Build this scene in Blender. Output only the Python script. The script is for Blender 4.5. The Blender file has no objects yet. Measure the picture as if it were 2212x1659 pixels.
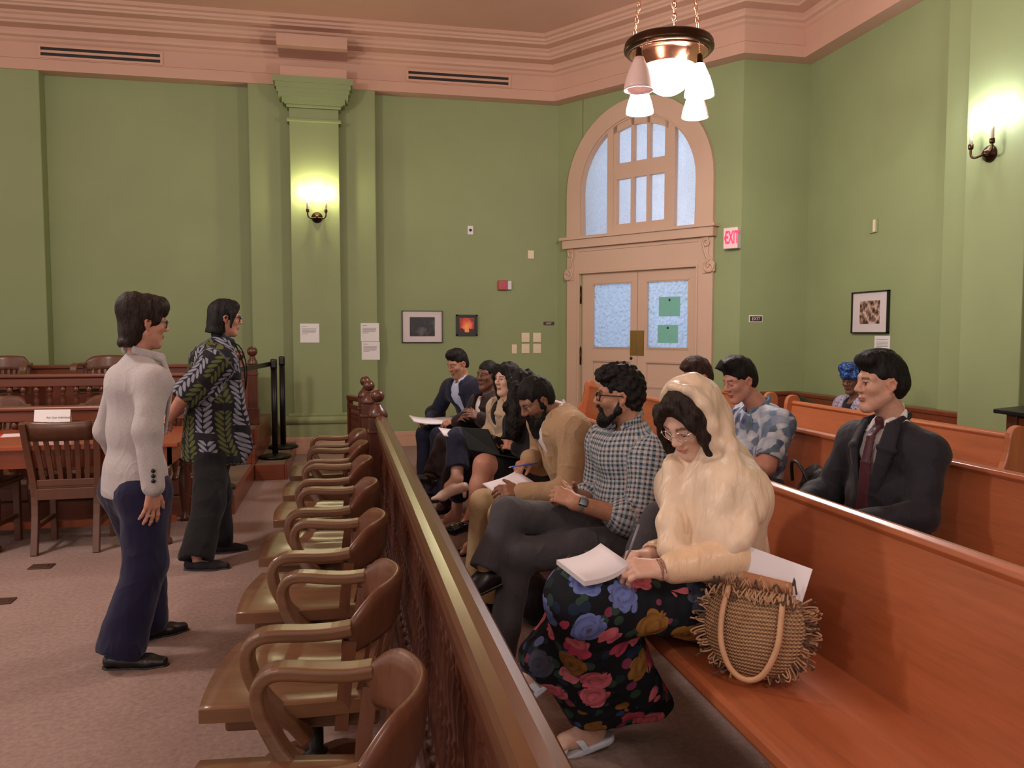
import bpy, bmesh, math, random
import numpy as np
from mathutils import Vector, Matrix
random.seed(7)
SC = bpy.context.scene
COL = SC.collection
PI = math.pi
R = math.radians

# ------------------------------------------------------------------ camera
CAM_F, CAM_H, YAW, PITCH = 1750.0, 1.45, R(11.87), R(3.6)
cam_data = bpy.data.cameras.new('camera')
cam_data.sensor_width = 36.0
cam_data.lens = 36.0 * CAM_F / 2212.0
cam_data.clip_start = 0.05
cam = bpy.data.objects.new('camera', cam_data)
COL.objects.link(cam)
cam.location = (0, 0, CAM_H)
cam.rotation_euler = (R(90) - PITCH, 0, -YAW)
SC.camera = cam

# ------------------------------------------------------------------ view, world
SC.view_settings.view_transform = 'Standard'
SC.view_settings.look = 'None'
SC.view_settings.exposure = 0.8
SC.view_settings.gamma = 1.0
SC.view_settings.use_curve_mapping = False
SC.render.film_transparent = False
world = bpy.data.worlds.new('hall')
SC.world = world
world.use_nodes = True
world.node_tree.nodes['Background'].inputs[0].default_value = (1.0, 0.88, 0.82, 1)
world.node_tree.nodes['Background'].inputs[1].default_value = 0.5

def lamp(name, kind, loc, power, color, size=0.2, rot=(0, 0, 0), **kw):
    d = bpy.data.lights.new(name, kind)
    d.energy = power
    d.color = color
    if kind == 'POINT':
        d.shadow_soft_size = size
    if kind == 'AREA':
        d.size = size
        d.size_y = kw.get('size_y', size)
        d.shape = 'RECTANGLE'
    if kind == 'SPOT':
        d.shadow_soft_size = size
        d.spot_size = kw.get('spot', 2.4)
        d.spot_blend = 0.6
    o = bpy.data.objects.new(name, d)
    o.location = loc
    o.rotation_euler = rot
    COL.objects.link(o)
    return o

# the other ceiling lights of the hall, outside the frame
lamp('hall_light', 'POINT', (-3.0, 4.4, 3.5), 142, (1.0, 0.90, 0.82), 0.22)
lamp('hall_light', 'POINT', (1.2, -0.8, 3.5), 52, (1.0, 0.90, 0.82), 0.22)
lamp('hall_light', 'POINT', (-3.0, -0.6, 3.5), 80, (1.0, 0.90, 0.80), 0.22)

# ------------------------------------------------------------------ geometry of the photograph -> points of the place
FW = np.array([math.sin(YAW) * math.cos(PITCH), math.cos(YAW) * math.cos(PITCH), -math.sin(PITCH)])
RT = np.array([math.cos(YAW), -math.sin(YAW), 0.0])
UP = np.cross(RT, FW)
CC = np.array([0, 0, CAM_H])
def ray(x, y):
    return FW + RT * (x - 1106.0) / CAM_F - UP * (y - 829.5) / CAM_F
def atY(x, y, Y):
    d = ray(x, y); return CC + d * (Y / d[1])
def atX(x, y, X):
    d = ray(x, y); return CC + d * (X / d[0])
def atZ(x, y, z):
    d = ray(x, y); return CC + d * ((z - CAM_H) / d[2])
V = lambda *a: np.array(a, float)
def nrm(v):
    v = np.asarray(v, float); return v / (np.linalg.norm(v) + 1e-12)

# ------------------------------------------------------------------ objects
def tag(o, label=None, cat=None, group=None, kind=None):
    if label: o['label'] = label
    if cat: o['category'] = cat
    if group: o['group'] = group
    if kind: o['kind'] = kind
    return o
def empty(name, loc=(0, 0, 0), rz=0.0, label=None, cat=None, group=None):
    o = bpy.data.objects.new(name, None)
    o.empty_display_size = 0.05
    o.location = [float(c) for c in loc]
    o.rotation_euler = (0, 0, rz)
    COL.objects.link(o)
    return tag(o, label, cat, group)
def root_loc(o):
    while o.parent is not None: o = o.parent
    return np.array(o.location)
def link_mesh(name, me, mat, parent=None, world=False):
    """world=True: the vertices are in world space; they are moved into the space of the (unrotated) root"""
    o = bpy.data.objects.new(name, me)
    if mat is not None:
        for m in (mat if isinstance(mat, (list, tuple)) else [mat]):
            me.materials.append(m)
    COL.objects.link(o)
    if parent is not None:
        o.parent = parent
        if world:
            L = root_loc(parent)
            me.transform(Matrix.Translation(-Vector(L)))
    return o
def copy_tree(o, parent=None):
    c = o.copy(); COL.objects.link(c); c.parent = parent
    for ch in list(o.children):
        copy_tree(ch, c)
    return c

class MB:
    """collects shapes, then links them as one mesh object"""
    def __init__(s):
        s.bm = bmesh.new()
    def _mat(s, loc, rot):
        return Matrix.Translation(Vector([float(c) for c in loc])) @ (Matrix(rot) if not isinstance(rot, (tuple, list)) else
               __import__('mathutils').Euler(rot).to_matrix().to_4x4())
    def box(s, c, d, rot=(0, 0, 0), bev=0.0):
        r = bmesh.ops.create_cube(s.bm, size=1.0)
        vs = r['verts']
        bmesh.ops.scale(s.bm, vec=[float(x) for x in d], verts=vs)
        if bev > 0:
            es = list({e for v in vs for e in v.link_edges})
            q = bmesh.ops.bevel(s.bm, geom=es, offset=bev, segments=2, affect='EDGES', profile=0.5)
            vs = list({v for f in q['faces'] for v in f.verts} | {v for v in vs if v.is_valid})
        bmesh.ops.transform(s.bm, matrix=s._mat(c, rot), verts=vs)
        return s
    def box2(s, a, b, bev=0.0):
        a = np.array(a, float); b = np.array(b, float)
        return s.box((a + b) / 2, np.abs(b - a), bev=bev)
    def tube(s, pts, r, n=8, closed=False, cap=True):
        pts = [Vector([float(c) for c in p]) for p in pts]
        m = len(pts)
        rs = r if hasattr(r, '__len__') else [r] * m
        rings = []
        prev = None
        for i, p in enumerate(pts):
            if closed: t = (pts[(i + 1) % m] - pts[i - 1])
            else: t = pts[min(i + 1, m - 1)] - pts[max(i - 1, 0)]
            t.normalize()
            if prev is None:
                a = Vector((0, 0, 1)) if abs(t.z) < 0.9 else Vector((1, 0, 0))
                u = t.cross(a).normalized()
            else:
                u = (prev - t * prev.dot(t)).normalized()
            prev = u
            w = t.cross(u)
            rings.append([s.bm.verts.new(p + (u * math.cos(2 * PI * k / n) + w * math.sin(2 * PI * k / n)) * rs[i]) for k in range(n)])
        for i in range(m if closed else m - 1):
            A, B = rings[i], rings[(i + 1) % m]
            for k in range(n):
                f = s.bm.faces.new((A[k], A[(k + 1) % n], B[(k + 1) % n], B[k])); f.smooth = True
        if cap and not closed:
            s.bm.faces.new(rings[0][::-1]); s.bm.faces.new(rings[-1])
        return s
    def lathe(s, prof, c=(0, 0, 0), n=20, axis=(0, 0, 1), smooth=True):
        """prof: list of (radius, height) along the axis"""
        ax = Vector(axis).normalized()
        a = Vector((1, 0, 0)) if abs(ax.x) < 0.9 else Vector((0, 1, 0))
        u = ax.cross(a).normalized(); w = ax.cross(u)
        c = Vector([float(x) for x in c])
        rings = []
        for r, h in prof:
            if r < 1e-5:
                rings.append([s.bm.verts.new(c + ax * h)])
            else:
                rings.append([s.bm.verts.new(c + ax * h + (u * math.cos(2 * PI * k / n) + w * math.sin(2 * PI * k / n)) * r) for k in range(n)])
        for A, B in zip(rings[:-1], rings[1:]):
            for k in range(n):
                q = [A[k % len(A)], A[(k + 1) % len(A)], B[(k + 1) % len(B)], B[k % len(B)]]
                q2 = []
                for v in q:
                    if v not in q2: q2.append(v)
                if len(q2) >= 3:
                    try:
                        f = s.bm.faces.new(q2); f.smooth = smooth
                    except ValueError: pass
        for g, rev in ((rings[0], True), (rings[-1], False)):
            if len(g) > 2:
                f = s.bm.faces.new(g[::-1] if rev else g)
        return s
    def prism(s, poly, h0, h1, frame=None, smooth=False):
        """poly in 2D (a,b); frame=(O,A,B,N): point = O + a*A + b*B + h*N"""
        O, A, B, N = frame if frame else ((0, 0, 0), (1, 0, 0), (0, 1, 0), (0, 0, 1))
        O, A, B, N = [Vector([float(c) for c in q]) for q in (O, A, B, N)]
        lo = [s.bm.verts.new(O + A * a + B * b + N * h0) for a, b in poly]
        hi = [s.bm.verts.new(O + A * a + B * b + N * h1) for a, b in poly]
        n = len(poly)
        s.bm.faces.new(lo[::-1]); s.bm.faces.new(hi)
        for k in range(n):
            f = s.bm.faces.new((lo[k], lo[(k + 1) % n], hi[(k + 1) % n], hi[k])); f.smooth = smooth
        return s
    def sweep(s, path, sec, side=(0, 0, 1), closed_sec=True, smooth=False, scale=None, cap=True):
        """sweep 2-D section (a along 'side x tangent', b along side) along path"""
        pts = [Vector([float(c) for c in p]) for p in path]
        sd = Vector(side)
        m = len(pts); rings = []
        for i, p in enumerate(pts):
            t0 = (pts[i] - pts[i - 1]).normalized() if i > 0 else None
            t1 = (pts[i + 1] - pts[i]).normalized() if i < m - 1 else None
            if t0 is None: t0 = t1
            if t1 is None: t1 = t0
            n0 = t0.cross(sd).normalized(); n1 = t1.cross(sd).normalized()
            nn = (n0 + n1).normalized()
            f = 1.0 / max(0.35, nn.dot(n0))
            k = scale[i] if scale else 1.0
            rings.append([s.bm.verts.new(p + nn * (a * f * k) + sd * (b * (k if scale else 1))) for a, b in sec])
        q = len(sec)
        for A, B in zip(rings[:-1], rings[1:]):
            for k in range(q if closed_sec else q - 1):
                f = s.bm.faces.new((A[k], A[(k + 1) % q], B[(k + 1) % q], B[k])); f.smooth = smooth
        if closed_sec and cap:
            s.bm.faces.new(rings[0][::-1]); s.bm.faces.new(rings[-1])
        return s
    def grid(s, P, smooth=True):
        """P: rows x cols of points"""
        vs = [[s.bm.verts.new([float(c) for c in p]) for p in row] for row in P]
        for i in range(len(vs) - 1):
            for j in range(len(vs[0]) - 1):
                f = s.bm.faces.new((vs[i][j], vs[i][j + 1], vs[i + 1][j + 1], vs[i + 1][j])); f.smooth = smooth
        return s
    def poly(s, pts):
        s.bm.faces.new([s.bm.verts.new([float(c) for c in p]) for p in pts]); return s
    def build(s, name, mat, parent=None, world=False, bevel=0.0, solid=0.0, fix=True):
        if fix: bmesh.ops.recalc_face_normals(s.bm, faces=s.bm.faces)
        me = bpy.data.meshes.new(name)
        s.bm.to_mesh(me); s.bm.free()
        o = link_mesh(name, me, mat, parent, world)
        if solid:
            m = o.modifiers.new('thickness', 'SOLIDIFY'); m.thickness = solid; m.offset = 0
        if bevel:
            m = o.modifiers.new('bevel', 'BEVEL'); m.width = bevel; m.segments = 2; m.limit_method = 'ANGLE'; m.angle_limit = R(40)
        return o

def text_mesh(name, txt, size, frame, mat, parent, depth=0.001, world=True, align='CENTER', bold=0.0, xs=1.0):
    """lettering as real thin mesh; frame=(origin, x-axis, y-axis, normal)"""
    cu = bpy.data.curves.new('lettering', 'FONT')
    cu.body = txt; cu.size = size; cu.align_x = align; cu.align_y = 'CENTER'; cu.extrude = depth; cu.offset = bold; cu.resolution_u = 2
    t = bpy.data.objects.new('lettering', cu); COL.objects.link(t)
    dg = bpy.context.evaluated_depsgraph_get()
    me = bpy.data.meshes.new_from_object(t.evaluated_get(dg))
    bpy.data.objects.remove(t); bpy.data.curves.remove(cu)
    O, A, B, N = [Vector([float(c) for c in q]) for q in frame]
    M = Matrix(((A.x * xs, B.x, N.x, O.x), (A.y * xs, B.y, N.y, O.y), (A.z * xs, B.z, N.z, O.z), (0, 0, 0, 1)))
    me.transform(M); me.materials.clear()
    return link_mesh(name, me, mat, parent, world)

# ------------------------------------------------------------------ materials
class N:
    """node values with arithmetic"""
    def __init__(s, t, sock): s.t, s.s = t, sock
    def _op(s, op, b=None, c=None, rev=False):
        n = s.t.nodes.new('ShaderNodeMath'); n.operation = op
        args = [s, b] if not rev else [b, s]
        if c is not None: args.append(c)
        for i, a in enumerate(args):
            if a is None: continue
            if isinstance(a, N): s.t.links.new(a.s, n.inputs[i])
            else: n.inputs[i].default_value = a
        return N(s.t, n.outputs[0])
    def __add__(s, b): return s._op('ADD', b)
    __radd__ = __add__
    def __sub__(s, b): return s._op('SUBTRACT', b)
    def __rsub__(s, b): return s._op('SUBTRACT', b, rev=True)
    def __mul__(s, b): return s._op('MULTIPLY', b)
    __rmul__ = __mul__
    def __truediv__(s, b): return s._op('DIVIDE', b)
    def __lt__(s, b): return s._op('LESS_THAN', b)
    def __gt__(s, b): return s._op('GREATER_THAN', b)
    def fract(s): return s._op('FRACT')
    def floor(s): return s._op('FLOOR')
    def abs(s): return s._op('ABSOLUTE')
    def sin(s): return s._op('SINE')
    def mod(s, b): return s._op('FLOORED_MODULO', b)
    def max(s, b): return s._op('MAXIMUM', b)
    def min(s, b): return s._op('MINIMUM', b)
    def pow(s, b): return s._op('POWER', b)
    def clamp(s):
        m = s._op('ADD', 0.0); m.s.node.use_clamp = True; return m

class Mat:
    def __init__(s, name, rough=0.6, spec=0.5, metal=0.0):
        s.m = bpy.data.materials.new(name); s.m.use_nodes = True
        s.t = s.m.node_tree
        s.b = s.t.nodes['Principled BSDF']
        s.b.inputs['Roughness'].default_value = rough
        s.b.inputs['Metallic'].default_value = metal
        s.b.inputs['Specular IOR Level'].default_value = spec
        s._c = {}
    def coord(s, which='Object', scale=None, rot=None):
        tc = s.t.nodes.new('ShaderNodeTexCoord'); o = tc.outputs[which]
        if scale is not None or rot is not None:
            mp = s.t.nodes.new('ShaderNodeMapping')
            if scale is not None: mp.inputs['Scale'].default_value = scale
            if rot is not None: mp.inputs['Rotation'].default_value = rot
            s.t.links.new(o, mp.inputs[0]); o = mp.outputs[0]
        return o
    def attr(s, name, out='Vector'):
        n = s.t.nodes.new('ShaderNodeAttribute'); n.attribute_name = name; return n.outputs[out]
    def xyz(s, vec):
        n = s.t.nodes.new('ShaderNodeSeparateXYZ'); s.t.links.new(vec, n.inputs[0])
        return [N(s.t, o) for o in n.outputs]
    def comb(s, x, y, z):
        n = s.t.nodes.new('ShaderNodeCombineXYZ')
        for i, a in enumerate((x, y, z)):
            if isinstance(a, N): s.t.links.new(a.s, n.inputs[i])
            else: n.inputs[i].default_value = a
        return n.outputs[0]
    def noise(s, vec=None, scale=5, detail=3, rough=0.5, dist=0.0, out=0):
        n = s.t.nodes.new('ShaderNodeTexNoise')
        n.inputs['Scale'].default_value = scale; n.inputs['Detail'].default_value = detail
        n.inputs['Roughness'].default_value = rough; n.inputs['Distortion'].default_value = dist
        if vec is not None: s.t.links.new(vec, n.inputs['Vector'])
        return N(s.t, n.outputs[out])
    def voro(s, vec=None, scale=5, feature='F1', rand=1.0, out='Distance'):
        n = s.t.nodes.new('ShaderNodeTexVoronoi'); n.feature = feature
        n.inputs['Scale'].default_value = scale; n.inputs['Randomness'].default_value = rand
        if vec is not None: s.t.links.new(vec, n.inputs['Vector'])
        return n
    def ramp(s, fac, stops, interp='LINEAR'):
        n = s.t.nodes.new('ShaderNodeValToRGB'); n.color_ramp.interpolation = interp
        e = n.color_ramp.elements
        while len(e) < len(stops): e.new(0.5)
        for q, (p, c) in zip(e, stops):
            q.position = p; q.color = (*c, 1)
        s.t.links.new(fac.s if isinstance(fac, N) else fac, n.inputs[0])
        return n.outputs[0]
    def mix(s, fac, a, b, mode='MIX'):
        n = s.t.nodes.new('ShaderNodeMix'); n.data_type = 'RGBA'; n.blend_type = mode
        for key, v in ((0, fac), (6, a), (7, b)):
            if isinstance(v, N): s.t.links.new(v.s, n.inputs[key])
            elif isinstance(v, bpy.types.NodeSocket): s.t.links.new(v, n.inputs[key])
            elif key == 0: n.inputs[0].default_value = v
            else: n.inputs[key].default_value = (*v, 1)
        return n.outputs[2]
    def color(s, c):
        if isinstance(c, bpy.types.NodeSocket): s.t.links.new(c, s.b.inputs['Base Color'])
        else: s.b.inputs['Base Color'].default_value = (*c, 1)
        return s
    def bump(s, h, strength=0.2, dist=0.01):
        n = s.t.nodes.new('ShaderNodeBump'); n.inputs['Strength'].default_value = strength; n.inputs['Distance'].default_value = dist
        s.t.links.new(h.s if isinstance(h, N) else h, n.inputs['Height'])
        s.t.links.new(n.outputs[0], s.b.inputs['Normal'])
        return s
    def emit(s, c, st):
        s.b.inputs['Emission Color'].default_value = (*c, 1); s.b.inputs['Emission Strength'].default_value = st
        return s

def srgb(r, g, b):
    f = lambda c: (c / 255 / 12.92) if c / 255 <= 0.04045 else ((c / 255 + 0.055) / 1.055) ** 2.4
    return (f(r), f(g), f(b))
def shade(c, k): return tuple(min(1, x * k) for x in c)

def paint(name, c, rough=0.55, var=0.06, bump=0.05, bscale=220):
    m = Mat(name, rough, 0.35)
    v = m.coord()
    m.color(m.ramp(m.noise(v, 1.3, 3), [(0.3, shade(c, 1 - var)), (0.7, shade(c, 1 + var))]))
    m.bump(m.noise(v, bscale, 2), bump, 0.002)
    return m.m
def wood(name, c, rough=0.35, axis='y', contrast=0.45, scale=1.0, coat=0.3, spec=0.5):
    m = Mat(name, rough, spec)
    sc = {'x': (0.7, 9, 9), 'y': (9, 0.7, 9), 'z': (9, 9, 0.7)}[axis]
    v = m.coord(scale=[q * scale for q in sc])
    a = m.noise(v, 2.2, 5, 0.6, 0.6)
    b = m.noise(v, 14, 4, 0.6, 0.2)
    big = m.noise(m.coord(), 1.7, 2)
    f = a * 0.6 + b * 0.3 + big * 0.25
    m.color(m.ramp(f, [(0.30, shade(c, 1 - contrast)), (0.52, c), (0.78, shade(c, 1 + contrast * 0.8))]))
    m.bump(b, 0.06, 0.002)
    m.b.inputs['Coat Weight'].default_value = coat
    m.b.inputs['Coat Roughness'].default_value = 0.22
    return m.m
def plain(name, c, rough=0.5, metal=0.0, spec=0.5, var=0.0):
    m = Mat(name, rough, spec, metal)
    if var:
        m.color(m.ramp(m.noise(m.coord(), 18, 4), [(0.3, shade(c, 1 - var)), (0.7, shade(c, 1 + var))]))
    else: m.color(c)
    return m.m
def fabric(name, c, rough=0.85, weave=900, fold=0.35, var=0.10, sheen=0.1, spec=0.25):
    m = Mat(name, rough, spec)
    v = m.coord()
    m.color(m.ramp(m.noise(v, 160, 3), [(0.3, shade(c, 1 - var)), (0.7, shade(c, 1 + var))]))
    w = m.noise(v, weave, 1)
    f = m.noise(m.coord(scale=(1, 1, 0.5)), 9, 3, 0.45, 0.9)
    rg = (1.0 - (m.noise(m.coord(scale=(1, 1, 0.7)), 5.5, 1, 0.4, 1.3) * 2.0 - 1.0).abs()).pow(5.0)
    m.bump(f * 1.0 + rg * 0.45 + w * 0.04, fold * 0.6, 0.03)
    m.b.inputs['Sheen Weight'].default_value = sheen
    return m.m
def glow(name, c, st):
    m = Mat(name, 0.5); m.color(c); m.emit(c, st); return m.m
# ================================================================== the room
M = {}
M['green'] = paint('green_wall_paint', srgb(140, 151, 107), 0.6, 0.05, 0.10)
M['cream'] = paint('cream_plaster', srgb(200, 158, 138), 0.5, 0.04, 0.04)
M['trim'] = paint('tan_trim_paint', srgb(200, 168, 146), 0.42, 0.04, 0.03)
M['base'] = paint('baseboard_paint', srgb(196, 156, 132), 0.42, 0.04, 0.03)
M['pew'] = wood('honey_pew_wood', srgb(168, 94, 58), 0.33, 'y', 0.35, 0.8, 0.35)
M['pewx'] = wood('honey_pew_end_wood', srgb(172, 98, 60), 0.35, 'z', 0.35, 0.8, 0.35)
M['rail'] = wood('brown_rail_wood', srgb(94, 56, 32), 0.28, 'y', 0.4, 1.0, 0.4)
M['railz'] = wood('dark_turned_wood', srgb(84, 42, 26), 0.35, 'z', 0.4, 1.0, 0.3)
M['chair'] = wood('oak_chair_wood', srgb(106, 71, 47), 0.36, 'x', 0.45, 1.2, 0.3)
M['chairz'] = wood('oak_chair_upright_wood', srgb(102, 62, 42), 0.36, 'z', 0.4, 1.2, 0.3)
M['box'] = wood('red_brown_panel_wood', srgb(112, 54, 32), 0.35, 'x', 0.4, 0.8, 0.3)
M['boxz'] = wood('red_brown_spindle_wood', srgb(96, 48, 30), 0.38, 'z', 0.4, 0.8, 0.25)
M['table'] = wood('orange_brown_table_wood', srgb(150, 70, 36), 0.3, 'x', 0.3, 0.8, 0.35)
M['dchair'] = wood('dark_oak_chair_wood', srgb(92, 54, 36), 0.36, 'z', 0.4, 1.0, 0.25)
M['white'] = plain('white_card', srgb(226, 222, 220), 0.6, var=0.02)
M['ivory'] = plain('ivory_plastic', srgb(222, 205, 170), 0.4)
M['black'] = plain('black_plastic', srgb(22, 20, 20), 0.4)
M['darkmetal'] = plain('black_iron', srgb(30, 27, 26), 0.38, 0.6, var=0.1)
M['bronze'] = plain('dark_bronze', srgb(70, 48, 34), 0.3, 0.9, var=0.1)
M['copper'] = plain('polished_copper', srgb(196, 140, 110), 0.22, 0.95, var=0.05)
M['brass'] = plain('worn_brass', srgb(150, 118, 62), 0.35, 0.9, var=0.1)
M['grey_print'] = plain('grey_print', srgb(150, 145, 145), 0.7)

def carpet():
    m = Mat('brown_carpet', 0.95, 0.1)
    v = m.coord()
    a = m.noise(v, 420, 2, 0.7); b = m.noise(v, 2.2, 4); c = m.noise(v, 45, 3)
    m.color(m.ramp(a * 0.55 + b * 0.15 + c * 0.30, [(0.32, srgb(122, 100, 92)), (0.5, srgb(156, 132, 124)), (0.7, srgb(184, 158, 148))]))
    m.bump(a, 0.6, 0.006)
    return m.m
M['carpet'] = carpet()
def step_carpet():
    m = Mat('grey_brown_step_carpet', 0.95, 0.1)
    a = m.noise(m.coord(), 300, 3, 0.7)
    m.color(m.ramp(a, [(0.3, srgb(96, 82, 70)), (0.7, srgb(134, 114, 98))])); m.bump(a, 0.4, 0.004)
    return m.m
M['stepcarpet'] = step_carpet()

S = lambda o: tag(o, kind='structure')
ZC, ZW = 5.05, 4.40          # ceiling, top of the green walls
C1 = V(2.80, 10.40); C2 = V(4.30, 8.25); C3 = V(5.10, 8.25); C4 = V(5.10, -4.0)
YB = 10.40

S(MB().poly([(-9, -4, 0), (6.2, -4, 0), (6.2, 12.5, 0), (-9, 12.5, 0)]).build('floor', M['carpet'], fix=False))
S(MB().box2((-9, -4, ZC), (6.2, 12.5, ZC + 0.1)).build('ceiling', M['cream']))

# green walls (each a slab with thickness)
S(MB().box2((-9, YB, 0), (2.83, YB + 0.2, ZC)).build('wall_back', M['green']))
dW = nrm(C2 - C1); nW = V(dW[1], -dW[0])        # outward normal is -nI
nI = V(-dW[1], dW[0])
if nI[1] > 0: nI = -nI                             # pointing into the room
LW = np.linalg.norm(C2 - C1)
def dwall(s, z, d=0.0):
    """point on the diagonal wall: s metres from its left end, z up, d into the room"""
    q = C1 + dW * s + nI * d
    return V(q[0], q[1], z)
def s_at(px, d=0.0):
    """where the sight line at pixel column px meets the diagonal wall"""
    r = ray(px, 720); k = (r[0], r[1])
    A = np.array([[k[0], -dW[0]], [k[1], -dW[1]]]); b = C1 + nI * d
    t = np.linalg.solve(A, b); return t[1]
def dpt(px, py, d=0.0):
    s = s_at(px, d); q = C1 + dW * s + nI * d
    r = ray(px, py); t = (q[0] * r[0] + q[1] * r[1]) / (r[0] ** 2 + r[1] ** 2)
    return s, CAM_H + r[2] * t
DF = (V(*C1, 0), V(*dW, 0), V(0, 0, 1), V(*nI, 0))   # frame: s, z, depth

# door opening in the diagonal wall
sL, sR = s_at(1228), s_at(1541)
sC = (sL + sR) / 2; sHW = (sR - sL) / 2
zHead = dpt(1380, 500)[1]           # top of the transom shelf
zTop = dpt(1385, 207)[1]            # crown of the arch (outer)
zDoor = dpt(1380, 588)[1]           # head of the door leaves
FRW = 0.215 * 2 * sHW / 2.0         # width of the casing
iL, iR = sL + FRW, sR - FRW
rad_o = (sR - sL) / 2; rad_i = rad_o - FRW * 0.95
arch_z = zTop - rad_o * 1.0
def arch(r, zc, n=24, a0=0.0, a1=PI):
    return [(sC + r * math.cos(a0 + (a1 - a0) * i / n), zc + r * math.sin(a0 + (a1 - a0) * i / n)) for i in range(n + 1)]
# wall around the opening
mb = MB()
op = [(iL, 0)] + [(iL, arch_z)] + arch(rad_i, arch_z)[::-1][1:-1] + [(iR, arch_z), (iR, 0)]
def strip(poly): mb.prism(poly, -0.2, 0.0, DF)
strip([(0, 0), (iL, 0), (iL, ZC), (0, ZC)])
strip([(iR, 0), (LW, 0), (LW, ZC), (iR, ZC)])
top = arch(rad_i, arch_z)
for (sa, za), (sb, zb) in zip(top[:-1], top[1:]):
    strip([(sb, zb), (sa, za), (sa, ZC), (sb, ZC)])
S(mb.build('wall_diagonal', M['green']))
S(MB().box2((C2[0] - 0.0, C2[1], 0), (C3[0] + 0.2, C2[1] + 0.2, ZC)).build('wall_corner', M['green']))
S(MB().box2((C4[0], -4, 0), (C4[0] + 0.2, C3[1] + 0.2, ZC)).build('wall_right', M['green']))

# strips and pilasters on the back wall
S(MB().box2((-1.05, 10.22, 0), (0.44, YB, ZW + 0.05)).build('trim_1', M['green'], bevel=0.012))
S(MB().box2((-5.2, 10.22, 0), (-3.30, YB, ZW + 0.05)).build('trim_2', M['green'], bevel=0.012))
mb = MB()
mb.box2((-0.57, 10.05, 0.2), (0.0, 10.23, ZW - 0.30), bev=0.006)
mb.box2((-0.60, 10.015, ZW - 0.46), (0.03, 10.23, ZW - 0.425), bev=0.008)
mb.box2((-0.60, 10.02, ZW - 0.30), (0.03, 10.23, ZW - 0.265), bev=0.008)
prof = [(0.0, -0.265), (0.02, -0.25), (0.045, -0.20), (0.085, -0.15), (0.10, -0.10), (0.115, -0.09), (0.115, -0.045), (0.14, -0.04), (0.14, 0.02)]
for (a, z0), (b, z1) in zip(prof[:-1], prof[1:]):
    q = max(a, b)
    if z1 > z0: mb.box2((-0.60 - q, 10.02 - q, ZW + z0), (0.03 + q, 10.23, ZW + z1))
mb.box2((-0.66, 9.97, 0.0), (0.10, 10.23, 0.36), bev=0.006)
mb.sweep([(-0.70, 9.985, 0.40), (0.14, 9.985, 0.40)], [(0.05 * math.cos(a), 0.05 * math.sin(a)) for a in np.linspace(0, 2 * PI, 12, endpoint=False)], smooth=True)
mb.box2((-0.68, 9.985, 0.35), (0.12, 10.23, 0.45), bev=0.004)
mb.box2((-0.63, 10.01, 0.45), (0.06, 10.23, 0.485), bev=0.006)
S(mb.build('trim_3', M['green']))
# right wall strip and pilaster
S(MB().box2((4.98, 4.2, 0), (5.10, 6.02, ZW + 0.05)).build('trim_4', M['green'], bevel=0.01))
S(MB().box2((4.84, 5.02, 0), (4.99, 5.62, ZW + 0.05)).build('trim_5', M['green'], bevel=0.01))

# baseboards
bs = [(0, 0), (0.03, 0), (0.03, 0.11), (0.024, 0.12), (0.024, 0.165), (0.012, 0.185), (0, 0.19)]
S(MB().box2((0.44, YB - 0.03, 0), (2.78, YB, 0.13), bev=0.004).box2((0.44, YB - 0.022, 0.13), (2.78, YB, 0.195), bev=0.006).build('baseboard_back', M['base']))
S(MB().box2((-0.70, 9.945, 0), (0.14, 9.98, 0.15), bev=0.004).box2((-0.68, 9.955, 0.15), (0.12, 9.98, 0.205), bev=0.006)
  .box2((0.10, 10.19, 0), (0.46, 10.22, 0.2), bev=0.004).box2((-1.07, 10.19, 0), (-0.66, 10.22, 0.2), bev=0.004).build('baseboard_pilaster', M['base']))
S(MB().prism([(0.0, 0), (sL, 0), (sL, 0.195), (0.0, 0.195)], 0, 0.03, DF).prism([(sR, 0), (LW, 0), (LW, 0.195), (sR, 0.195)], 0, 0.03, DF).build('baseboard_diagonal', M['base']))

# the plaster beam and cornice, following the walls
path = [(-9, YB, 0), (C1[0], YB, 0), (C2[0], C2[1], 0), (C3[0], C3[1], 0), (C4[0], C4[1], 0)]
prof = [(-0.10, 4.40), (0.20, 4.40), (0.20, 4.52), (0.185, 4.53), (0.185, 4.70), (0.21, 4.72), (0.225, 4.745), (0.26, 4.76), (0.27, 4.785), (0.27, 4.83),
        (0.42, 4.835), (0.43, 4.855), (0.46, 4.87), (0.475, 4.90), (0.50, 4.915), (0.50, 4.94), (0.62, 4.945), (0.63, 4.965), (0.655, 4.975), (0.66, 5.0), (0.70, 5.01), (0.70, 5.06), (-0.1, 5.06)]
S(MB().sweep(path, prof).build('trim_6', M['cream']))
S(MB().box2((-0.66, 9.98, 4.395), (0.10, 10.3, 4.56), bev=0.004).box2((-0.68, 9.74, 4.715), (0.11, 10.3, 4.845), bev=0.006).build('trim_7', M['cream']))

# ---- arched transom window, casing, doors
mb = MB()
ao, ai = arch(rad_o, arch_z), arch(rad_i, arch_z)
mb.prism([(sR, zHead)] + ao + [(sL, zHead)] + [(iL, zHead)] + ai[::-1] + [(iR, zHead)], -0.02, 0.05, DF)
ao2, ai2 = arch(rad_i + 0.03, arch_z), arch(rad_i - 0.02, arch_z)
mb.prism([(iR + 0.03, zHead)] + ao2 + [(iL - 0.03, zHead), (iL + 0.02, zHead)] + ai2[::-1] + [(iR - 0.02, zHead)], -0.06, 0.03, DF)
wf = S(mb.build('window_1', M['trim']))
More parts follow.
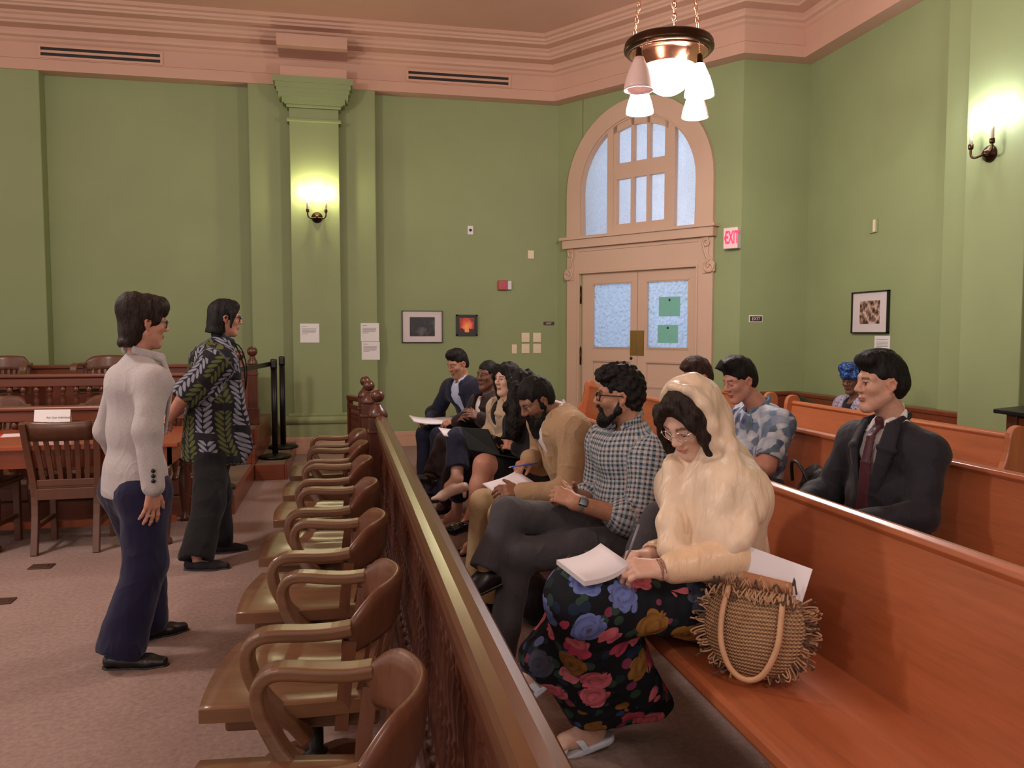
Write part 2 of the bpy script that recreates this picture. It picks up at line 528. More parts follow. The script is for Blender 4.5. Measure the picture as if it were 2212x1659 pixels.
# shelf under the arch
shelf = MB()
shelf.prism([(sL - 0.06, zHead - 0.035), (sR + 0.06, zHead - 0.035), (sR + 0.06, zHead), (sL - 0.06, zHead)], 0, 0.13, DF)
shelf.prism([(sL - 0.03, zHead - 0.14), (sR + 0.03, zHead - 0.14), (sR + 0.03, zHead - 0.035), (sL - 0.03, zHead - 0.035)], 0, 0.10, DF)
shelf.build('window_sill', M['trim'], wf)
# mullions: centre sash with 3 over 3, flanking quarter lights
mL, mR = s_at(1318), s_at(1448)
sash = MB()
def zarc(s, r): return arch_z + math.sqrt(max(0.0, r * r - (s - sC) ** 2))
for a in (mL, mR):
    sash.prism([(a - 0.045, zHead), (a + 0.045, zHead), (a + 0.045, zarc(a + 0.045, rad_i)), (a - 0.045, zarc(a - 0.045, rad_i))], -0.06, 0.025, DF)
zm = dpt(1385, 362)[1]
sash.prism([(mL, zm - 0.10), (mR, zm - 0.10), (mR, zm + 0.09), (mL, zm + 0.09)], -0.05, 0.02, DF)
sash.prism([(mL, zHead), (mR, zHead), (mR, zHead + 0.11), (mL, zHead + 0.11)], -0.05, 0.02, DF)
g0, g1 = mL + 0.045, mR - 0.045
sash.prism([(g0, zHead), (g0 + 0.05, zHead), (g0 + 0.05, zarc(g0 + 0.05, rad_i)), (g0, zarc(g0, rad_i))], -0.05, 0.015, DF)
sash.prism([(g1 - 0.05, zHead), (g1, zHead), (g1, zarc(g1, rad_i)), (g1 - 0.05, zarc(g1 - 0.05, rad_i))], -0.05, 0.015, DF)
w3 = (g1 - g0 - 0.10) / 3
for k in (1, 2):
    c = g0 + 0.05 + w3 * k
    sash.prism([(c - 0.022, zHead), (c + 0.022, zHead), (c + 0.022, zarc(c, rad_i)), (c - 0.022, zarc(c, rad_i))], -0.05, 0.015, DF)
za = [(s, zarc(s, rad_i)) for s in np.linspace(g0, g1, 12)]
zb = [(s, zarc(s, rad_i) - 0.10) for s in np.linspace(g1, g0, 12)]
sash.prism(za + zb, -0.05, 0.015, DF)
sash.build('sash', M['trim'], wf)
def frosted(name, scale, tint, kind):
    m = Mat(name, 0.25, 0.5)
    v = m.coord()
    if kind == 'ripple': h = m.noise(m.coord(scale=(1, 1, 0.6)), scale, 2, 0.5, 1.2)
    else: h = N(m.t, m.voro(v, scale, 'SMOOTH_F1').outputs['Distance'])
    tr = m.t.nodes.new('ShaderNodeBsdfTranslucent'); tr.inputs[0].default_value = (*tint, 1)
    gl = m.t.nodes.new('ShaderNodeBsdfRefraction'); gl.inputs['Roughness'].default_value = 0.35; gl.inputs['IOR'].default_value = 1.15
    gl.inputs[0].default_value = (*tint, 1)
    bp = m.t.nodes.new('ShaderNodeBump'); bp.inputs['Strength'].default_value = 0.9; bp.inputs['Distance'].default_value = 0.03
    m.t.links.new(h.s, bp.inputs['Height'])
    for q in (tr, gl): m.t.links.new(bp.outputs[0], q.inputs['Normal'])
    mx = m.t.nodes.new('ShaderNodeMixShader'); mx.inputs[0].default_value = 0.18
    m.t.links.new(tr.outputs[0], mx.inputs[1]); m.t.links.new(gl.outputs[0], mx.inputs[2])
    gs = m.t.nodes.new('ShaderNodeBsdfGlossy'); gs.inputs['Roughness'].default_value = 0.2
    m.t.links.new(bp.outputs[0], gs.inputs['Normal'])
    m2 = m.t.nodes.new('ShaderNodeMixShader'); m2.inputs[0].default_value = 0.06
    m.t.links.new(mx.outputs[0], m2.inputs[1]); m.t.links.new(gs.outputs[0], m2.inputs[2])
    m.t.links.new(m2.outputs[0], m.t.nodes['Material Output'].inputs[0])
    return m.m
M['ripple'] = frosted('rippled_frosted_glass', 55, (0.86, 0.90, 1.0), 'ripple')
M['frost'] = frosted('floral_frosted_glass', 30, (0.80, 0.88, 1.0), 'cell')
MB().prism([(iL, zHead), (iR, zHead)] + ai, -0.045, -0.038, DF).build('window_pane', M['ripple'], wf)

# door surround under the shelf
mb = MB()
zs = zHead - 0.14
mb.prism([(sL, 0), (iL - 0.02, 0), (iL - 0.02, zDoor + 0.02), (iR + 0.02, zDoor + 0.02), (iR + 0.02, 0), (sR, 0), (sR, zs), (sL, zs)], -0.02, 0.04, DF)
mb.prism([(sL + 0.19, zDoor + 0.30), (sR - 0.19, zDoor + 0.30), (sR - 0.19, zs - 0.02), (sL + 0.19, zs - 0.02)], 0.04, 0.05, DF)
mb.prism([(iL - 0.045, 0), (iL - 0.02, 0), (iL - 0.02, zDoor + 0.02), (iR + 0.02, zDoor + 0.02), (iR + 0.02, 0), (iR + 0.045, 0), (iR + 0.045, zDoor + 0.05), (iL - 0.045, zDoor + 0.05)], 0.04, 0.055, DF)
cas = S(mb.build('trim_8', M['trim'], bevel=0.004))
def scroll(s0, sgn, zt):
    q = MB()
    pts = []
    for i in range(26):                                  # big lower volute
        a = i / 25 * 2.6 * PI; r = 0.075 * (1 - 0.75 * i / 25)
        pts.append((s0 + sgn * (0.0 + r * math.cos(a + PI * 0.5)), zt - 0.34 + r * math.sin(a + PI * 0.5)))
    pts = pts[::-1] + [(s0 - sgn * 0.035, zt - 0.24), (s0 - sgn * 0.065, zt - 0.16)]
    for i in range(18):
        a = i / 17 * 2.2 * PI; r = 0.042 * (1 - 0.7 * i / 17)
        pts.append((s0 - sgn * 0.045 - sgn * r * math.cos(a), zt - 0.075 + r * math.sin(a) * 1.2))
    q.tube([dwall(a, b, 0.06) for a, b in pts], 0.014, 6)
    q.prism([(s0 - sgn * 0.09, zt), (s0 - sgn * 0.02, zt), (s0 - sgn * 0.02, zt - 0.2), (s0 + sgn * 0.06, zt - 0.3), (s0 + sgn * 0.06, zt - 0.39), (s0 - sgn * 0.09, zt - 0.41)], 0.035, 0.055, DF)
    q.build('scroll_bracket', M['trim'], cas)
scroll(sL + 0.03, -1, zs); scroll(sR - 0.03, 1, zs)

def leaf(name, a, b, pane0, pane1, posters):
    """one door leaf from s=a to s=b"""
    z0, z1 = dpt(1320, 750)[1], dpt(1320, 613)[1]
    q = MB()
    q.prism([(a, 0.01), (pane0, 0.01), (pane0, zDoor + 0.019), (a, zDoor + 0.019)], -0.05, -0.005, DF)
    q.prism([(pane1, 0.01), (b, 0.01), (b, zDoor + 0.019), (pane1, zDoor + 0.019)], -0.05, -0.005, DF)
    q.prism([(pane0, z1), (pane1, z1), (pane1, zDoor + 0.019), (pane0, zDoor + 0.019)], -0.05, -0.005, DF)
    q.prism([(pane0, z0 - 0.18), (pane1, z0 - 0.18), (pane1, z0), (pane0, z0)], -0.05, -0.005, DF)
    q.prism([(pane0, 0.66), (pane1, 0.66), (pane1, 0.80), (pane0, 0.80)], -0.05, -0.005, DF)
    q.prism([(pane0, 0.01), (pane1, 0.01), (pane1, 0.22), (pane0, 0.22)], -0.05, -0.005, DF)
    q.prism([(pane0, 0.2), (pane1, 0.2), (pane1, z0 - 0.1), (pane0, z0 - 0.1)], -0.045, -0.02, DF)
    for (p0, p1, y0, y1) in ((pane0, pane1, z0, z1), (pane0, pane1, 0.80, z0 - 0.18), (pane0, pane1, 0.22, 0.66)):
        for f in (0.0, 0.014):
            d = -0.004 + f * 0.2
            q.prism([(p0 - 0.02 + f, y0 - 0.02 + f), (p1 + 0.02 - f, y0 - 0.02 + f), (p1 + 0.02 - f, y0 - 0.01 + f), (p0 - 0.02 + f, y0 - 0.01 + f)], -0.01, d + 0.006, DF)
            q.prism([(p0 - 0.02 + f, y1 + 0.01 - f), (p1 + 0.02 - f, y1 + 0.01 - f), (p1 + 0.02 - f, y1 + 0.02 - f), (p0 - 0.02 + f, y1 + 0.02 - f)], -0.01, d + 0.006, DF)
    o = S(q.build(name, M['trim']))
    MB().prism([(pane0, z0), (pane1, z0), (pane1, z1), (pane0, z1)], -0.035, -0.028, DF).build('door_glass', M['frost'], o)
    return o, z0, z1
mid = (iL + iR) / 2 + 0.0
mid = s_at(1376)
p = [s_at(x) for x in (1281, 1361, 1397, 1484)]
M['paper_teal'] = plain('teal_poster_paper', srgb(120, 186, 170), 0.7, var=0.03)
d1, z0, z1 = leaf('door_1', iL - 0.015, mid - 0.004, p[0], p[1], False)
d2, _, _ = leaf('door_2', mid + 0.004, iR + 0.015, p[2], p[3], True)
for dd, a, b in ((d1, mid - 0.10, mid - 0.006), (d2, mid + 0.006, mid + 0.10)):
    MB().prism([(a, dpt(1376, 768)[1]), (b, dpt(1376, 768)[1]), (b, dpt(1376, 714)[1]), (a, dpt(1376, 714)[1])], -0.005, 0.003, DF).build('push_plate', M['brass'], dd)
MB().lathe([(0.02, 0), (0.02, 0.006), (0.008, 0.01), (0.0, 0.01)], dwall(mid - 0.085, dpt(1365, 774)[1], -0.006), 14, V(*nI, 0)).build('lock', M['black'], d1)
for dd, sx, px in ((d1, iL - 0.018, 1262), (d2, iR + 0.018, 1503)):
    for py in (638, 770):
        z = dpt(px, py)[1]
        MB().tube([dwall(sx, z - 0.105, 0.012), dwall(sx, z + 0.105, 0.012)], 0.014, 8).lathe([(0.0, 0), (0.011, 0.005), (0.0, 0.03)], dwall(sx, z + 0.105, 0.012), 8).build('hinge', M['bronze'], dd)

for (x0, y0, x1, y1, lab) in ((1420, 641, 1466, 683, 'teal paper notice on the glass of the right door leaf, upper of two'), (1418, 702, 1462, 741, 'teal paper notice on the glass of the right door leaf, lower of two')):
    sa, sb = s_at(x0), s_at(x1); za, zb_ = dpt((x0 + x1) / 2, y1)[1], dpt((x0 + x1) / 2, y0)[1]
    pc = dwall((sa + sb) / 2, (za + zb_) / 2, -0.027)
    e = empty('door_notice', pc, 0, lab, 'notice', 'teal door notices')
    hw_, hh_ = (sb - sa) / 2, (zb_ - za) / 2
    FR = (V(0, 0, 0), V(*dW, 0), V(0, 0, 1), V(*nI, 0))
    MB().prism([(-hw_, -hh_), (hw_, -hh_), (hw_, hh_), (-hw_, hh_)], 0, 0.0015, FR).build('sheet', M['paper_teal'], e)
    MB().prism([(-0.012, hh_ * 0.55), (0.012, hh_ * 0.55), (0.012, hh_ * 0.8), (-0.012, hh_ * 0.8)], 0.0015, 0.002, FR).build('printed_mark', M['black'], e)

# the lit corridor behind the doors: a pale room with daylight coming in from its right side
M['corridor'] = paint('pale_corridor_paint', srgb(214, 216, 222), 0.6, 0.02)
q = MB()
q.prism([(-0.4, -0.02), (LW - 0.02, -0.02), (LW - 0.02, 4.7), (-0.4, 4.7)], -2.2, -2.3, DF)
q.prism([(-0.5, -0.02), (-0.4, -0.02), (-0.4, 4.7), (-0.5, 4.7)], -2.3, -0.22, DF)
q.prism([(LW - 0.03, -0.02), (LW + 0.02, -0.02), (LW + 0.02, 4.7), (LW - 0.03, 4.7)], -2.3, -0.22, DF)
q.prism([(-0.5, 4.7), (LW, 4.7), (LW, 4.8), (-0.5, 4.8)], -2.3, -0.22, DF)
q.prism([(-0.5, -0.1), (LW, -0.1), (LW, -0.02), (-0.5, -0.02)], -2.3, -0.22, DF)
S(q.build('wall_corridor', M['corridor']))
def lamp_at(name, kind, s, z, d, power, color, size, **k):
    return lamp(name, kind, dwall(s, z, d), power, color, size, **k)
lamp_at('corridor_light', 'POINT', sC + 0.55, 2.75, -0.9, 11, (1.0, 0.93, 0.86), 0.15)
lamp_at('corridor_daylight', 'POINT', sC - 0.3, 1.5, -1.5, 12, (0.72, 0.84, 1.0), 0.4)
lamp_at('corridor_daylight', 'POINT', sC + 0.0, 3.9, -1.2, 16, (0.9, 0.95, 1.0), 0.3)
# ================================================================== balustrade between the well of the court and the public seats
def spindle_prof(h, r=0.017):
    P = [(0.020, 0.0), (0.020, 0.05), (0.012, 0.06), (0.017, 0.075), (0.011, 0.09)]
    P += [(0.012, 0.14), (0.019, 0.28), (0.021, 0.34), (0.013, 0.40), (0.018, 0.42), (0.012, 0.44), (0.018, 0.46), (0.012, 0.48),
          (0.012, 0.52), (0.018, 0.54), (0.012, 0.56), (0.016, 0.66), (0.020, 0.74), (0.012, 0.83), (0.018, 0.85), (0.012, 0.87), (0.018, 0.89), (0.020, 0.90), (0.020, 1.0)]
    return [(a * r / 0.017, b * h) for a, b in P]
def newel(name, x, y, label, group, z0=0.0, top=1.055, rb=0.048, w=0.13):
    e = empty(name, (x, y, z0), 0, label, 'post', group)
    hh = top - z0
    q = MB()
    q.box((0, 0, (hh - 0.20) / 2), (w, w, hh - 0.20), bev=0.006)
    q.box((0, 0, 0.09), (w + 0.03, w + 0.03, 0.18), bev=0.008)
    q.box((0, 0, hh - 0.30), (w + 0.016, w + 0.016, 0.02), bev=0.006)
    q.build('post_shaft', M['railz'], e)
    MB().lathe([(w * 0.52, hh - 0.20), (w * 0.54, hh - 0.185), (w * 0.48, hh - 0.155), (w * 0.33, hh - 0.13), (0.03, hh - 0.115), (0.022, hh - 0.10)], n=24).build('cap', M['railz'], e)
    ball = [(rb * math.sin(a), hh - rb - rb * math.cos(a)) for a in np.linspace(0.25, PI, 14)]
    MB().lathe(ball, n=24).build('ball_finial', M['railz'], e)
    return e
RX = 0.262
rl = empty('balustrade', (RX, 3.3, 0), 0, 'long brown wooden balustrade with a polished handrail between the armchairs and the benches', 'railing')
hand = [(-0.042, 0.826), (-0.046, 0.838), (-0.043, 0.852), (-0.034, 0.864), (-0.012, 0.872), (0.012, 0.872), (0.034, 0.864), (0.043, 0.852), (0.046, 0.838), (0.042, 0.826), (0.03, 0.818), (0.03, 0.79), (-0.03, 0.79), (-0.03, 0.818)]
hand = [(-a, b) for a, b in hand]
y0, y1 = 0.55 - 3.3, 5.70 - 3.3
MB().sweep([(0, y0, 0), (0, y1, 0)], hand, smooth=False).build('handrail', M['rail'], rl, bevel=0.004)
MB().box2((-0.028, y0, 0.735), (0.028, y1, 0.775), bev=0.006).box2((-0.020, y0, 0.77), (0.020, y1, 0.80)).build('top_rail', M['railz'], rl)
MB().box2((-0.032, y0, 0.10), (0.032, y1, 0.15), bev=0.006).box2((-0.024, y0, 0.0), (0.024, y1, 0.10)).build('bottom_rail', M['railz'], rl)
sp0 = None
n = 52
for k in range(n):
    yy = y0 + 0.05 + k * (y1 - y0 - 0.15) / (n - 1)
    if sp0 is None:
        sp0 = MB().lathe(spindle_prof(0.59), n=10).build('spindle', M['railz'], rl)
        sp0.location = (0, yy, 0.148)
    else:
        c = sp0.copy(); COL.objects.link(c); c.parent = rl; c.location = (0, yy, 0.148)
newel('newel_post', 0.245, 5.78, 'ball-topped newel post at the far end of the long handrail, nearest of the three', 'newel posts of the balustrade')
n2 = atZ(797, 835, 1.0); n3 = atZ(789, 825, 1.0)
newel('newel_post', n2[0], n2[1], 'middle one of the three ball-topped newel posts past the end of the handrail', 'newel posts of the balustrade')
newel('newel_post', n3[0], n3[1], 'farthest of the three ball-topped newel posts, carrying the open swing gate', 'newel posts of the balustrade')
# swing gate
ga = V(n3[0] - 0.02, n3[1] + 0.10); gb = V(0.065, 8.05)
gd = gb - ga; gl = np.linalg.norm(gd); gr = math.atan2(gd[1], gd[0])
g = empty('swing_gate', (ga[0], ga[1], 0), gr, 'dark low wooden swing gate with slats standing open towards the back wall', 'gate')
MB().box2((0, -0.03, 0.80), (gl, 0.03, 0.85), bev=0.01).box2((0, -0.02, 0.72), (gl, 0.02, 0.76), bev=0.004).box2((0, -0.02, 0.12), (gl, 0.02, 0.20), bev=0.004).box2((0, -0.02, 0.12), (0.06, 0.02, 0.8)).box2((gl - 0.06, -0.02, 0.12), (gl, 0.02, 0.8)).build('gate_frame', M['railz'], g)
for k in range(9):
    x = 0.1 + k * (gl - 0.2) / 8
    MB().lathe(spindle_prof(0.54), (x, 0, 0.19), 8).build('spindle', M['railz'], g)
tag(MB().box2((n2[0] - 0.03, n2[1] + 0.06, 0.78), (n2[0] + 0.03, n3[1] - 0.06, 0.84), bev=0.01).box2((n2[0] - 0.02, n2[1] + 0.06, 0.08), (n2[0] + 0.02, n3[1] - 0.06, 0.74), bev=0.004).build('panel_rail', M['railz'], None), 'short dark panelled rail joining the two farther newel posts', 'railing')

# ================================================================== armchairs along the balustrade
def arm_path():
    return [(-0.135, 0.655), (-0.08, 0.648), (-0.01, 0.648), (0.05, 0.652), (0.098, 0.650), (0.128, 0.630), (0.138, 0.595), (0.130, 0.55), (0.110, 0.505), (0.084, 0.462), (0.052, 0.425), (0.022, 0.395), (-0.01, 0.345)]
def smooth_path(P, k=3):
    P = [np.array(p, float) for p in P]; out = []
    for i in range(len(P) - 1):
        p0 = P[max(i - 1, 0)]; p1 = P[i]; p2 = P[i + 1]; p3 = P[min(i + 2, len(P) - 1)]
        for j in range(k):
            t = j / k
            out.append(0.5 * ((2 * p1) + (-p0 + p2) * t + (2 * p0 - 5 * p1 + 4 * p2 - p3) * t * t + (-p0 + 3 * p1 - 3 * p2 + p3) * t ** 3))
    out.append(P[-1]); return out
def armchair(name, label, swivel=True, mats=('chair', 'chairz'), group=None):
    """faces local +x"""
    e = empty(name, (0, 0, 0), 0, label, 'chair', group)
    mw, mz = M[mats[0]], M[mats[1]]
    # saddle seat: wider in front, hollowed
    rows = []
    nx, ny = 15, 17
    def hw(u): return 0.215 + 0.035 * u + 0.012 * math.sin(u * PI)
    top = []
    for i in range(nx):
        u = i / (nx - 1); x = -0.22 + 0.49 * u + 0.0
        row = []
        for j in range(ny):
            v = j / (ny - 1) * 2 - 1
            bow = 0.018 * (1 - v * v) if i == nx - 1 else 0
            z = 0.450 - 0.016 * max(0, 1 - (1.35 * (u - 0.42)) ** 2 * 3.2) * max(0, 1 - (abs(v) - 0.42) ** 2 * 9) + 0.006 * (1 - abs(v)) * u
            row.append((x + bow * (u > 0.9), v * hw(u), z))
        top.append(row)
    q = MB().grid(top)
    q.grid([[(x, y, 0.412) for x, y, z in r] for r in top][::-1])
    ring_t = [top[0][j] for j in range(ny)] + [top[i][-1] for i in range(1, nx)] + [top[-1][j] for j in range(ny - 2, -1, -1)] + [top[i][0] for i in range(nx - 2, 0, -1)]
    ring_b = [(x, y, 0.412) for x, y, z in ring_t]
    q.grid([ring_t + ring_t[:1], ring_b + ring_b[:1]], smooth=False)
    bmesh.ops.remove_doubles(q.bm, verts=q.bm.verts, dist=1e-4)
    q.build('seat', mw, e)
    MB().box2((-0.20, -0.19, 0.355), (0.22, 0.19, 0.413), bev=0.01).build('seat_frame', mw, e)
    # back: strongly curved crest board, slats, stiles
    def back_x(v, z): return -0.235 - 0.10 * (z - 0.60) + 0.115 * v * v
    cr = []
    nz, nv = 9, 25
    for side in (0, 1):
        rows = []
        for i in range(nz):
            t = i / (nz - 1); row = []
            for j in range(nv):
                v = j / (nv - 1) * 2 - 1
                ztop = 0.742 - 0.015 * v * v - 0.065 * max(0, (abs(v) - 0.62) / 0.38) ** 1.8
                zbot = 0.575 + 0.02 * (1 - abs(v))
                z = zbot + (ztop - zbot) * t
                edge = math.sqrt(max(0.0, 1 - (2 * t - 1) ** 8))
                th = 0.016 * (0.35 + 0.65 * edge)
                row.append((back_x(v, z) + (th if side else -th), v * 0.235, z))
            rows.append(row)
        cr.append(rows)
    q = MB().grid(cr[0]).grid([r[::-1] for r in cr[1]])
    rt = lambda g: [g[0][j] for j in range(nv)] + [g[i][-1] for i in range(1, nz)] + [g[-1][j] for j in range(nv - 2, -1, -1)] + [g[i][0] for i in range(nz - 2, 0, -1)]
    a, b = rt(cr[0]), rt(cr[1])
    q.grid([a + a[:1], b + b[:1]])
    bmesh.ops.remove_doubles(q.bm, verts=q.bm.verts, dist=1e-4)
    q.build('crest_board', mz, e)
    for j in range(7):
        v = -0.72 + j * 0.24
        P = [(back_x(v, 0.60) + 0.035, v * 0.205, 0.44), (back_x(v, 0.60) + 0.012, v * 0.22, 0.53), (back_x(v, 0.62), v * 0.233, 0.605)]
        MB().sweep(P, [(-0.006, -0.013), (0.006, -0.013), (0.006, 0.013), (-0.006, 0.013)], side=(0, 1, 0)).build('slat', mz, e)
    for v in (-1, 1):
        P = [(back_x(0.96, 0.60) + 0.03, v * 0.205, 0.36), (back_x(0.97, 0.60) + 0.015, v * 0.218, 0.50), (back_x(0.97, 0.62), v * 0.230, 0.62)]
        MB().sweep(P, [(-0.018, -0.018), (0.018, -0.018), (0.018, 0.018), (-0.018, 0.018)], side=(0, 1, 0)).build('stile', mz, e)
        P = smooth_path([(x, v * (0.238 + 0.03 * max(0, min(1, (x + 0.12) / 0.3)) - (0.0 if z > 0.5 else 0.02 * (0.5 - z) / 0.15)), z) for x, z in arm_path()], 3)
        sec = [(-0.017, -0.026), (-0.011, -0.032), (0.011, -0.032), (0.017, -0.026), (0.017, 0.026), (0.011, 0.032), (-0.011, 0.032), (-0.017, 0.026)]
        MB().sweep(P, sec, side=(0, 1, 0), smooth=False).build('armrest', mw, e, bevel=0.004)
    # iron column and four wooden feet
    MB().lathe([(0.05, 0.36), (0.05, 0.335), (0.022, 0.325), (0.022, 0.20), (0.035, 0.195), (0.035, 0.10), (0.0, 0.10)], n=16).build('swivel_column', M['darkmetal'], e)
    for k in range(4):
        a = PI / 4 + k * PI / 2
        d = V(math.cos(a), math.sin(a), 0)
        P = [d * 0.02 + V(0, 0, 0.17), d * 0.12 + V(0, 0, 0.155), d * 0.22 + V(0, 0, 0.09), d * 0.27 + V(0, 0, 0.022)]
        MB().sweep(smooth_path(P, 3), [(-0.022, -0.02), (0.022, -0.02), (0.022, 0.02), (-0.022, 0.02)], side=V(-d[1], d[0], 0)).build('foot', mz, e)
    return e
ords = ['nearest armchair in the row beside the handrail, mostly cut off by the bottom edge',
        'second armchair from the camera in the row beside the handrail',
        'third armchair from the camera in the row beside the handrail',
        'fourth armchair from the camera, in the middle of the row beside the handrail',
        'fifth armchair from the camera in the row beside the handrail',
        'last but one armchair at the far end of the row beside the handrail',
        'farthest armchair in the row, next to the ball-topped newel post']
ch0 = None
for (cy, rot, lab) in zip((1.68, 2.44, 3.20, 3.93, 4.68, 5.36, 6.05), (5, 6, 5, 3, 2, 1, 0), ords):
    if ch0 is None: c = ch0 = armchair('wooden_armchair', lab, group='armchairs along the handrail')
    else: c = copy_tree(ch0)
    c['label'] = lab
    c.location = (-0.09, cy, 0); c.rotation_euler = (0, 0, PI - R(rot))

# ================================================================== benches
def pew(name, xf, ya, yb, label, ends=(True, True), reach=0.57):
    """bench with its seat edge at x=xf, from y=ya (near) to yb (far), facing -x"""
    L = yb - ya
    e = empty(name, (xf, ya, 0), 0, label, 'bench', 'public benches')
    seat = [(0.0, 0.405), (-0.006, 0.42), (-0.002, 0.442), (0.012, 0.452), (0.10, 0.452), (0.30, 0.438), (0.47, 0.436), (0.47, 0.405)]
    q = MB().sweep([(0, 0, 0), (0, L, 0)], seat, smooth=False)
    q.build('seat', M['pew'], e, bevel=0.003)
    # back panel, leaning, with a rounded cap
    bk = [(0.455, 0.40), (0.485, 0.60), (0.525, 0.80), (0.535, 0.862), (0.527, 0.878), (0.532, 0.892), (0.548, 0.900), (0.568, 0.898), (0.578, 0.884), (0.576, 0.868), (0.565, 0.855), (0.555, 0.80), (0.512, 0.60), (0.485, 0.40)]
    MB().sweep([(0, 0, 0), (0, L, 0)], bk).build('backrest', M['pew'], e, bevel=0.003)
    MB().box2((0.05, 0, 0.355), (0.075, L, 0.41)).build('apron', M['pew'], e)
    end = [(0.03, 0), (0.0, 0.06), (0.04, 0.12), (0.05, 0.30), (-0.01, 0.38), (-0.03, 0.43), (-0.015, 0.47), (0.06, 0.52), (0.22, 0.56), (0.36, 0.62), (0.44, 0.70), (0.475, 0.80), (0.485, 0.88), (0.50, 0.925), (0.535, 0.945), (0.575, 0.94), (0.605, 0.91), (0.61, 0.86), (0.60, 0.70), (0.55, 0.40), (0.54, 0.12), (0.58, 0.06), (0.57, 0.0)]
    end = [tuple(p) for p in smooth_path(end, 2)]
    for k, yy in enumerate((0.0, L)):
        if ends[k]:
            MB().prism(end, yy - 0.022, yy + 0.022, ((0, 0, 0), (1, 0, 0), (0, 0, 1), (0, 1, 0))).build('end_panel', M['pewx'], e, bevel=0.006)
    ns = max(1, int(L // 2.0))
    for k in range(1, ns + 1):
        yy = L * k / (ns + 1)
        MB().prism([(0.06, 0), (0.06, 0.40), (0.47, 0.40), (0.50, 0.0)], yy - 0.02, yy + 0.02, ((0, 0, 0), (1, 0, 0), (0, 0, 1), (0, 1, 0))).build('support', M['pewx'], e)
    return e
pew('wooden_bench', 1.005, 0.2, 8.3, 'front wooden bench beside the handrail, holding seven people and the straw bag')
pew('wooden_bench', 2.06, 0.9, 8.32, 'second row wooden bench, where the man in the dark suit and red tie sits')
pew('wooden_bench', 3.06, 6.35, 8.22, 'far wooden bench of the third row close to the double doors')
pew('wooden_bench', 3.06, 3.74, 6.0, 'empty near wooden bench of the third row in front of the lectern')

# low panelling in front of the right wall
e = empty('low_panelling', (4.92, 4.0, 0), 0, 'low red-brown wooden panelling running along the right green wall', 'panelling')
q = MB().box2((0, -0.6, 0), (0.06, 4.22, 0.76)).box2((-0.03, -0.6, 0.76), (0.1, 4.25, 0.80), bev=0.008)
q.box2((-0.02, -0.6, 0.66), (0.0, 4.22, 0.76), bev=0.003).box2((-0.02, -0.6, 0), (0, 4.22, 0.14), bev=0.003)
for k in range(5): q.box2((-0.02, -0.6 + k * 1.18, 0.14), (0, -0.5 + k * 1.18, 0.66), bev=0.003)
q.build('panel', M['box'], e)
MB().box2((-0.36, 4.19, 0), (0.0, 4.25, 0.76)).box2((-0.36, 4.17, 0.76), (0.0, 4.27, 0.80), bev=0.008).build('return_panel', M['box'], e)
MB().box2((-0.50, 1.2, 0.40), (0.0, 4.1, 0.45), bev=0.008).box2((-0.46, 1.2, 0.0), (-0.43, 4.1, 0.40)).build('fixed_seat', M['box'], e)
tag(MB().box((4.60, 7.4, 0.63), (0.22, 0.52, 0.20), bev=0.05).box((4.60, 7.4, 0.70), (0.10, 0.34, 0.16), rot=(0.2, 0.3, 0), bev=0.04).box((4.6, 7.4, 0.48), (0.24, 0.5, 0.1), bev=0.03).build('shoulder_bag', M['black'], None), 'dark bag lying on the seat by the low panelling behind the third row', 'bag')

# lectern
lx, ly = 4.30, 3.95
e = empty('lectern', (lx, ly, 0), 0, 'wooden lectern with a sloping black top at the right edge of the picture', 'lectern')
MB().box2((0, 0.0, 0), (0.5, 0.55, 0.90), bev=0.006).build('body', M['box'], e)
MB().box2((-0.02, -0.03, 0.0), (0.06, 0.05, 0.93), bev=0.004).box2((-0.02, 0.5, 0.0), (0.06, 0.58, 0.93), bev=0.004).build('corner_post', M['railz'], e)
MB().box((0.24, 0.27, 0.955), (0.62, 0.74, 0.03), rot=(0, R(-4), 0), bev=0.006).build('sloping_top', M['black'], e)
# ================================================================== the jury box on its carpeted steps
st = MB()
lev = [(6.76, 0.155), (8.36, 0.315), (8.62, 0.47)]
e = empty('stepped_platform', (-3.0, 6.76, 0), 0, 'carpeted stepped platform with red-brown wooden risers under the jury seats', 'platform')
for k, (y, z) in enumerate(lev):
    zb = lev[k - 1][1] if k else 0.0
    yn = 10.2
    MB().box2((-3.0, y - 6.76, zb), (2.13 - 0.02, yn - 6.76, z - 0.004)).build('tread', M['stepcarpet'], e)
    MB().box2((-3.0, y - 6.785, zb - (0.0)), (2.109, y - 6.755, z), bev=0.003).box2((2.11, y - 6.785, zb), (2.145, yn - 6.76, z), bev=0.003).build('riser', M['box'], e)
e = empty('low_step', (-0.85, 8.27, 0), 0, 'low carpeted step with a wooden riser carrying the black barrier posts', 'step')
MB().box2((0.0, 0, 0), (0.28, 1.66, 0.15)).build('tread', M['stepcarpet'], e)
MB().box2((0.0, -0.025, 0), (0.279, 0.0, 0.155), bev=0.003).box2((0.28, -0.025, 0), (0.305, 1.66, 0.155), bev=0.003).build('riser', M['box'], e)

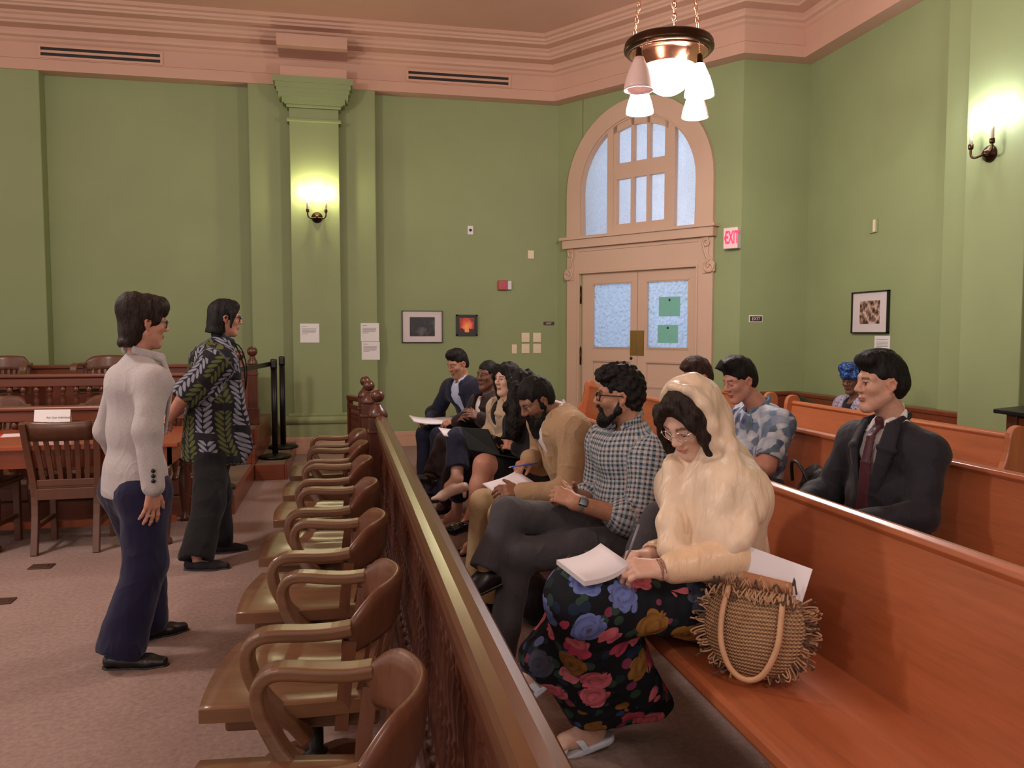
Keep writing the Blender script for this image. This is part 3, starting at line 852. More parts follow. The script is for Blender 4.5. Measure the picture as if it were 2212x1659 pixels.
def jury_rail(name, y, x0, x1, z0, z1, label, base=True):
    e = empty(name, ((x0 + x1) / 2, y, z0), 0, label, 'railing', 'jury box railings')
    a, b = x0 - (x0 + x1) / 2, x1 - (x0 + x1) / 2
    h = z1 - z0
    MB().box2((a, -0.06, h - 0.035), (b, 0.06, h), bev=0.012).build('cap_rail', M['box'], e)
    MB().box2((a, -0.035, h - 0.12), (b, 0.035, h - 0.035), bev=0.008).build('top_rail', M['box'], e)
    MB().box2((a, -0.04, 0.0), (b, 0.04, 0.12), bev=0.008).build('bottom_rail', M['box'], e)
    s0 = None; n = int((b - a) / 0.115)
    for k in range(n):
        x = a + 0.06 + k * 0.115
        if s0 is None:
            s0 = MB().lathe(spindle_prof(h - 0.23, 0.023), n=8).build('spindle', M['boxz'], e); s0.location = (x, 0, 0.118)
        else:
            c = s0.copy(); COL.objects.link(c); c.parent = e; c.location = (x, 0, 0.118)
    return e
jury_rail('jury_box_rail', 6.86, -4.6, -1.12, 0.155, 0.885, 'front jury box rail with turned spindles, just behind the table')
jury_rail('jury_box_rail', 8.44, -5.2, -1.05, 0.315, 1.06, 'middle jury box rail with turned spindles between the two rows of jury chairs')
e = empty('back_railing', (-3.2, 9.75, 0.47), 0, 'dark panelled rail along the back of the jury box in front of the green wall', 'railing')
MB().box2((-2.4, -0.03, 0), (2.2, 0.03, 0.59)).build('panel', M['box'], e)
MB().box2((-2.4, -0.06, 0.59), (2.2, 0.06, 0.63), bev=0.01).build('cap_rail', M['box'], e)
nb = atY(547, 759, 9.1)
newel('jury_newel_post', nb[0] - 0.01, 9.1, 'ball-topped post at the corner of the jury box, beside the barrier posts', 'jury box newel posts', z0=0.47, top=nb[2] + 0.055, rb=0.055, w=0.10)
nb = atY(519, 766, 8.44)
newel('jury_newel_post', nb[0] - 0.01, 8.44, 'ball-topped turned post partly behind the woman in the leaf-print shirt', 'jury box newel posts', z0=0.315, top=nb[2] + 0.05, rb=0.052, w=0.10)
# jury chairs: the same armchairs, in two rows behind the rails
jl = [(-2.95, 7.7, 0.155, 'jury armchair in the front row of the jury box, left one behind the name card'),
      (-2.02, 7.7, 0.155, 'jury armchair in the front row of the jury box, beside the woman in grey'),
      (-3.45, 9.25, 0.47, 'jury armchair in the back row at the left edge of the picture'),
      (-2.45, 9.25, 0.47, 'jury armchair in the back row with its curved top above the middle rail')]
for x, y, z, lab in jl:
    c = copy_tree(ch0); c.location = (x, y, z); c.rotation_euler = (0, 0, -PI / 2); c['label'] = lab; c['group'] = 'jury armchairs'; c.name = 'jury_armchair'

# ================================================================== counsel table with chairs, name card and folder
tl = -4.2; tr = -1.08
e = empty('counsel_table', (tl, 5.75, 0), 0, 'orange-brown wooden table in front of the jury box at the left', 'table')
w = tr - tl
MB().box2((0, 0, 0.685), (w, 0.98, 0.72), bev=0.008).build('tabletop', M['table'], e)
MB().box2((0.06, 0.08, 0.56), (w - 0.06, 0.11, 0.685)).box2((0.06, 0.87, 0.56), (w - 0.06, 0.90, 0.685)).box2((0.06, 0.08, 0.56), (0.09, 0.9, 0.685)).box2((w - 0.09, 0.08, 0.56), (w - 0.06, 0.9, 0.685)).build('apron', M['table'], e)
for x in (0.12, w * 0.62, w - 0.12):
    for y in (0.13, 0.85):
        MB().lathe([(0.04, 0.0), (0.04, 0.03), (0.022, 0.05), (0.03, 0.10), (0.042, 0.22), (0.046, 0.34), (0.03, 0.42), (0.042, 0.44), (0.03, 0.46), (0.045, 0.48), (0.045, 0.56)], (x, y, 0), 12).build('leg', M['railz'], e)
MB().box2((0.12, 0.47, 0.07), (w - 0.12, 0.51, 0.12)).build('stretcher', M['table'], e)
def side_chair(name, label):
    """armless chair facing +y"""
    e = empty(name, (0, 0, 0), 0, label, 'chair', 'dark side chairs at the table')
    mz = M['dchair']
    for s in (-1, 1):
        P = smooth_path([(s * 0.185, -0.255, 0.0), (s * 0.185, -0.20, 0.25), (s * 0.19, -0.19, 0.44), (s * 0.205, -0.225, 0.65), (s * 0.215, -0.29, 0.875)], 3)
        MB().sweep(P, [(-0.02, -0.021), (0.02, -0.021), (0.02, 0.021), (-0.02, 0.021)], side=(1, 0, 0)).build('rear_leg', mz, e, bevel=0.004)
        MB().sweep([(s * 0.19, 0.20, 0), (s * 0.19, 0.20, 0.42)], [(-0.02, -0.02), (0.02, -0.02), (0.02, 0.02), (-0.02, 0.02)], side=(1, 0, 0)).build('front_leg', mz, e, bevel=0.003)
        MB().box2((s * 0.185 - 0.012, -0.19, 0.16), (s * 0.185 + 0.012, 0.19, 0.19)).build('stretcher', mz, e)
    MB().box((0, 0.02, 0.44), (0.45, 0.44, 0.035), bev=0.012).build('seat', mz, e)
    MB().box2((-0.18, -0.21, 0.355), (0.18, -0.185, 0.43), bev=0.004).build('apron', mz, e)
    MB().box2((-0.18, 0.19, 0.36), (0.18, 0.21, 0.42), bev=0.004).build('apron', mz, e)
    rows = []
    for z, dy in ((0.755, -0.255), (0.82, -0.274), (0.872, -0.290)):
        rows.append([(0.2 * v, dy - 0.012 + 0.018 * v * v - 0.004, z + (0.012 * v * v if z > 0.8 else 0)) for v in np.linspace(-1, 1, 9)])
    q = MB().grid(rows); q.build('crest_rail', mz, e, solid=0.026)
    MB().box2((-0.19, -0.205, 0.445), (0.19, -0.18, 0.49), bev=0.004).build('lower_rail', mz, e)
    for k in range(6):
        x = -0.145 + k * 0.058
        MB().sweep([(x * 0.9, -0.195, 0.48), (x, -0.232, 0.65), (x * 1.05, -0.268, 0.77)], [(-0.006, -0.015), (0.006, -0.015), (0.006, 0.015), (-0.006, 0.015)], side=(1, 0, 0)).build('slat', mz, e)
    return e
sc = side_chair('side_chair', 'dark slatted armless chair at the table, its back hiding the foot of the name card')
sc.location = (-1.80, 5.985, 0); sc.rotation_euler = (0, 0, R(2))
c = copy_tree(sc); c.location = (-2.44, 6.02, 0); c.rotation_euler = (0, 0, R(-4)); c['label'] = 'dark armless chair at the table, cut off by the left edge of the picture'
# name card (folded tent) with two lines of text and a picture
a = atY(72, 925, 6.42); b = atY(148, 920, 6.42); tz = 0.7205
e = empty('tent_card', ((a[0] + b[0]) / 2, 6.42, tz), 0, 'white folded tent card with grey print standing on the table', 'sign')
hw = (b[0] - a[0]) / 2 * 1.03
hc = atY(110, 886, 6.42)[2] - tz
q = MB().poly([(-hw, 0, 0), (hw, 0, 0), (hw, 0.045, hc), (-hw, 0.045, hc)]).poly([(-hw, 0.09, 0), (hw, 0.09, 0), (hw, 0.045, hc), (-hw, 0.045, hc)])
q.build('card', M['white'], e, solid=0.002)
nn = nrm(V(0, -hc, 0.045)); uu = nrm(V(0, 0.045, hc))
def onc(x, t): return V(x, 0, 0) + uu * (t * math.hypot(hc, 0.045)) + nn * 0.0025
M['ink'] = plain('grey_blue_ink', srgb(92, 92, 118), 0.7)
text_mesh('printed_line', 'For Our Individual', 0.021, (onc(0.042, 0.66), V(1, 0, 0), uu, nn), M['ink'], e, 0.0003, False)
text_mesh('printed_line', 'The Honorable Way', 0.021, (onc(0.042, 0.44), V(1, 0, 0), uu, nn), M['ink'], e, 0.0003, False)
q = MB()
rr = random.Random(3)
for k in range(7): q.box(onc(-0.105 + 0.011 * k, 0.30 + rr.uniform(0, 0.08)), (0.008, 0.001, 0.03 + rr.uniform(0, 0.02)), rot=(-math.atan2(0.045, hc), 0, 0))
q.build('printed_picture', M['grey_print'], e)
# papers and a red folder at the table's left
pp = atZ(35, 941, 0.7225)
e = empty('red_folder', (pp[0], pp[1], 0.7205), R(12), 'red folder lying on the table at the left edge', 'folder')
M['redpaper'] = plain('red_card', srgb(196, 60, 52), 0.6)
MB().box((0, 0, 0.0015), (0.30, 0.24, 0.003)).build('cover', M['redpaper'], e)
tag(MB().box((pp[0] + 0.03, pp[1] + 0.02, 0.7255), (0.24, 0.19, 0.003), rot=(0, 0, R(14))).build('paper_sheet', M['white'], None), 'white sheet of paper lying on the red folder on the table', 'paper')

# ================================================================== retractable barrier posts
def stanchion(x, y, z0, ztop, label):
    e = empty('barrier_post', (x, y, z0), 0, label, 'barrier post', 'black belt barrier posts')
    h = ztop - z0
    MB().lathe([(0.165, 0.0), (0.168, 0.008), (0.165, 0.02), (0.15, 0.028), (0.06, 0.038), (0.04, 0.045), (0.0, 0.045)], n=28).build('base', M['darkmetal'], e)
    MB().lathe([(0.031, 0.03), (0.031, h - 0.10)], n=18).build('pole', M['darkmetal'], e)
    MB().lathe([(0.034, h - 0.10), (0.034, h - 0.02), (0.03, h - 0.005), (0.0, h)], n=18).box((0, -0.035, h - 0.055), (0.04, 0.02, 0.06)).build('belt_head', M['black'], e)
    return e
s1 = atZ(597, 985, 0.17); s1z = atY(597, 775, s1[1])[2]
s2 = V(-0.62, 9.45); s2z = atY(609, 769, 9.45)[2]
stanchion(-0.69, s1[1], 0.155, s1z, 'black belt barrier post on the low step, nearer one of the pair')
s2p = atZ(611, 955, 0.16)
stanchion(-0.66, 9.45, 0.155, s2z, 'black belt barrier post on the low step, farther one against the green wall')
bx = atY(515, 802, 8.1)
q = MB()
bp0 = V(-0.725, s1[1], s1z - 0.055); bp1 = V(-1.05, 7.1, s1z - 0.08)
q.prism([(0, -0.024), (1, -0.024), (1, 0.024), (0, 0.024)], -0.001, 0.001, (bp0, bp1 - bp0, V(0, 0, 1), nrm(np.cross(bp1 - bp0, V(0, 0, 1)))))
tag(q.build('barrier_belt', M['black'], None), 'black belt stretched from the nearer barrier post towards the woman in the leaf-print shirt', 'belt')
stb = atZ(510, 1056, 0.16)
stanchion(-1.05, 7.05, 0.155, 1.12, 'black belt barrier post hidden behind the legs of the woman in the leaf-print shirt')
# floor plates
for (px, py, lab, w) in ((90, 1225, 'brown metal floor outlet plate on the carpet, in front of the side chair', 0.13), (8, 1300, 'brown metal floor plate on the carpet at the left edge of the picture', 0.10)):
    f = atZ(px, py, 0)
    tag(MB().box((f[0], f[1], 0.004), (w, 0.10, 0.008), bev=0.002).box((f[0], f[1], 0.008), (w * 0.6, 0.04, 0.006), bev=0.001).build('floor_plate', plain('floor_plate_bronze', srgb(92, 66, 52), 0.5, 0.5), None), lab, 'floor plate')
# ================================================================== things on the walls
XB, ZB, NB = V(1, 0, 0), V(0, 0, 1), V(0, -1, 0)
def wplate(name, px0, py0, px1, py1, Y, mat, label, cat, d=0.012, group=None, bev=0.003):
    a, b = atY(px0, py0, Y), atY(px1, py1, Y)
    e = empty(name, ((a[0] + b[0]) / 2, Y, (a[2] + b[2]) / 2), 0, label, cat, group)
    w, h = abs(b[0] - a[0]) / 2, abs(a[2] - b[2]) / 2
    MB().box2((-w, -d, -h), (w, 0, h), bev=bev).build('plate', mat, e)
    return e, w, h
YW = 10.398
e, w, h = wplate('wall_sensor', 1010, 488, 1022, 507, YW, M['white'], 'small white wall sensor plate with a dark round eye high on the green wall', 'sensor')
MB().lathe([(0.0, 0.0), (0.018, 0.0), (0.016, 0.012), (0.0, 0.014)], (0, -0.012, 0), 14, (0, -1, 0)).build('sensor_eye', M['black'], e)
e, w, h = wplate('blank_wall_plate', 1140, 541, 1153, 559, YW, M['ivory'], 'blank cream wall plate above the red fire alarm', 'wall plate')
# fire alarm
a, b = atY(1075, 606, YW), atY(1104, 627, YW)
M['alarmred'] = plain('alarm_red', srgb(168, 34, 44), 0.35)
e = empty('fire_alarm', ((a[0] + b[0]) / 2, YW, (a[2] + b[2]) / 2), 0, 'red fire alarm with a clear strobe at its right side on the green wall', 'fire alarm')
w, h = (b[0] - a[0]) / 2, (a[2] - b[2]) / 2
MB().box2((-w, -0.05, -h), (w * 0.42, 0, h), bev=0.006).build('housing', M['alarmred'], e)
M['lens'] = plain('clear_strobe', srgb(215, 212, 220), 0.15)
MB().box2((w * 0.40, -0.045, -h * 0.92), (w, 0, h * 0.92), bev=0.008).build('strobe', M['lens'], e)
# light switches
ws = [(1111, 754, 0, 'single light switch plate, lowest at the left beside the four double ones'), (1135, 729, 1, 'double light switch plate, top left of the block of four'), (1160, 729, 1, 'double light switch plate, top right of the block of four'),
      (1135, 753, 1, 'double light switch plate, bottom left of the block of four'), (1160, 753, 1, 'double light switch plate, bottom right of the block of four')]
for px, py, dbl, lab in ws:
    r = 8.5 if dbl else 5.5
    e, w, h = wplate('light_switch', px - r, py - 10, px + r, py + 10, YW, M['ivory'], lab, 'light switch', 0.008, 'light switches by the doors')
    for s in ((-0.4, 0.4) if dbl else (0,)):
        MB().box((s * w, -0.012, 0), (0.010, 0.012, 0.022), bev=0.002).build('toggle', M['white'], e)
# EXIT plates
M['brownplate'] = plain('brown_plate', srgb(70, 40, 36), 0.4)
e, w, h = wplate('exit_plate', 1174, 695, 1197, 702.5, YW, M['brownplate'], 'small brown EXIT plate on the green wall left of the double doors', 'sign', 0.006)
text_mesh('lettering', 'EXIT', h * 1.5, ((0, -0.0065, 0), XB, ZB, NB), M['white'], e, 0.0006, False)
YF = 8.248
e, w, h = wplate('exit_plate', 1617.5, 681, 1647, 696.5, YF, M['white'], 'small dark EXIT plate with a white border on the green wall right of the doors', 'sign', 0.006)
MB().box2((-w * 0.86, -0.009, -h * 0.72), (w * 0.86, -0.004, h * 0.72)).build('dark_panel', M['brownplate'], e)
text_mesh('lettering', 'EXIT', h * 1.25, ((0, -0.0095, 0), XB, ZB, NB), M['white'], e, 0.0006, False)
# lit EXIT sign on the diagonal wall
sx0, sx1 = s_at(1563, 0.05), s_at(1592, 0.05)
zc = dpt(1578, 516)[1]; hh = 0.115
O = dwall((sx0 + sx1) / 2, zc, 0)
e = empty('exit_sign', O, 0, 'lit red EXIT sign with an arrow on the green wall right of the arched doorway', 'sign')
hw = (sx1 - sx0) / 2 * 1.05
DL = (V(0, 0, 0), V(*dW, 0), ZB, V(*nI, 0))
M['signwhite'] = plain('white_sign_housing', srgb(226, 214, 208), 0.4)
M['redglow'] = glow('red_sign_light', (1.0, 0.02, 0.06), 1.3)
M['redface'] = glow('pink_lit_sign_face', (1.0, 0.36, 0.36), 0.32)
MB().prism([(-hw, -hh), (hw, -hh), (hw, hh), (-hw, hh)], 0, 0.085, DL).build('housing', M['signwhite'], e, bevel=0.006)
MB().prism([(-hw * 0.9, -hh * 0.8), (hw * 0.9, -hh * 0.8), (hw * 0.9, hh * 0.8), (-hw * 0.9, hh * 0.8)], 0.085, 0.087, DL).build('face', M['redface'], e)
text_mesh('lettering', 'EXIT', 0.19, (V(*dW, 0) * 0.022 + V(*nI, 0) * 0.089, V(*dW, 0), ZB, V(*nI, 0)), M['redglow'], e, 0.001, False, bold=0.005, xs=0.42)
MB().prism([(-hw * 0.84, 0), (-hw * 0.66, 0.05), (-hw * 0.66, -0.05)], 0.087, 0.09, DL).build('arrow', M['redglow'], e)
# papers with text
def paper(px0, py0, px1, py1, Y, label, lines, group='exhibit labels'):
    e, w, h = wplate('wall_label', px0, py0, px1, py1, Y, M['white'], label, 'label', 0.003, group, 0.0)
    q = MB()
    for (t, x0, x1) in lines:
        q.box2((-w + 2 * w * x0, -0.0045, h - 2 * h * t - 0.003), (-w + 2 * w * x1, -0.003, h - 2 * h * t + 0.003))
    q.build('printed_lines', M['grey_print'], e)
LN = [(0.14, 0.1, 0.35), (0.28, 0.1, 0.85), (0.34, 0.1, 0.83), (0.40, 0.1, 0.85), (0.46, 0.1, 0.8), (0.54, 0.1, 0.42)]
paper(648, 699, 690, 740, 10.048, 'white printed label on the pilaster under the wall sconce', LN)
paper(779, 698, 819, 737, 10.218, 'white printed label beside the pilaster, upper of two', LN)
paper(781, 738, 820.5, 777, 10.218, 'white printed label beside the pilaster, lower of two', LN)
# framed pictures
def picture_mat(name, kind):
    m = Mat(name, 0.3, 0.5)
    v = m.coord()
    x, y, z = m.xyz(v)
    if kind == 'mono':
        f = m.noise(v, 9, 4, 0.55, 0.6)
        bl = (x * x * 60.0 + (z + 0.06) * (z + 0.06) * 90.0)
        g = f * 0.9 + (0.35 - bl).max(0.0) * 0.5 - 0.1
        m.color(m.ramp(g, [(0.35, (0.012, 0.01, 0.012)), (0.6, (0.10, 0.09, 0.09)), (0.85, (0.55, 0.5, 0.48))]))
    elif kind == 'fire':
        f = m.noise(v, 22, 5, 0.6, 0.4)
        d = (x * x * 70.0 + (z + 0.05) * (z + 0.05) * 25.0)
        g = f * 0.55 + (0.6 - d).max(0.0) * 0.75 - 0.05
        dark = ((z + 0.055) < (m.noise(v, 40, 2) * 0.08 - 0.03)) * ((x.abs() > 0.028))
        c = m.ramp(g, [(0.18, (0.22, 0.01, 0.005)), (0.40, (0.75, 0.07, 0.02)), (0.68, (1.0, 0.36, 0.10)), (0.9, (1.0, 0.8, 0.45))])
        m.color(m.mix(dark, c, (0.06, 0.0, 0.0)))
    else:
        f = m.noise(v, 30, 4, 0.6, 0.5); b = m.voro(v, 18).outputs['Distance']
        g = f * 0.7 + N(m.t, b) * 0.45
        m.color(m.ramp(g, [(0.42, (0.03, 0.012, 0.01)), (0.56, (0.22, 0.12, 0.09)), (0.72, (0.6, 0.45, 0.38))]))
    return m.m
def framed(px0, py0, px1, py1, label, kind, fr, mt, fw, border, plane='back'):
    if plane == 'back':
        a, b = atY(px0, py0, YW), atY(px1, py1, YW); O = ((a[0] + b[0]) / 2, YW, (a[2] + b[2]) / 2)
        w, h = (b[0] - a[0]) / 2, (a[2] - b[2]) / 2; F = (V(0, 0, 0), XB, ZB, NB); rz = 0
    else:
        X = 5.098
        a, b = atX(px0, py0, X), atX(px1, py1, X); O = (X, (a[1] + b[1]) / 2, (a[2] + b[2]) / 2)
        w, h = (a[1] - b[1]) / 2, (a[2] - b[2]) / 2; F = (V(0, 0, 0), V(0, -1, 0), ZB, V(-1, 0, 0))
    e = empty('framed_picture', O, 0, label, 'picture')
    rect = lambda p, q: [(-p, -q), (p, -q), (p, q), (-p, q)]
    q = MB()
    for (x0, x1, z0, z1) in ((-w, -w + fw, -h, h), (w - fw, w, -h, h), (-w, w, -h, -h + fw), (-w, w, h - fw, h)):
        q.prism([(x0, z0), (x1, z0), (x1, z1), (x0, z1)], 0, 0.03, F)
    q.build('frame', fr, e)
    MB().prism(rect(w - fw, h - fw), 0.0, 0.016, F).build('mount', mt, e)
    bw, bh = border
    MB().prism(rect(w * bw, h * bh), 0.016, 0.018, F).build('print', picture_mat('picture_' + kind, kind), e)
M['mount'] = plain('white_mount_board', srgb(208, 196, 196), 0.6)
framed(868, 671, 955.5, 740, 'black and white photograph with a wide white mount, left of the small red picture', 'mono', M['black'], M['mount'], 0.008, (0.62, 0.60))
framed(985, 679.5, 1031, 725, 'small square picture of red and orange fire in a wide black frame', 'fire', M['black'], M['black'], 0.02, (0.68, 0.68))
framed(1845, 632, 1921, 720, 'sepia photograph with a white mount in a black frame on the right wall', 'sepia', M['black'], M['mount'], 0.012, (0.55, 0.55), 'right')
# label under the right picture, wall lamp plate
a, b = atX(1890, 725, 5.098), atX(1922, 765, 5.098)
e = empty('wall_label', (5.098, (a[1] + b[1]) / 2, (a[2] + b[2]) / 2), 0, 'white printed label under the sepia photograph on the right wall', 'label', 'exhibit labels')
wy, hz = (a[1] - b[1]) / 2, (a[2] - b[2]) / 2
MB().box2((-0.003, -wy, -hz), (0, wy, hz)).build('plate', M['white'], e)
q = MB()
for t in (0.2, 0.35, 0.43, 0.51, 0.59): q.box2((-0.0045, -wy * 0.75, hz - 2 * hz * t - 0.003), (-0.003, wy * 0.75, hz - 2 * hz * t + 0.003))
q.build('printed_lines', M['grey_print'], e)
a, b = atX(1882, 476, 5.098), atX(1895, 502, 5.098)
e = empty('wall_plate_sensor', (5.098, (a[1] + b[1]) / 2, (a[2] + b[2]) / 2), 0, 'green-painted wall plate with a slim white sensor on the right wall', 'sensor')
MB().box2((-0.012, -0.06, -0.065), (0, 0.06, 0.065), bev=0.003).build('plate', M['green'], e)
MB().box2((-0.035, -0.05, -0.06), (-0.012, -0.02, 0.06), bev=0.006).build('sensor_bar', M['ivory'], e)

# ================================================================== wall sconces
M['bulb'] = glow('lit_bulb', (1.0, 0.93, 0.70), 55.0)
M['bulbw'] = glow('lit_cool_bulb', (0.90, 0.95, 1.0), 55.0)
M['candle'] = plain('white_candle_sleeve', srgb(226, 214, 196), 0.5)
def sconce(O, out, lab, bulb, dim):
    """O on the wall, out = direction away from the wall, arms spread along side"""
    out = nrm(out); side = V(-out[1], out[0], 0)
    e = empty('wall_sconce', O, 0, lab, 'lamp', 'wall sconces')
    MB().lathe([(0.0, 0.0), (0.062, 0.0), (0.066, 0.01), (0.058, 0.025), (0.03, 0.04), (0.022, 0.06), (0.0, 0.065)], (0, 0, 0), 22, out).build('back_plate', M['bronze'], e)
    q = MB()
    for s in (-1, 1):
        P = [out * 0.05, out * 0.075 + side * s * 0.05 + V(0, 0, -0.02), out * 0.085 + side * s * 0.09 + V(0, 0, -0.012), out * 0.085 + side * s * 0.105 + V(0, 0, 0.02), out * 0.085 + side * s * 0.105 + V(0, 0, 0.06)]
        q.tube(smooth_path(P, 3), 0.009, 8)
    q.build('arm', M['bronze'], e)
    for s in (-1, 1):
        c = out * 0.085 + side * s * 0.105
        MB().lathe([(0.0, 0.045), (0.016, 0.05), (0.019, 0.06), (0.019, 0.085), (0.014, 0.09)], c, 14).build('cup', M['bronze'], e)
        MB().lathe([(0.0125, 0.085), (0.0125, 0.235), (0.0, 0.235)], c, 14).build('candle_sleeve', M['candle'], e)
        MB().lathe([(0.008, 0.235), (0.018, 0.265), (0.020, 0.29), (0.012, 0.325), (0.003, 0.35), (0.0, 0.352)], c, 14).build('bulb', bulb, e)
        g = np.array(O) + c + out * 0.0 + V(0, 0, 0.30)
        lamp('sconce_light', 'POINT', g + out * 0.03, dim[0], dim[1], 0.022)
    return e
so = atY(685, 470, 10.05)
sconce((so[0], 10.05, so[2]), V(0, -1, 0), 'two-candle wall sconce glowing yellow on the green pilaster of the back wall', M['bulb'], (6.0, (1.0, 0.90, 0.50)))
so = atX(2140, 332, 4.84)
sconce((4.84, so[1], so[2]), V(-1, 0, 0), 'two-candle wall sconce glowing white on the right wall', M['bulbw'], (3.2, (0.92, 0.96, 1.0)))

# ================================================================== slot vents in the plaster beam
M['slot'] = plain('dark_slot', (0.012, 0.01, 0.01), 0.6)
M['ventcream'] = paint('vent_cream_paint', srgb(206, 160, 138), 0.5, 0.03)
for (px0, px1, py, lab) in ((88, 346, 113, 'long slot air vent in the plaster beam at the upper left'), (882, 1098, 160, 'long slot air vent in the plaster beam left of the chandelier')):
    a, b = atY(px0, py, 10.215), atY(px1, py, 10.215)
    zc = 4.615
    e = empty('air_vent', ((a[0] + b[0]) / 2, 10.213, zc), 0, lab, 'air vent', 'slot air vents')
    w = (b[0] - a[0]) / 2
    q = MB()
    for z0, z1 in ((-0.075, -0.05), (-0.016, 0.012), (0.045, 0.07)): q.box2((-w, -0.012, z0), (w, 0, z1), bev=0.002)
    q.box2((-w - 0.03, -0.012, -0.075), (-w, 0, 0.07)).box2((w, -0.012, -0.075), (w + 0.03, 0, 0.07))
    q.build('vent_frame', M['ventcream'], e)
    MB().box2((-w, -0.004, -0.055), (w, 0, 0.05)).build('slot', M['slot'], e)

# ================================================================== chandelier
cx, cy = 2.452, 5.9
e = empty('chandelier', (cx, cy, 5.05), 0, 'hanging chandelier with a dark metal ring, a glowing glass bowl and four bell shades', 'chandelier')
Z = lambda z: z - 5.05
zr = 3.60
MB().lathe([(0.275, Z(zr - 0.02)), (0.285, Z(zr - 0.035)), (0.315, Z(zr - 0.04)), (0.335, Z(zr - 0.02)), (0.338, Z(zr + 0.0)), (0.328, Z(zr + 0.015)), (0.332, Z(zr + 0.03)), (0.32, Z(zr + 0.05)), (0.29, Z(zr + 0.055)), (0.275, Z(zr + 0.04)), (0.275, Z(zr - 0.02))], n=48).build('ring', M['bronze'], e)
MB().lathe([(0.30, Z(zr - 0.04)), (0.292, Z(zr - 0.05)), (0.272, Z(zr - 0.055)), (0.255, Z(zr - 0.07)), (0.238, Z(zr - 0.105)), (0.215, Z(zr - 0.12)), (0.208, Z(zr - 0.14)), (0.195, Z(zr - 0.145)), (0.195, Z(zr - 0.02)), (0.27, Z(zr + 0.0))], n=40).build('pan', M['copper'], e)
M['bowl'] = glow('lit_opal_glass', (1.0, 0.97, 0.98), 9.0)
zb = zr - 0.135
MB().lathe([(0.193 * math.cos(t), Z(zb) - 0.215 * math.sin(t)) for t in np.linspace(0, PI / 2, 12)], n=36).build('glass_bowl', M['bowl'], e)
M['opal'] = Mat('unlit_opal_glass', 0.25); M['opal'].color(srgb(236, 205, 200)); M['opal'].b.inputs['Transmission Weight'].default_value = 0.0
M['opal'].b.inputs['Subsurface Weight'].default_value = 0.0; M['opal'] = M['opal'].m
M['shadelit'] = glow('lit_bell_glass', (0.97, 0.97, 1.0), 6.0)
pend = [(1380, 163, 5.58, False), (1382, 215, 6.15, True), (1511, 158, 5.62, True), (1502, 206, 6.18, False)]
for px, py, Yp, lit in pend:
    p = atY(px, py, Yp); lx_, ly_ = p[0] - cx, Yp - cy
    rr_ = math.hypot(lx_, ly_); k = 0.30 / rr_
    zt = zr - 0.195; zbm = zr - 0.425
    H = zt - zbm
    q = MB()
    prof = [(0.034, 0.0), (0.05, -0.04), (0.075, -0.095), (0.094, -0.155), (0.104, -0.20), (0.107, -H), (0.102, -H), (0.098, -0.20), (0.088, -0.155), (0.069, -0.095), (0.045, -0.04), (0.03, -0.005)]
    q.lathe(prof, (lx_ , ly_, Z(zt)), 28)
    q.build('bell_shade', M['shadelit'] if lit else M['opal'], e)
    MB().lathe([(0.0, 0.075), (0.012, 0.072), (0.02, 0.06), (0.024, 0.01), (0.036, -0.005), (0.036, -0.02), (0.0, -0.02)], (lx_, ly_, Z(zt)), 18).build('socket', M['bronze'], e)
    q = MB()
    for i in range(7):
        zz = Z(zr - 0.04 - i * 0.013)
    n_l = 6; ztop = Z(zr - 0.02); zbot = Z(zt + 0.07)
    for i in range(n_l):
        f = (i + 0.5) / n_l
        xx, yy = lx_ * k + (lx_ - lx_ * k) * f, ly_ * k + (ly_ - ly_ * k) * f
        zz = ztop + (zbot - ztop) * f; L = (ztop - zbot) / n_l * 0.72
        pts = [(xx + (0.006 * math.cos(t) if i % 2 else 0), yy + (0 if i % 2 else 0.006 * math.cos(t)), zz + L * math.sin(t)) for t in np.linspace(0, 2 * PI, 9)[:-1]]
        q.tube(pts, 0.0018, 5, closed=True)
    q.build('pendant_chain', M['copper'], e)
    if lit: lamp('chandelier_light', 'POINT', (p[0], Yp, zbm - 0.03), 14, (1.0, 0.90, 0.86), 0.07)
for k, ang in enumerate((15, 135, 255)):
    a = R(ang); q = MB()
    n_l = 30
    for i in range(n_l):
        f = (i + 0.5) / n_l; rr_ = 0.30 - 0.22 * f
        zz = Z(zr + 0.05) + (0 - Z(zr + 0.05)) * f; L = (5.05 - zr - 0.05) / n_l * 0.66
        xx, yy = rr_ * math.cos(a), rr_ * math.sin(a)
        u = V(-math.sin(a), math.cos(a), 0) if i % 2 else V(math.cos(a), math.sin(a), 0)
        pts = [V(xx, yy, zz) + u * 0.014 * math.cos(t) + V(0, 0, L * math.sin(t)) for t in np.linspace(0, 2 * PI, 11)[:-1]]
        q.tube(pts, 0.0042, 6, closed=True)
    q.build('chain', M['copper'], e)
MB().lathe([(0.0, -0.08), (0.04, -0.07), (0.09, -0.03), (0.12, -0.005), (0.12, 0.0)], n=28).build('ceiling_rose', M['bronze'], e)
lamp('chandelier_light', 'POINT', (cx, cy, zr - 0.50), 54, (1.0, 0.88, 0.82), 0.18)
lamp('chandelier_light', 'POINT', (cx, cy, zr + 0.22), 22, (1.0, 0.88, 0.82), 0.18)
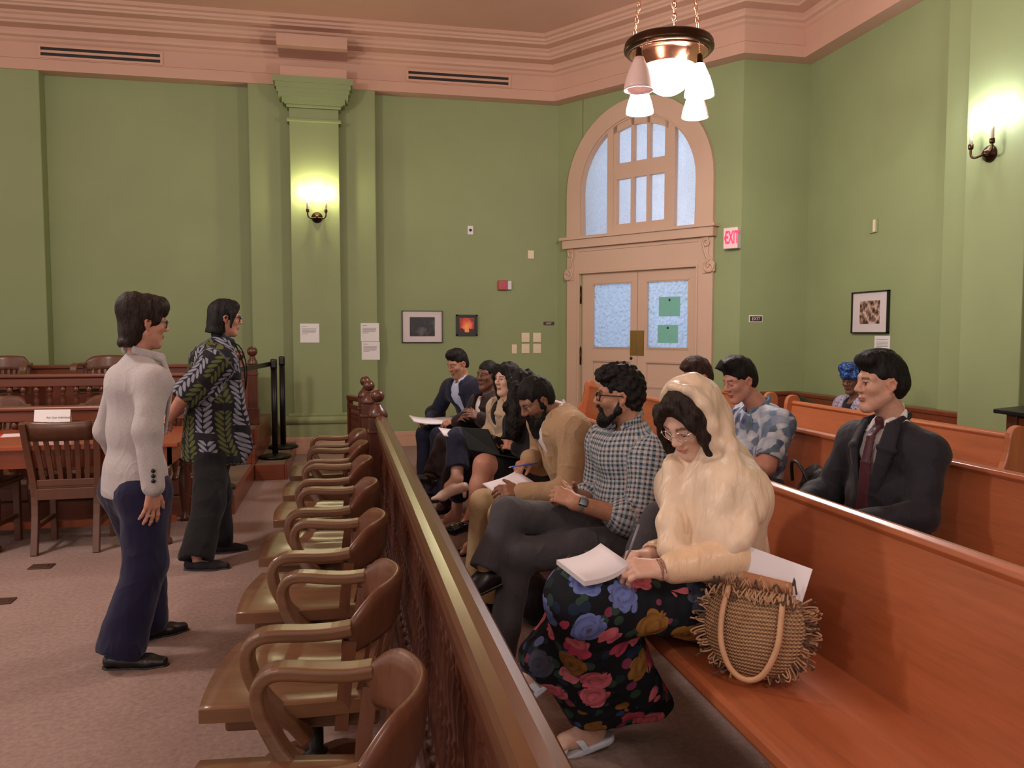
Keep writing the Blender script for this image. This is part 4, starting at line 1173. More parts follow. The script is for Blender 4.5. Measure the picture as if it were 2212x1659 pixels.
# ================================================================== smooth bodies: rounded limbs blended together and meshed
class Field:
    def __init__(s, res=0.007):
        s.res = res; s.p = []; s.noise = None; s.cuts = []
    # --- primitives (world space)
    def cap(s, a, b, ra, rb=None, k=0.03, sub=False, wide=None, ws=1.0, col=None, tag_=0):
        """limb from a to b; wide=(axis) with ws>1 makes the section an ellipse, wider along the axis"""
        rb = ra if rb is None else rb
        s.p.append(('c', np.array(a, float), np.array(b, float), ra, rb, k, sub, None if wide is None else nrm(wide), ws, col)); return s
    def chain(s, pts, rs, k=0.02, **kw):
        for i in range(len(pts) - 1): s.cap(pts[i], pts[i + 1], rs[i], rs[i + 1], k, **kw)
        return s
    def ell(s, c, rad, axes=None, k=0.02, sub=False, col=None):
        A = np.eye(3) if axes is None else np.array(axes, float)
        s.p.append(('e', np.array(c, float), np.array(rad, float), A, k, sub, col)); return s
    def cut(s, o, n, k=0.004, box=None):
        """remove everything on the side n points to"""
        s.p.append(('h', np.array(o, float), nrm(n), k, True, None)); return s
    # --- evaluation
    def mesh(s, pad=0.03):
        lo, hi = np.full(3, 1e9), np.full(3, -1e9)
        for q in s.p:
            if q[0] == 'c' and not q[6]:
                r = max(q[3], q[4]) * max(1, q[8])
                lo = np.minimum(lo, np.minimum(q[1], q[2]) - r); hi = np.maximum(hi, np.maximum(q[1], q[2]) + r)
            elif q[0] == 'e' and not q[5]:
                r = q[2].max(); lo = np.minimum(lo, q[1] - r); hi = np.maximum(hi, q[1] + r)
        lo -= pad; hi += pad
        h = s.res
        n = np.ceil((hi - lo) / h).astype(int) + 1
        D = np.full(n, 0.2, np.float32); B = np.full(n, 0.2, np.float32); I = np.zeros(n, np.int16)
        ax = [lo[i] + h * np.arange(n[i]) for i in range(3)]
        cols = [(0.5, 0.5, 0.5)]
        def region(a, b):
            i0 = np.clip(np.floor((a - lo) / h).astype(int), 0, n - 1); i1 = np.clip(np.ceil((b - lo) / h).astype(int) + 1, 1, n)
            return tuple(slice(i0[i], i1[i]) for i in range(3))
        for q in s.p:
            if q[0] == 'c':
                _, a, b, ra, rb, k, sub, w, ws, col = q
                r = max(ra, rb) * max(1, ws) + k + 3 * h
                sl = region(np.minimum(a, b) - r, np.maximum(a, b) + r)
                X = [ax[i][sl[i]] for i in range(3)]
                px, py, pz = X[0][:, None, None] - a[0], X[1][None, :, None] - a[1], X[2][None, None, :] - a[2]
                d = b - a; L2 = d @ d + 1e-12
                t = np.clip((px * d[0] + py * d[1] + pz * d[2]) / L2, 0, 1)
                vx, vy, vz = px - t * d[0], py - t * d[1], pz - t * d[2]
                q2 = vx * vx + vy * vy + vz * vz
                if w is not None:
                    m = vx * w[0] + vy * w[1] + vz * w[2]
                    q2 = q2 - m * m * (1 - 1 / (ws * ws))
                dist = np.sqrt(np.maximum(q2, 0)) - (ra + (rb - ra) * t)
            elif q[0] == 'e':
                _, c, rad, A, k, sub, col = q
                r = rad.max() + k + 3 * h
                sl = region(c - r, c + r)
                X = [ax[i][sl[i]] for i in range(3)]
                px, py, pz = X[0][:, None, None] - c[0], X[1][None, :, None] - c[1], X[2][None, None, :] - c[2]
                u = [(px * A[i][0] + py * A[i][1] + pz * A[i][2]) for i in range(3)]
                f = np.sqrt(sum((u[i] / rad[i]) ** 2 for i in range(3))); g = np.sqrt(sum((u[i] / rad[i] ** 2) ** 2 for i in range(3)))
                dist = f * (f - 1) / np.maximum(g, 1e-6)
                dist = np.where(f < 0.15, -rad.min() * 0.8, dist)
            else:
                _, o, nn_, k, sub, col = q
                X = [ax[i] for i in range(3)]
                dist = -((X[0][:, None, None] - o[0]) * nn_[0] + (X[1][None, :, None] - o[1]) * nn_[1] + (X[2][None, None, :] - o[2]) * nn_[2])
                D = np.maximum(D, -dist); continue
            Ds = D[sl]
            if sub:
                dd = -dist
                hh = np.maximum(k - np.abs(Ds - dd), 0) / max(k, 1e-6)
                D[sl] = np.maximum(Ds, dd) + hh * hh * k * 0.25
            else:
                hh = np.maximum(k - np.abs(Ds - dist), 0) / max(k, 1e-6)
                D[sl] = np.minimum(Ds, dist) - hh * hh * k * 0.25
            if col is not None:
                cols.append(col); Bs = B[sl]; m = dist < Bs
                Is = I[sl]; Is[m] = len(cols) - 1; Bs[m] = dist[m] if dist.shape == Bs.shape else np.broadcast_to(dist, Bs.shape)[m]
        if s.noise:
            near = np.abs(D) < 0.03
            idx = np.argwhere(near); P = lo + idx * h
            add = np.zeros(len(P))
            for amp, wl, stretch, seed in s.noise:
                rs_ = np.random.RandomState(seed)
                for _ in range(7):
                    v = rs_.normal(size=3) * np.array(stretch); v = v / np.linalg.norm(v) * (2 * PI / wl) * rs_.uniform(0.7, 1.4)
                    add += amp * np.sin(P @ v + rs_.uniform(0, 6.28) + 1.2 * np.sin(P @ (rs_.normal(size=3) * 9))) / 2.6
            D[near] += add.astype(np.float32)
        S_ = D < 0
        # surface nets
        c8 = [S_[i:n[0] - 1 + i, j:n[1] - 1 + j, k_:n[2] - 1 + k_] for i in (0, 1) for j in (0, 1) for k_ in (0, 1)]
        sm = sum(c.astype(np.int8) for c in c8)
        act = (sm > 0) & (sm < 8)
        idx = np.argwhere(act)
        vid = -np.ones(act.shape, np.int32); vid[act] = np.arange(len(idx))
        acc = np.zeros((len(idx), 3)); cnt = np.zeros(len(idx))
        C8 = [(i, j, k_) for i in (0, 1) for j in (0, 1) for k_ in (0, 1)]
        dv = [D[idx[:, 0] + c[0], idx[:, 1] + c[1], idx[:, 2] + c[2]] for c in C8]
        for i in range(8):
            for j in range(i + 1, 8):
                if sum(abs(C8[i][q] - C8[j][q]) for q in range(3)) != 1: continue
                m = (dv[i] < 0) != (dv[j] < 0)
                t = dv[i][m] / (dv[i][m] - dv[j][m])
                acc[m] += np.array(C8[i]) + t[:, None] * (np.array(C8[j]) - np.array(C8[i])); cnt[m] += 1
        Vt = lo + h * (idx + acc / cnt[:, None])
        F = []
        for axn in range(3):
            o1, o2 = [q for q in range(3) if q != axn]
            sl0 = [slice(1, -1)] * 3; sl1 = [slice(1, -1)] * 3
            sl0[axn] = slice(0, n[axn] - 1); sl1[axn] = slice(1, n[axn])
            a, b = S_[tuple(sl0)], S_[tuple(sl1)]
            e_ = np.argwhere(a != b)
            if not len(e_): continue
            fl = a[tuple(e_.T)]
            base = e_.copy(); base[:, o1] += 1; base[:, o2] += 1
            def cell(d1, d2):
                q = base.copy(); q[:, o1] += d1; q[:, o2] += d2
                return vid[tuple(q.T)]
            quad = np.stack([cell(-1, -1), cell(0, -1), cell(0, 0), cell(-1, 0)], 1)
            flip = fl if axn != 1 else ~fl
            quad[~flip] = quad[~flip][:, ::-1]
            F.append(quad)
        F = np.concatenate(F); F = F[(F >= 0).all(1)]
        ci = np.clip(np.round((Vt - lo) / h).astype(int), 0, n - 1)
        Cc = np.array(cols)[I[tuple(ci.T)]]
        return Vt, F, Cc

def add_mesh(name, parts, mat, parent, attrs=None):
    """parts: list of (verts, quads, colours); joined into one mesh in world space under parent"""
    Vs, Fs, Cs, o = [], [], [], 0
    for v, f, c in parts:
        Vs.append(v); Fs.append(f + o); Cs.append(c); o += len(v)
    Vv, Ff, Cv = np.concatenate(Vs), np.concatenate(Fs), np.concatenate(Cs)
    Vv = Vv - root_loc(parent)
    me = bpy.data.meshes.new(name)
    me.vertices.add(len(Vv)); me.vertices.foreach_set('co', Vv.astype(np.float32).ravel())
    me.loops.add(Ff.size); me.loops.foreach_set('vertex_index', Ff.astype(np.int32).ravel())
    me.polygons.add(len(Ff)); me.polygons.foreach_set('loop_start', np.arange(0, Ff.size, 4, dtype=np.int32))
    me.polygons.foreach_set('use_smooth', np.ones(len(Ff), bool))
    me.update(calc_edges=True)
    at = me.attributes.new('Col', 'FLOAT_COLOR', 'POINT')
    at.data.foreach_set('color', np.concatenate([Cv, np.ones((len(Cv), 1))], 1).astype(np.float32).ravel())
    if attrs is not None:
        at = me.attributes.new('pat', 'FLOAT_VECTOR', 'POINT')
        at.data.foreach_set('vector', attrs.astype(np.float32).ravel())
    o_ = link_mesh(name, me, mat, parent)
    return o_

# ------------------------------------------------------------------ materials of people
def skin_mat():
    m = Mat('skin', 0.48, 0.4)
    v = m.coord()
    n = m.noise(v, 60, 3)
    m.color(m.mix(0.10, m.attr('Col', 'Color'), m.ramp(n, [(0.35, (0.30, 0.09, 0.05)), (0.7, (0.85, 0.55, 0.42))])))
    m.bump(m.noise(v, 420, 2), 0.08, 0.002)
    return m.m
M['skin'] = skin_mat()
def hair_mat(name, c, rough=0.42):
    m = Mat(name, 0.55, 0.18)
    w = m.noise(m.coord(scale=(1.0, 1.0, 0.22)), 110, 3, 0.6, 0.4)
    m.color(m.ramp(w, [(0.35, shade(c, 0.5)), (0.65, shade(c, 1.5))]))
    m.bump(w, 0.6, 0.008)
    return m.m
M['hair_black'] = hair_mat('black_hair', (0.010, 0.008, 0.008))
M['hair_dark'] = hair_mat('dark_brown_hair', (0.022, 0.013, 0.010))
M['hair_brown'] = hair_mat('brown_hair', (0.040, 0.020, 0.015))

def fr(face, tilt=0.0, roll=0.0):
    """head frame: forward, left, up. face = horizontal direction or 3-D; tilt>0 looks down (radians)"""
    f = nrm(face); l = nrm(np.cross(V(0, 0, 1), f)); u = np.cross(f, l)
    f2 = f * math.cos(tilt) - u * math.sin(tilt); u2 = u * math.cos(tilt) + f * math.sin(tilt)
    l2 = l * math.cos(roll) + u2 * math.sin(roll); u3 = u2 * math.cos(roll) - l * math.sin(roll)
    return np.array([f2, l2, u3])

def skin_tones(c):
    return dict(skin=c, lip=(c[0] * 0.84, c[1] * 0.60, c[2] * 0.62), ear=(c[0] * 1.0, c[1] * 0.90, c[2] * 0.88))

def head_field(H, A, tone, neck, s=0.9, res=0.0036, female=False, nose=1.0):
    """H = middle of the head at ear level, A = frame"""
    T = skin_tones(tone); f, l, u = A
    P = lambda x, y, z: np.array(H) + s * (f * x + l * y + u * z)
    F = Field(res)
    c = T['skin']
    E = lambda p, r, k=0.02, **kw: F.ell(P(*p), [q * s for q in r], A, k * s, col=kw.pop('col', c), **kw)
    E((-0.012, 0, 0.045), (0.098, 0.077, 0.096))
    E((0.030, 0, -0.030), (0.060, 0.060, 0.082), 0.03)
    j = 0.056 if not female else 0.050
    for q in (-1, 1):
        F.cap(P(-0.002, q * j, -0.045), P(0.058, q * 0.020, -0.100), 0.022 * s, 0.018 * s, 0.03 * s, col=c)
        E((0.058, q * 0.040, -0.012), (0.028, 0.024, 0.024), 0.025)
        F.cap(P(0.083, q * 0.012, 0.034), P(0.066, q * 0.050, 0.034), 0.013 * s, 0.012 * s, 0.02 * s, col=c)
    E((0.066, 0, -0.103), (0.022, 0.026, 0.020), 0.02)
    for q in (-1, 1):
        E((0.096, q * 0.031, 0.010), (0.018, 0.020, 0.013), 0.014, sub=True)
    F.cap(P(0.088, 0, 0.026), P(0.110 + 0.004 * (nose - 1), 0, -0.018), 0.0085 * s, 0.0125 * s * nose, 0.014 * s, col=c)
    for q in (-1, 1): E((0.099, q * 0.012, -0.024), (0.012, 0.009, 0.009), 0.008)
    E((0.087, 0, -0.054), (0.012, 0.024, 0.006), 0.008, col=T['lip'])
    E((0.085, 0, -0.065), (0.012, 0.020, 0.007), 0.008, col=T['lip'])
    for q in (-1, 1):
        E((0.0745, q * 0.031, 0.010), (0.0142, 0.0142, 0.0142), 0.002, col=(0.55, 0.5, 0.47))
        F.cap(P(0.088, q * 0.022, 0.017), P(0.080, q * 0.043, 0.015), 0.0045 * s, 0.004 * s, 0.006 * s, col=c)
        F.cap(P(0.088, q * 0.024, 0.001), P(0.080, q * 0.042, 0.002), 0.0038 * s, 0.0035 * s, 0.006 * s, col=c)
        # ear
        pts = [P(-0.004, q * 0.074, -0.028), P(-0.018, q * 0.084, -0.008), P(-0.022, q * 0.088, 0.014), P(-0.010, q * 0.085, 0.030), P(0.004, q * 0.080, 0.022), P(0.006, q * 0.076, 0.006)]
        F.chain(pts, [0.008 * s, 0.0065 * s, 0.006 * s, 0.006 * s, 0.0055 * s, 0.005 * s], 0.006 * s, col=T['ear'])
        E((-0.006, q * 0.077, 0.002), (0.016, 0.006, 0.024), 0.008, col=T['ear'])
    F.cap(P(-0.022, 0, -0.045), np.array(neck) - A[2] * 0.0, 0.056 * s * (0.88 if female else 1.0), 0.062 * s * (0.88 if female else 1.05), 0.03 * s, col=c)
    return F, P
def head_paint(mesh, P, A, H, s, brow=(0.012, 0.008, 0.007), stubble=None, iris=(0.012, 0.007, 0.005), closed=False, tone=None):
    v, f, c = mesh
    Lc = ((v - np.array(H)) @ np.array(A).T) / s
    Lc[(np.abs(Lc[:, 2]) > 0.16) | (np.abs(Lc[:, 1]) > 0.11)] = -1.0
    x, y, z = Lc.T; ay = np.abs(y)
    eye = ((x > 0.078) & ((ay - 0.031) ** 2 + (z - 0.009) ** 2 < 0.0072 ** 2))
    c[eye] = iris
    b = (x > 0.05) & (ay > 0.012) & (ay < 0.050) & (np.abs(z - (0.034 - 0.10 * (ay - 0.030) ** 2 / 0.02)) < 0.0055)
    c[b] = c[b] * 0.25 + np.array(brow) * 0.75
    lash = (x > 0.07) & (ay > 0.018) & (ay < 0.045) & (np.abs(z - 0.0155) < 0.0030)
    if not closed: c[lash] = np.array(brow)
    if closed:
        e = (x > 0.066) & (ay > 0.017) & (ay < 0.046) & (z > 0.001) & (z < 0.018)
        c[e] = np.array(tone) * 0.92
        e = (x > 0.066) & (ay > 0.017) & (ay < 0.046) & (np.abs(z - 0.003) < 0.0022); c[e] = np.array(brow)
    if stubble is not None:
        k = np.clip((-0.025 - z) / 0.02, 0, 1) * np.clip((x + 0.01) / 0.02, 0, 1) * (z > -0.135)
        lips = (np.abs(z + 0.059) < 0.013) & (ay < 0.026) & (x > 0.07)
        k = np.where(lips, 0, k) * stubble[1]
        c[:] = c * (1 - k[:, None]) + np.array(stubble[0]) * k[:, None]
    mouth = (x > 0.085) & (ay < 0.024) & (np.abs(z + 0.0595) < 0.0018); c[mouth] = c[mouth] * 0.35
    return v, f, c

def hand_field(F, wr, d, n, side, curl=(30, 35, 25), spread=5, s=1.0, tone=(0.5, 0.3, 0.2), thumb=(0.7, 0.6, -0.25), per=None, forearm=None, fr_=(0.040, 0.027)):
    """wr wrist, d direction to the knuckles, n direction out of the back of the hand"""
    d = nrm(d); n = nrm(n - d * (np.dot(n, d))); t = np.cross(d, n) * (-1 if side == 'R' else 1)
    wr = np.array(wr, float); k = 0.008
    W = lambda a, b, c: wr + s * (d * a + t * b + n * c)
    off = (0.030, 0.010, -0.010, -0.028); ml = (0.088, 0.091, 0.086, 0.078)
    FL = ((0.044, 0.026, 0.021), (0.048, 0.030, 0.022), (0.045, 0.028, 0.022), (0.035, 0.021, 0.019))
    F.cap(W(-0.005, 0.012, 0), W(-0.005, -0.012, 0), 0.021 * s, 0.021 * s, 0.02, col=tone)
    for i in range(4):
        kn = W(ml[i], off[i], 0.0)
        F.cap(W(0.010, off[i] * 0.6, 0), kn, 0.0155 * s, 0.0115 * s, 0.014, col=tone)
        a = 0.0; p = kn; sp = R(spread) * (1.5 - i) * 1.0
        d0 = d * math.cos(sp) + t * math.sin(sp)
        cu = curl if per is None else per[i]
        rr_ = (0.0098, 0.0090, 0.0083, 0.0072)
        for jn in range(3):
            a += R(cu[jn]); dirv = d0 * math.cos(a) - n * math.sin(a)
            q = p + s * FL[i][jn] * dirv
            F.cap(p, q, rr_[jn] * s * (0.92 if i == 3 else 1), rr_[jn + 1] * s * (0.92 if i == 3 else 1), 0.006, col=tone)
            p = q
    tb = nrm(d * thumb[0] + t * thumb[1] + n * thumb[2])
    p0 = W(0.018, 0.018, -0.006); p1 = p0 + tb * 0.045 * s
    F.cap(p0, p1, 0.0165 * s, 0.0125 * s, 0.014, col=tone)
    tb2 = nrm(tb + d * 0.35 - n * 0.15); p2 = p1 + tb2 * 0.034 * s
    F.cap(p1, p2, 0.0118 * s, 0.0105 * s, 0.006, col=tone)
    p3 = p2 + nrm(tb2 + d * 0.2) * 0.026 * s
    F.cap(p2, p3, 0.0102 * s, 0.0082 * s, 0.006, col=tone)
    if forearm is not None:
        F.cap(np.array(forearm), W(-0.01, 0, 0), fr_[0] * s, fr_[1] * s, 0.02, col=tone)
    return F

# ------------------------------------------------------------------ clothed figure
def torso(F, J, off=0.0, k=0.05, sc=1.0, hem=None, bust=0.0, belly=0.0):
    """trunk of a figure with joints J, grown by off"""
    lat = nrm(np.array(J['shL']) - np.array(J['shR']))
    fwd = J['fwd']
    ch, pe = np.array(J['chest']), np.array(J['pelvis'])
    up = nrm(ch - pe)
    mid = pe * 0.5 + ch * 0.5
    F.cap(pe + up * 0.02, mid, 0.105 * sc + off, 0.100 * sc + off + belly * 0.3, k, wide=lat, ws=1.38)
    F.cap(mid, ch - up * 0.06, 0.102 * sc + off + belly * 0.3, 0.112 * sc + off, k, wide=lat, ws=1.35)
    if belly: F.ell(mid - up * 0.04 + fwd * 0.05, [0.10 + belly, 0.13 + belly, 0.13], np.array([fwd, lat, up]), k)
    if bust:
        for q in (-1, 1): F.ell(ch - up * 0.13 + fwd * (0.075 * sc + off) + lat * q * 0.075, [0.05 + bust, 0.062 + bust, 0.06 + bust], np.array([fwd, lat, up]), 0.04)
    for sd in ('shL', 'shR'):
        shp = np.array(J[sd])
        F.cap(ch - up * 0.03, shp * 0.78 + ch * 0.22 - up * 0.02, 0.098 * sc + off, 0.072 * sc + off, k)
        nb = np.array(J['neck'])
        F.cap(nb - up * 0.035, shp - up * 0.01, 0.050 * sc + off * 0.6, 0.056 * sc + off, 0.045)
    return up, lat
def sleeves(F, J, off, k=0.035, to=1.0, sides='LR', fold=0.0, loose=0.0, r=(0.058, 0.050, 0.046, 0.036)):
    for q in sides:
        a, b, c = [np.array(J[x + q]) for x in ('sh', 'el', 'wr')]
        F.cap(a, b, r[0] + off, r[1] + off + loose * 0.5, k)
        if to > 0.5:
            e = b + (c - b) * min(1.0, (to - 0.5) * 2)
            F.cap(b, e, r[2] + off + loose * 0.5, r[3] + off + loose, 0.03)
            if fold:
                d = nrm(c - b); w = nrm(np.cross(d, b - a) + 1e-6)
                for i, t in enumerate((0.06, 0.15, 0.26)):
                    p = b + (c - b) * t; F.cap(p - w * 0.02 + d * 0.012, p + w * 0.02 - d * 0.012, 0.051 + off + loose * 0.5, 0.049 + off + loose * 0.5, 0.012)
def legs(F, J, off, k=0.04, to=1.0, sides='LR', r=(0.088, 0.062, 0.056, 0.040), flare=0.0):
    for q in sides:
        h, n_, a = [np.array(J[x + q]) for x in ('hip', 'kn', 'an')]
        F.cap(h, n_, r[0] + off, r[1] + off, k)
        e = n_ + (a - n_) * to
        F.cap(n_, e, r[2] + off, r[3] + off + flare, 0.035)
def seated_joints(at_, yaw, lean=0.10, hipz=0.56, sw=0.19, tall=1.0, knee=0.5, feet=0.44, head=None, arms=None, kneez=0.52, spread=0.10, leg=None):
    """at_=(x,y) under the hips; yaw degrees, direction faced (180 = towards -x)"""
    a = R(yaw); f = V(math.cos(a), math.sin(a), 0); l = V(-math.sin(a), math.cos(a), 0); z = V(0, 0, 1)
    B = V(at_[0], at_[1], 0)
    pe = B + z * hipz
    ch = pe + f * lean + z * (0.44 * tall)
    J = dict(pelvis=pe, chest=ch, fwd=f, lat=l)
    J['neck'] = ch + z * 0.06 + f * (lean * 0.15)
    J['head'] = ch + z * 0.225 + f * (lean * 0.4 + 0.03)
    for q, sg in (('L', 1), ('R', -1)):
        J['sh' + q] = ch + l * sg * sw + z * 0.005
        J['el' + q] = J['sh' + q] + f * 0.10 + l * sg * 0.05 - z * 0.27
        J['wr' + q] = J['el' + q] + f * 0.20 - l * sg * 0.10 - z * 0.02
        J['hip' + q] = pe + l * sg * 0.09
        J['kn' + q] = pe + f * knee + l * sg * spread + z * (kneez - hipz)
        J['an' + q] = V(*(B + f * feet + l * sg * spread)[:2], 0.09)
        J['toe' + q] = J['an' + q] + f * 0.15 - z * 0.06
    return J
def torso_pat(v, J, s=1.0):
    """pattern coordinates on the trunk: around (m) and up (m)"""
    pe, ch = np.array(J['pelvis']), np.array(J['chest']); up = nrm(ch - pe)
    q = v - pe; zz = q @ up; f = np.array(J['fwd']); l = np.cross(up, f)
    ang = np.arctan2(q @ l, q @ f)
    return np.stack([ang * 0.16, zz, np.zeros(len(v))], 1)
def limb_pat(v, a, b, ref, r):
    d = nrm(np.array(b) - np.array(a)); u = nrm(ref - d * np.dot(ref, d)); w = np.cross(d, u); q = v - np.array(a)
    return np.stack([np.arctan2(q @ w, q @ u) * r, q @ d, np.zeros(len(v))], 1)
def seg_dist(v, a, b):
    a, b = np.array(a), np.array(b); d = b - a; t = np.clip((v - a) @ d / (d @ d), 0, 1)
    return np.linalg.norm(v - a - t[:, None] * d, axis=1)

def shoe(J, q, mat, parent, kind='shoe', sole=None, tone=None, zfloor=None):
    """kind: shoe | loafer | pump | sandal | heel ; built from ankle and toe joints"""
    an, toe = np.array(J['an' + q]), np.array(J['toe' + q])
    up = J.get('footup' + q, V(0, 0, 1))
    d = nrm(toe - an - up * np.dot(toe - an, up))
    lat = np.cross(up, d)
    b0 = an - up * (0.055 if kind != 'pump' else 0.06)
    F = Field(0.005)
    heel = b0 - d * 0.045; ball = b0 + d * 0.115 - up * 0.010; tip = b0 + d * 0.175 - up * 0.012
    if kind == 'pump':
        ball = b0 + d * 0.105 - up * 0.035; tip = b0 + d * 0.175 - up * 0.045
    if kind == 'pump': heel = b0 - d * 0.035
    g_ = 1.12 if kind == 'pump' else 1.0
    F.cap(heel, b0 + d * 0.03, 0.033 * g_, 0.032 * g_, 0.03, wide=lat, ws=1.05)
    F.cap(b0 + d * 0.03, ball, 0.034, 0.030 * g_, 0.03, wide=lat, ws=1.25)
    F.cap(ball, tip, 0.028, 0.020 if kind != 'pump' else 0.012, 0.02, wide=lat, ws=1.35)
    if kind in ('shoe',): F.cap(b0 + d * 0.01 + up * 0.02, b0 + d * 0.06, 0.036, 0.032, 0.03)
    if kind in ('pump', 'loafer'):       # open top
        F.ell(b0 + d * (0.02 if kind == 'loafer' else 0.03) + up * 0.036, [0.075 if kind == 'loafer' else 0.085, 0.03, 0.032], np.array([d, lat, up]), 0.01, sub=True)
    F.cut(b0 - up * 0.026, -up) if kind != 'pump' else None
    nm = {'shoe': 'shoe', 'loafer': 'shoe', 'pump': 'shoe', 'sandal': 'sandal'}[kind]
    o = add_mesh(nm, [F.mesh()], mat, parent)
    if kind in ('shoe', 'loafer'):
        F = Field(0.005)
        F.cap(heel - up * 0.03, ball - up * 0.02, 0.036, 0.040, 0.02, wide=lat, ws=1.05)
        F.cap(ball - up * 0.02, tip - up * 0.018, 0.040, 0.026, 0.02, wide=lat, ws=1.1)
        F.cut(b0 - up * 0.036, -up); F.cut(b0 - up * 0.022, up)
        add_mesh('sole', [F.mesh()], sole or M['black'], o)
    if kind == 'pump':
        hb = heel - up * 0.02
        q_ = MB().tube([hb - d * 0.005, hb - d * 0.0 - up * 0.05], [0.017, 0.010], 10)
        q_.build('heel', mat, o, world=True)
    return o

def glasses(P, mat, parent, w=0.031, r=0.020, square=True, lens=True, rim=0.0022):
    q = MB()
    for sg in (-1, 1):
        pts = []
        for i in range(16):
            a = 2 * PI * i / 16; ca, sa = math.cos(a), math.sin(a)
            if square: ca = math.copysign(abs(ca) ** 0.55, ca); sa = math.copysign(abs(sa) ** 0.55, sa)
            pts.append(P(0.109 - 0.012 * abs(ca * 0.5 + 0.5 * sg) - 0.004, sg * w + r * 1.12 * ca, 0.008 + r * 0.85 * sa))
        q.tube(pts, rim, 6, closed=True)
        q.tube([P(0.100, sg * (w + r * 1.05), 0.016), P(0.05, sg * 0.078, 0.016), P(-0.01, sg * 0.086, 0.014), P(-0.028, sg * 0.086, -0.004)], rim * 0.9, 6)
    q.tube([P(0.108, -0.011, 0.012), P(0.112, 0, 0.016), P(0.108, 0.011, 0.012)], rim, 6)
    return q.build('glasses', mat, parent, world=True)

def person(loc, label, group=None):
    return empty('person', loc, 0, label, 'person', group)
# ================================================================== fabrics
M['f_grey'] = fabric('pale_grey_suiting', srgb(176, 168, 168), 0.85, 700, 0.35)
M['f_navy'] = fabric('navy_trouser_cloth', srgb(24, 22, 52), 0.8, 700, 0.45)
M['f_black'] = fabric('black_cloth', srgb(20, 18, 22), 0.85, 700, 0.4)
M['f_suit'] = fabric('dark_charcoal_suiting', srgb(36, 34, 42), 0.7, 800, 0.5)
M['f_suit2'] = fabric('navy_suiting', srgb(28, 30, 52), 0.75, 800, 0.45)
M['f_brown'] = fabric('dark_brown_suiting', srgb(44, 32, 32), 0.8, 800, 0.4)
M['f_beige'] = fabric('beige_jacket_cloth', srgb(188, 166, 140), 0.85, 600, 0.4)
M['f_tan'] = fabric('tan_linen_cloth', srgb(168, 138, 106), 0.85, 500, 0.7)
M['f_khaki'] = fabric('khaki_cotton', srgb(174, 148, 112), 0.85, 700, 0.4)
M['f_char'] = fabric('dark_grey_trouser_cloth', srgb(72, 70, 75), 0.8, 700, 0.5)
M['f_white'] = fabric('white_shirt_cotton', srgb(224, 216, 216), 0.8, 700, 0.4)
M['f_blue'] = fabric('pale_blue_shirt_cotton', srgb(176, 186, 212), 0.8, 700, 0.4)
M['f_teal'] = fabric('dark_teal_shirt_cotton', srgb(36, 58, 58), 0.8, 700, 0.4)
M['f_tie'] = fabric('dark_red_tie_silk', srgb(74, 34, 44), 0.45, 500, 0.2)
M['shoe_black'] = plain('black_shoe_leather', srgb(26, 22, 24), 0.35)
M['shoe_suede'] = plain('black_knit_shoe', srgb(32, 30, 34), 0.85)
M['shoe_patent'] = plain('black_patent_leather', srgb(12, 10, 16), 0.08)
M['shoe_nude'] = plain('blush_shoe_leather', srgb(234, 206, 188), 0.4)
M['shoe_white'] = plain('pale_blue_grey_strap', srgb(196, 200, 208), 0.5)
M['sole_grey'] = plain('dark_grey_rubber', srgb(58, 56, 60), 0.8)
M['frame_dark'] = plain('dark_spectacle_frame', srgb(30, 18, 22), 0.3)
M['gold'] = plain('gold', (0.9, 0.6, 0.25), 0.25, 1.0)
M['silver'] = plain('silver_metal', (0.75, 0.74, 0.74), 0.25, 1.0)
M['button'] = plain('black_button', srgb(24, 22, 26), 0.4)
M['watchstrap'] = plain('grey_watch_strap', srgb(120, 114, 116), 0.5)
M['screen'] = plain('black_glass', (0.01, 0.01, 0.012), 0.1)

def checks():
    m = Mat('checked_cotton', 0.85, 0.25)
    x, y, z = m.xyz(m.attr('pat'))
    def stripe(c, p, o, w): return ((c * (1 / p) + o).fract() < w)
    p = 0.0195
    a, b = stripe(x, p, 0.0, 0.50), stripe(y, p, 0.0, 0.50)
    t1, t2 = stripe(x, p * 2, 0.32, 0.07), stripe(y, p * 2, 0.32, 0.07)
    base = m.mix(a * 0.5 + b * 0.5, srgb(168, 174, 178), srgb(42, 50, 76))
    c2 = m.mix((t1 + t2).clamp() * 0.55, base, srgb(190, 156, 140))
    t3, t4 = stripe(x, p * 2, 0.80, 0.10), stripe(y, p * 2, 0.80, 0.10)
    m.color(m.mix((t3 + t4).clamp() * 0.5, c2, srgb(86, 104, 92)))
    m.bump(m.noise(m.coord(scale=(1, 1, .6)), 14, 2, 0.4, 0.8), 0.5, 0.03)
    return m.m
M['f_check'] = checks()
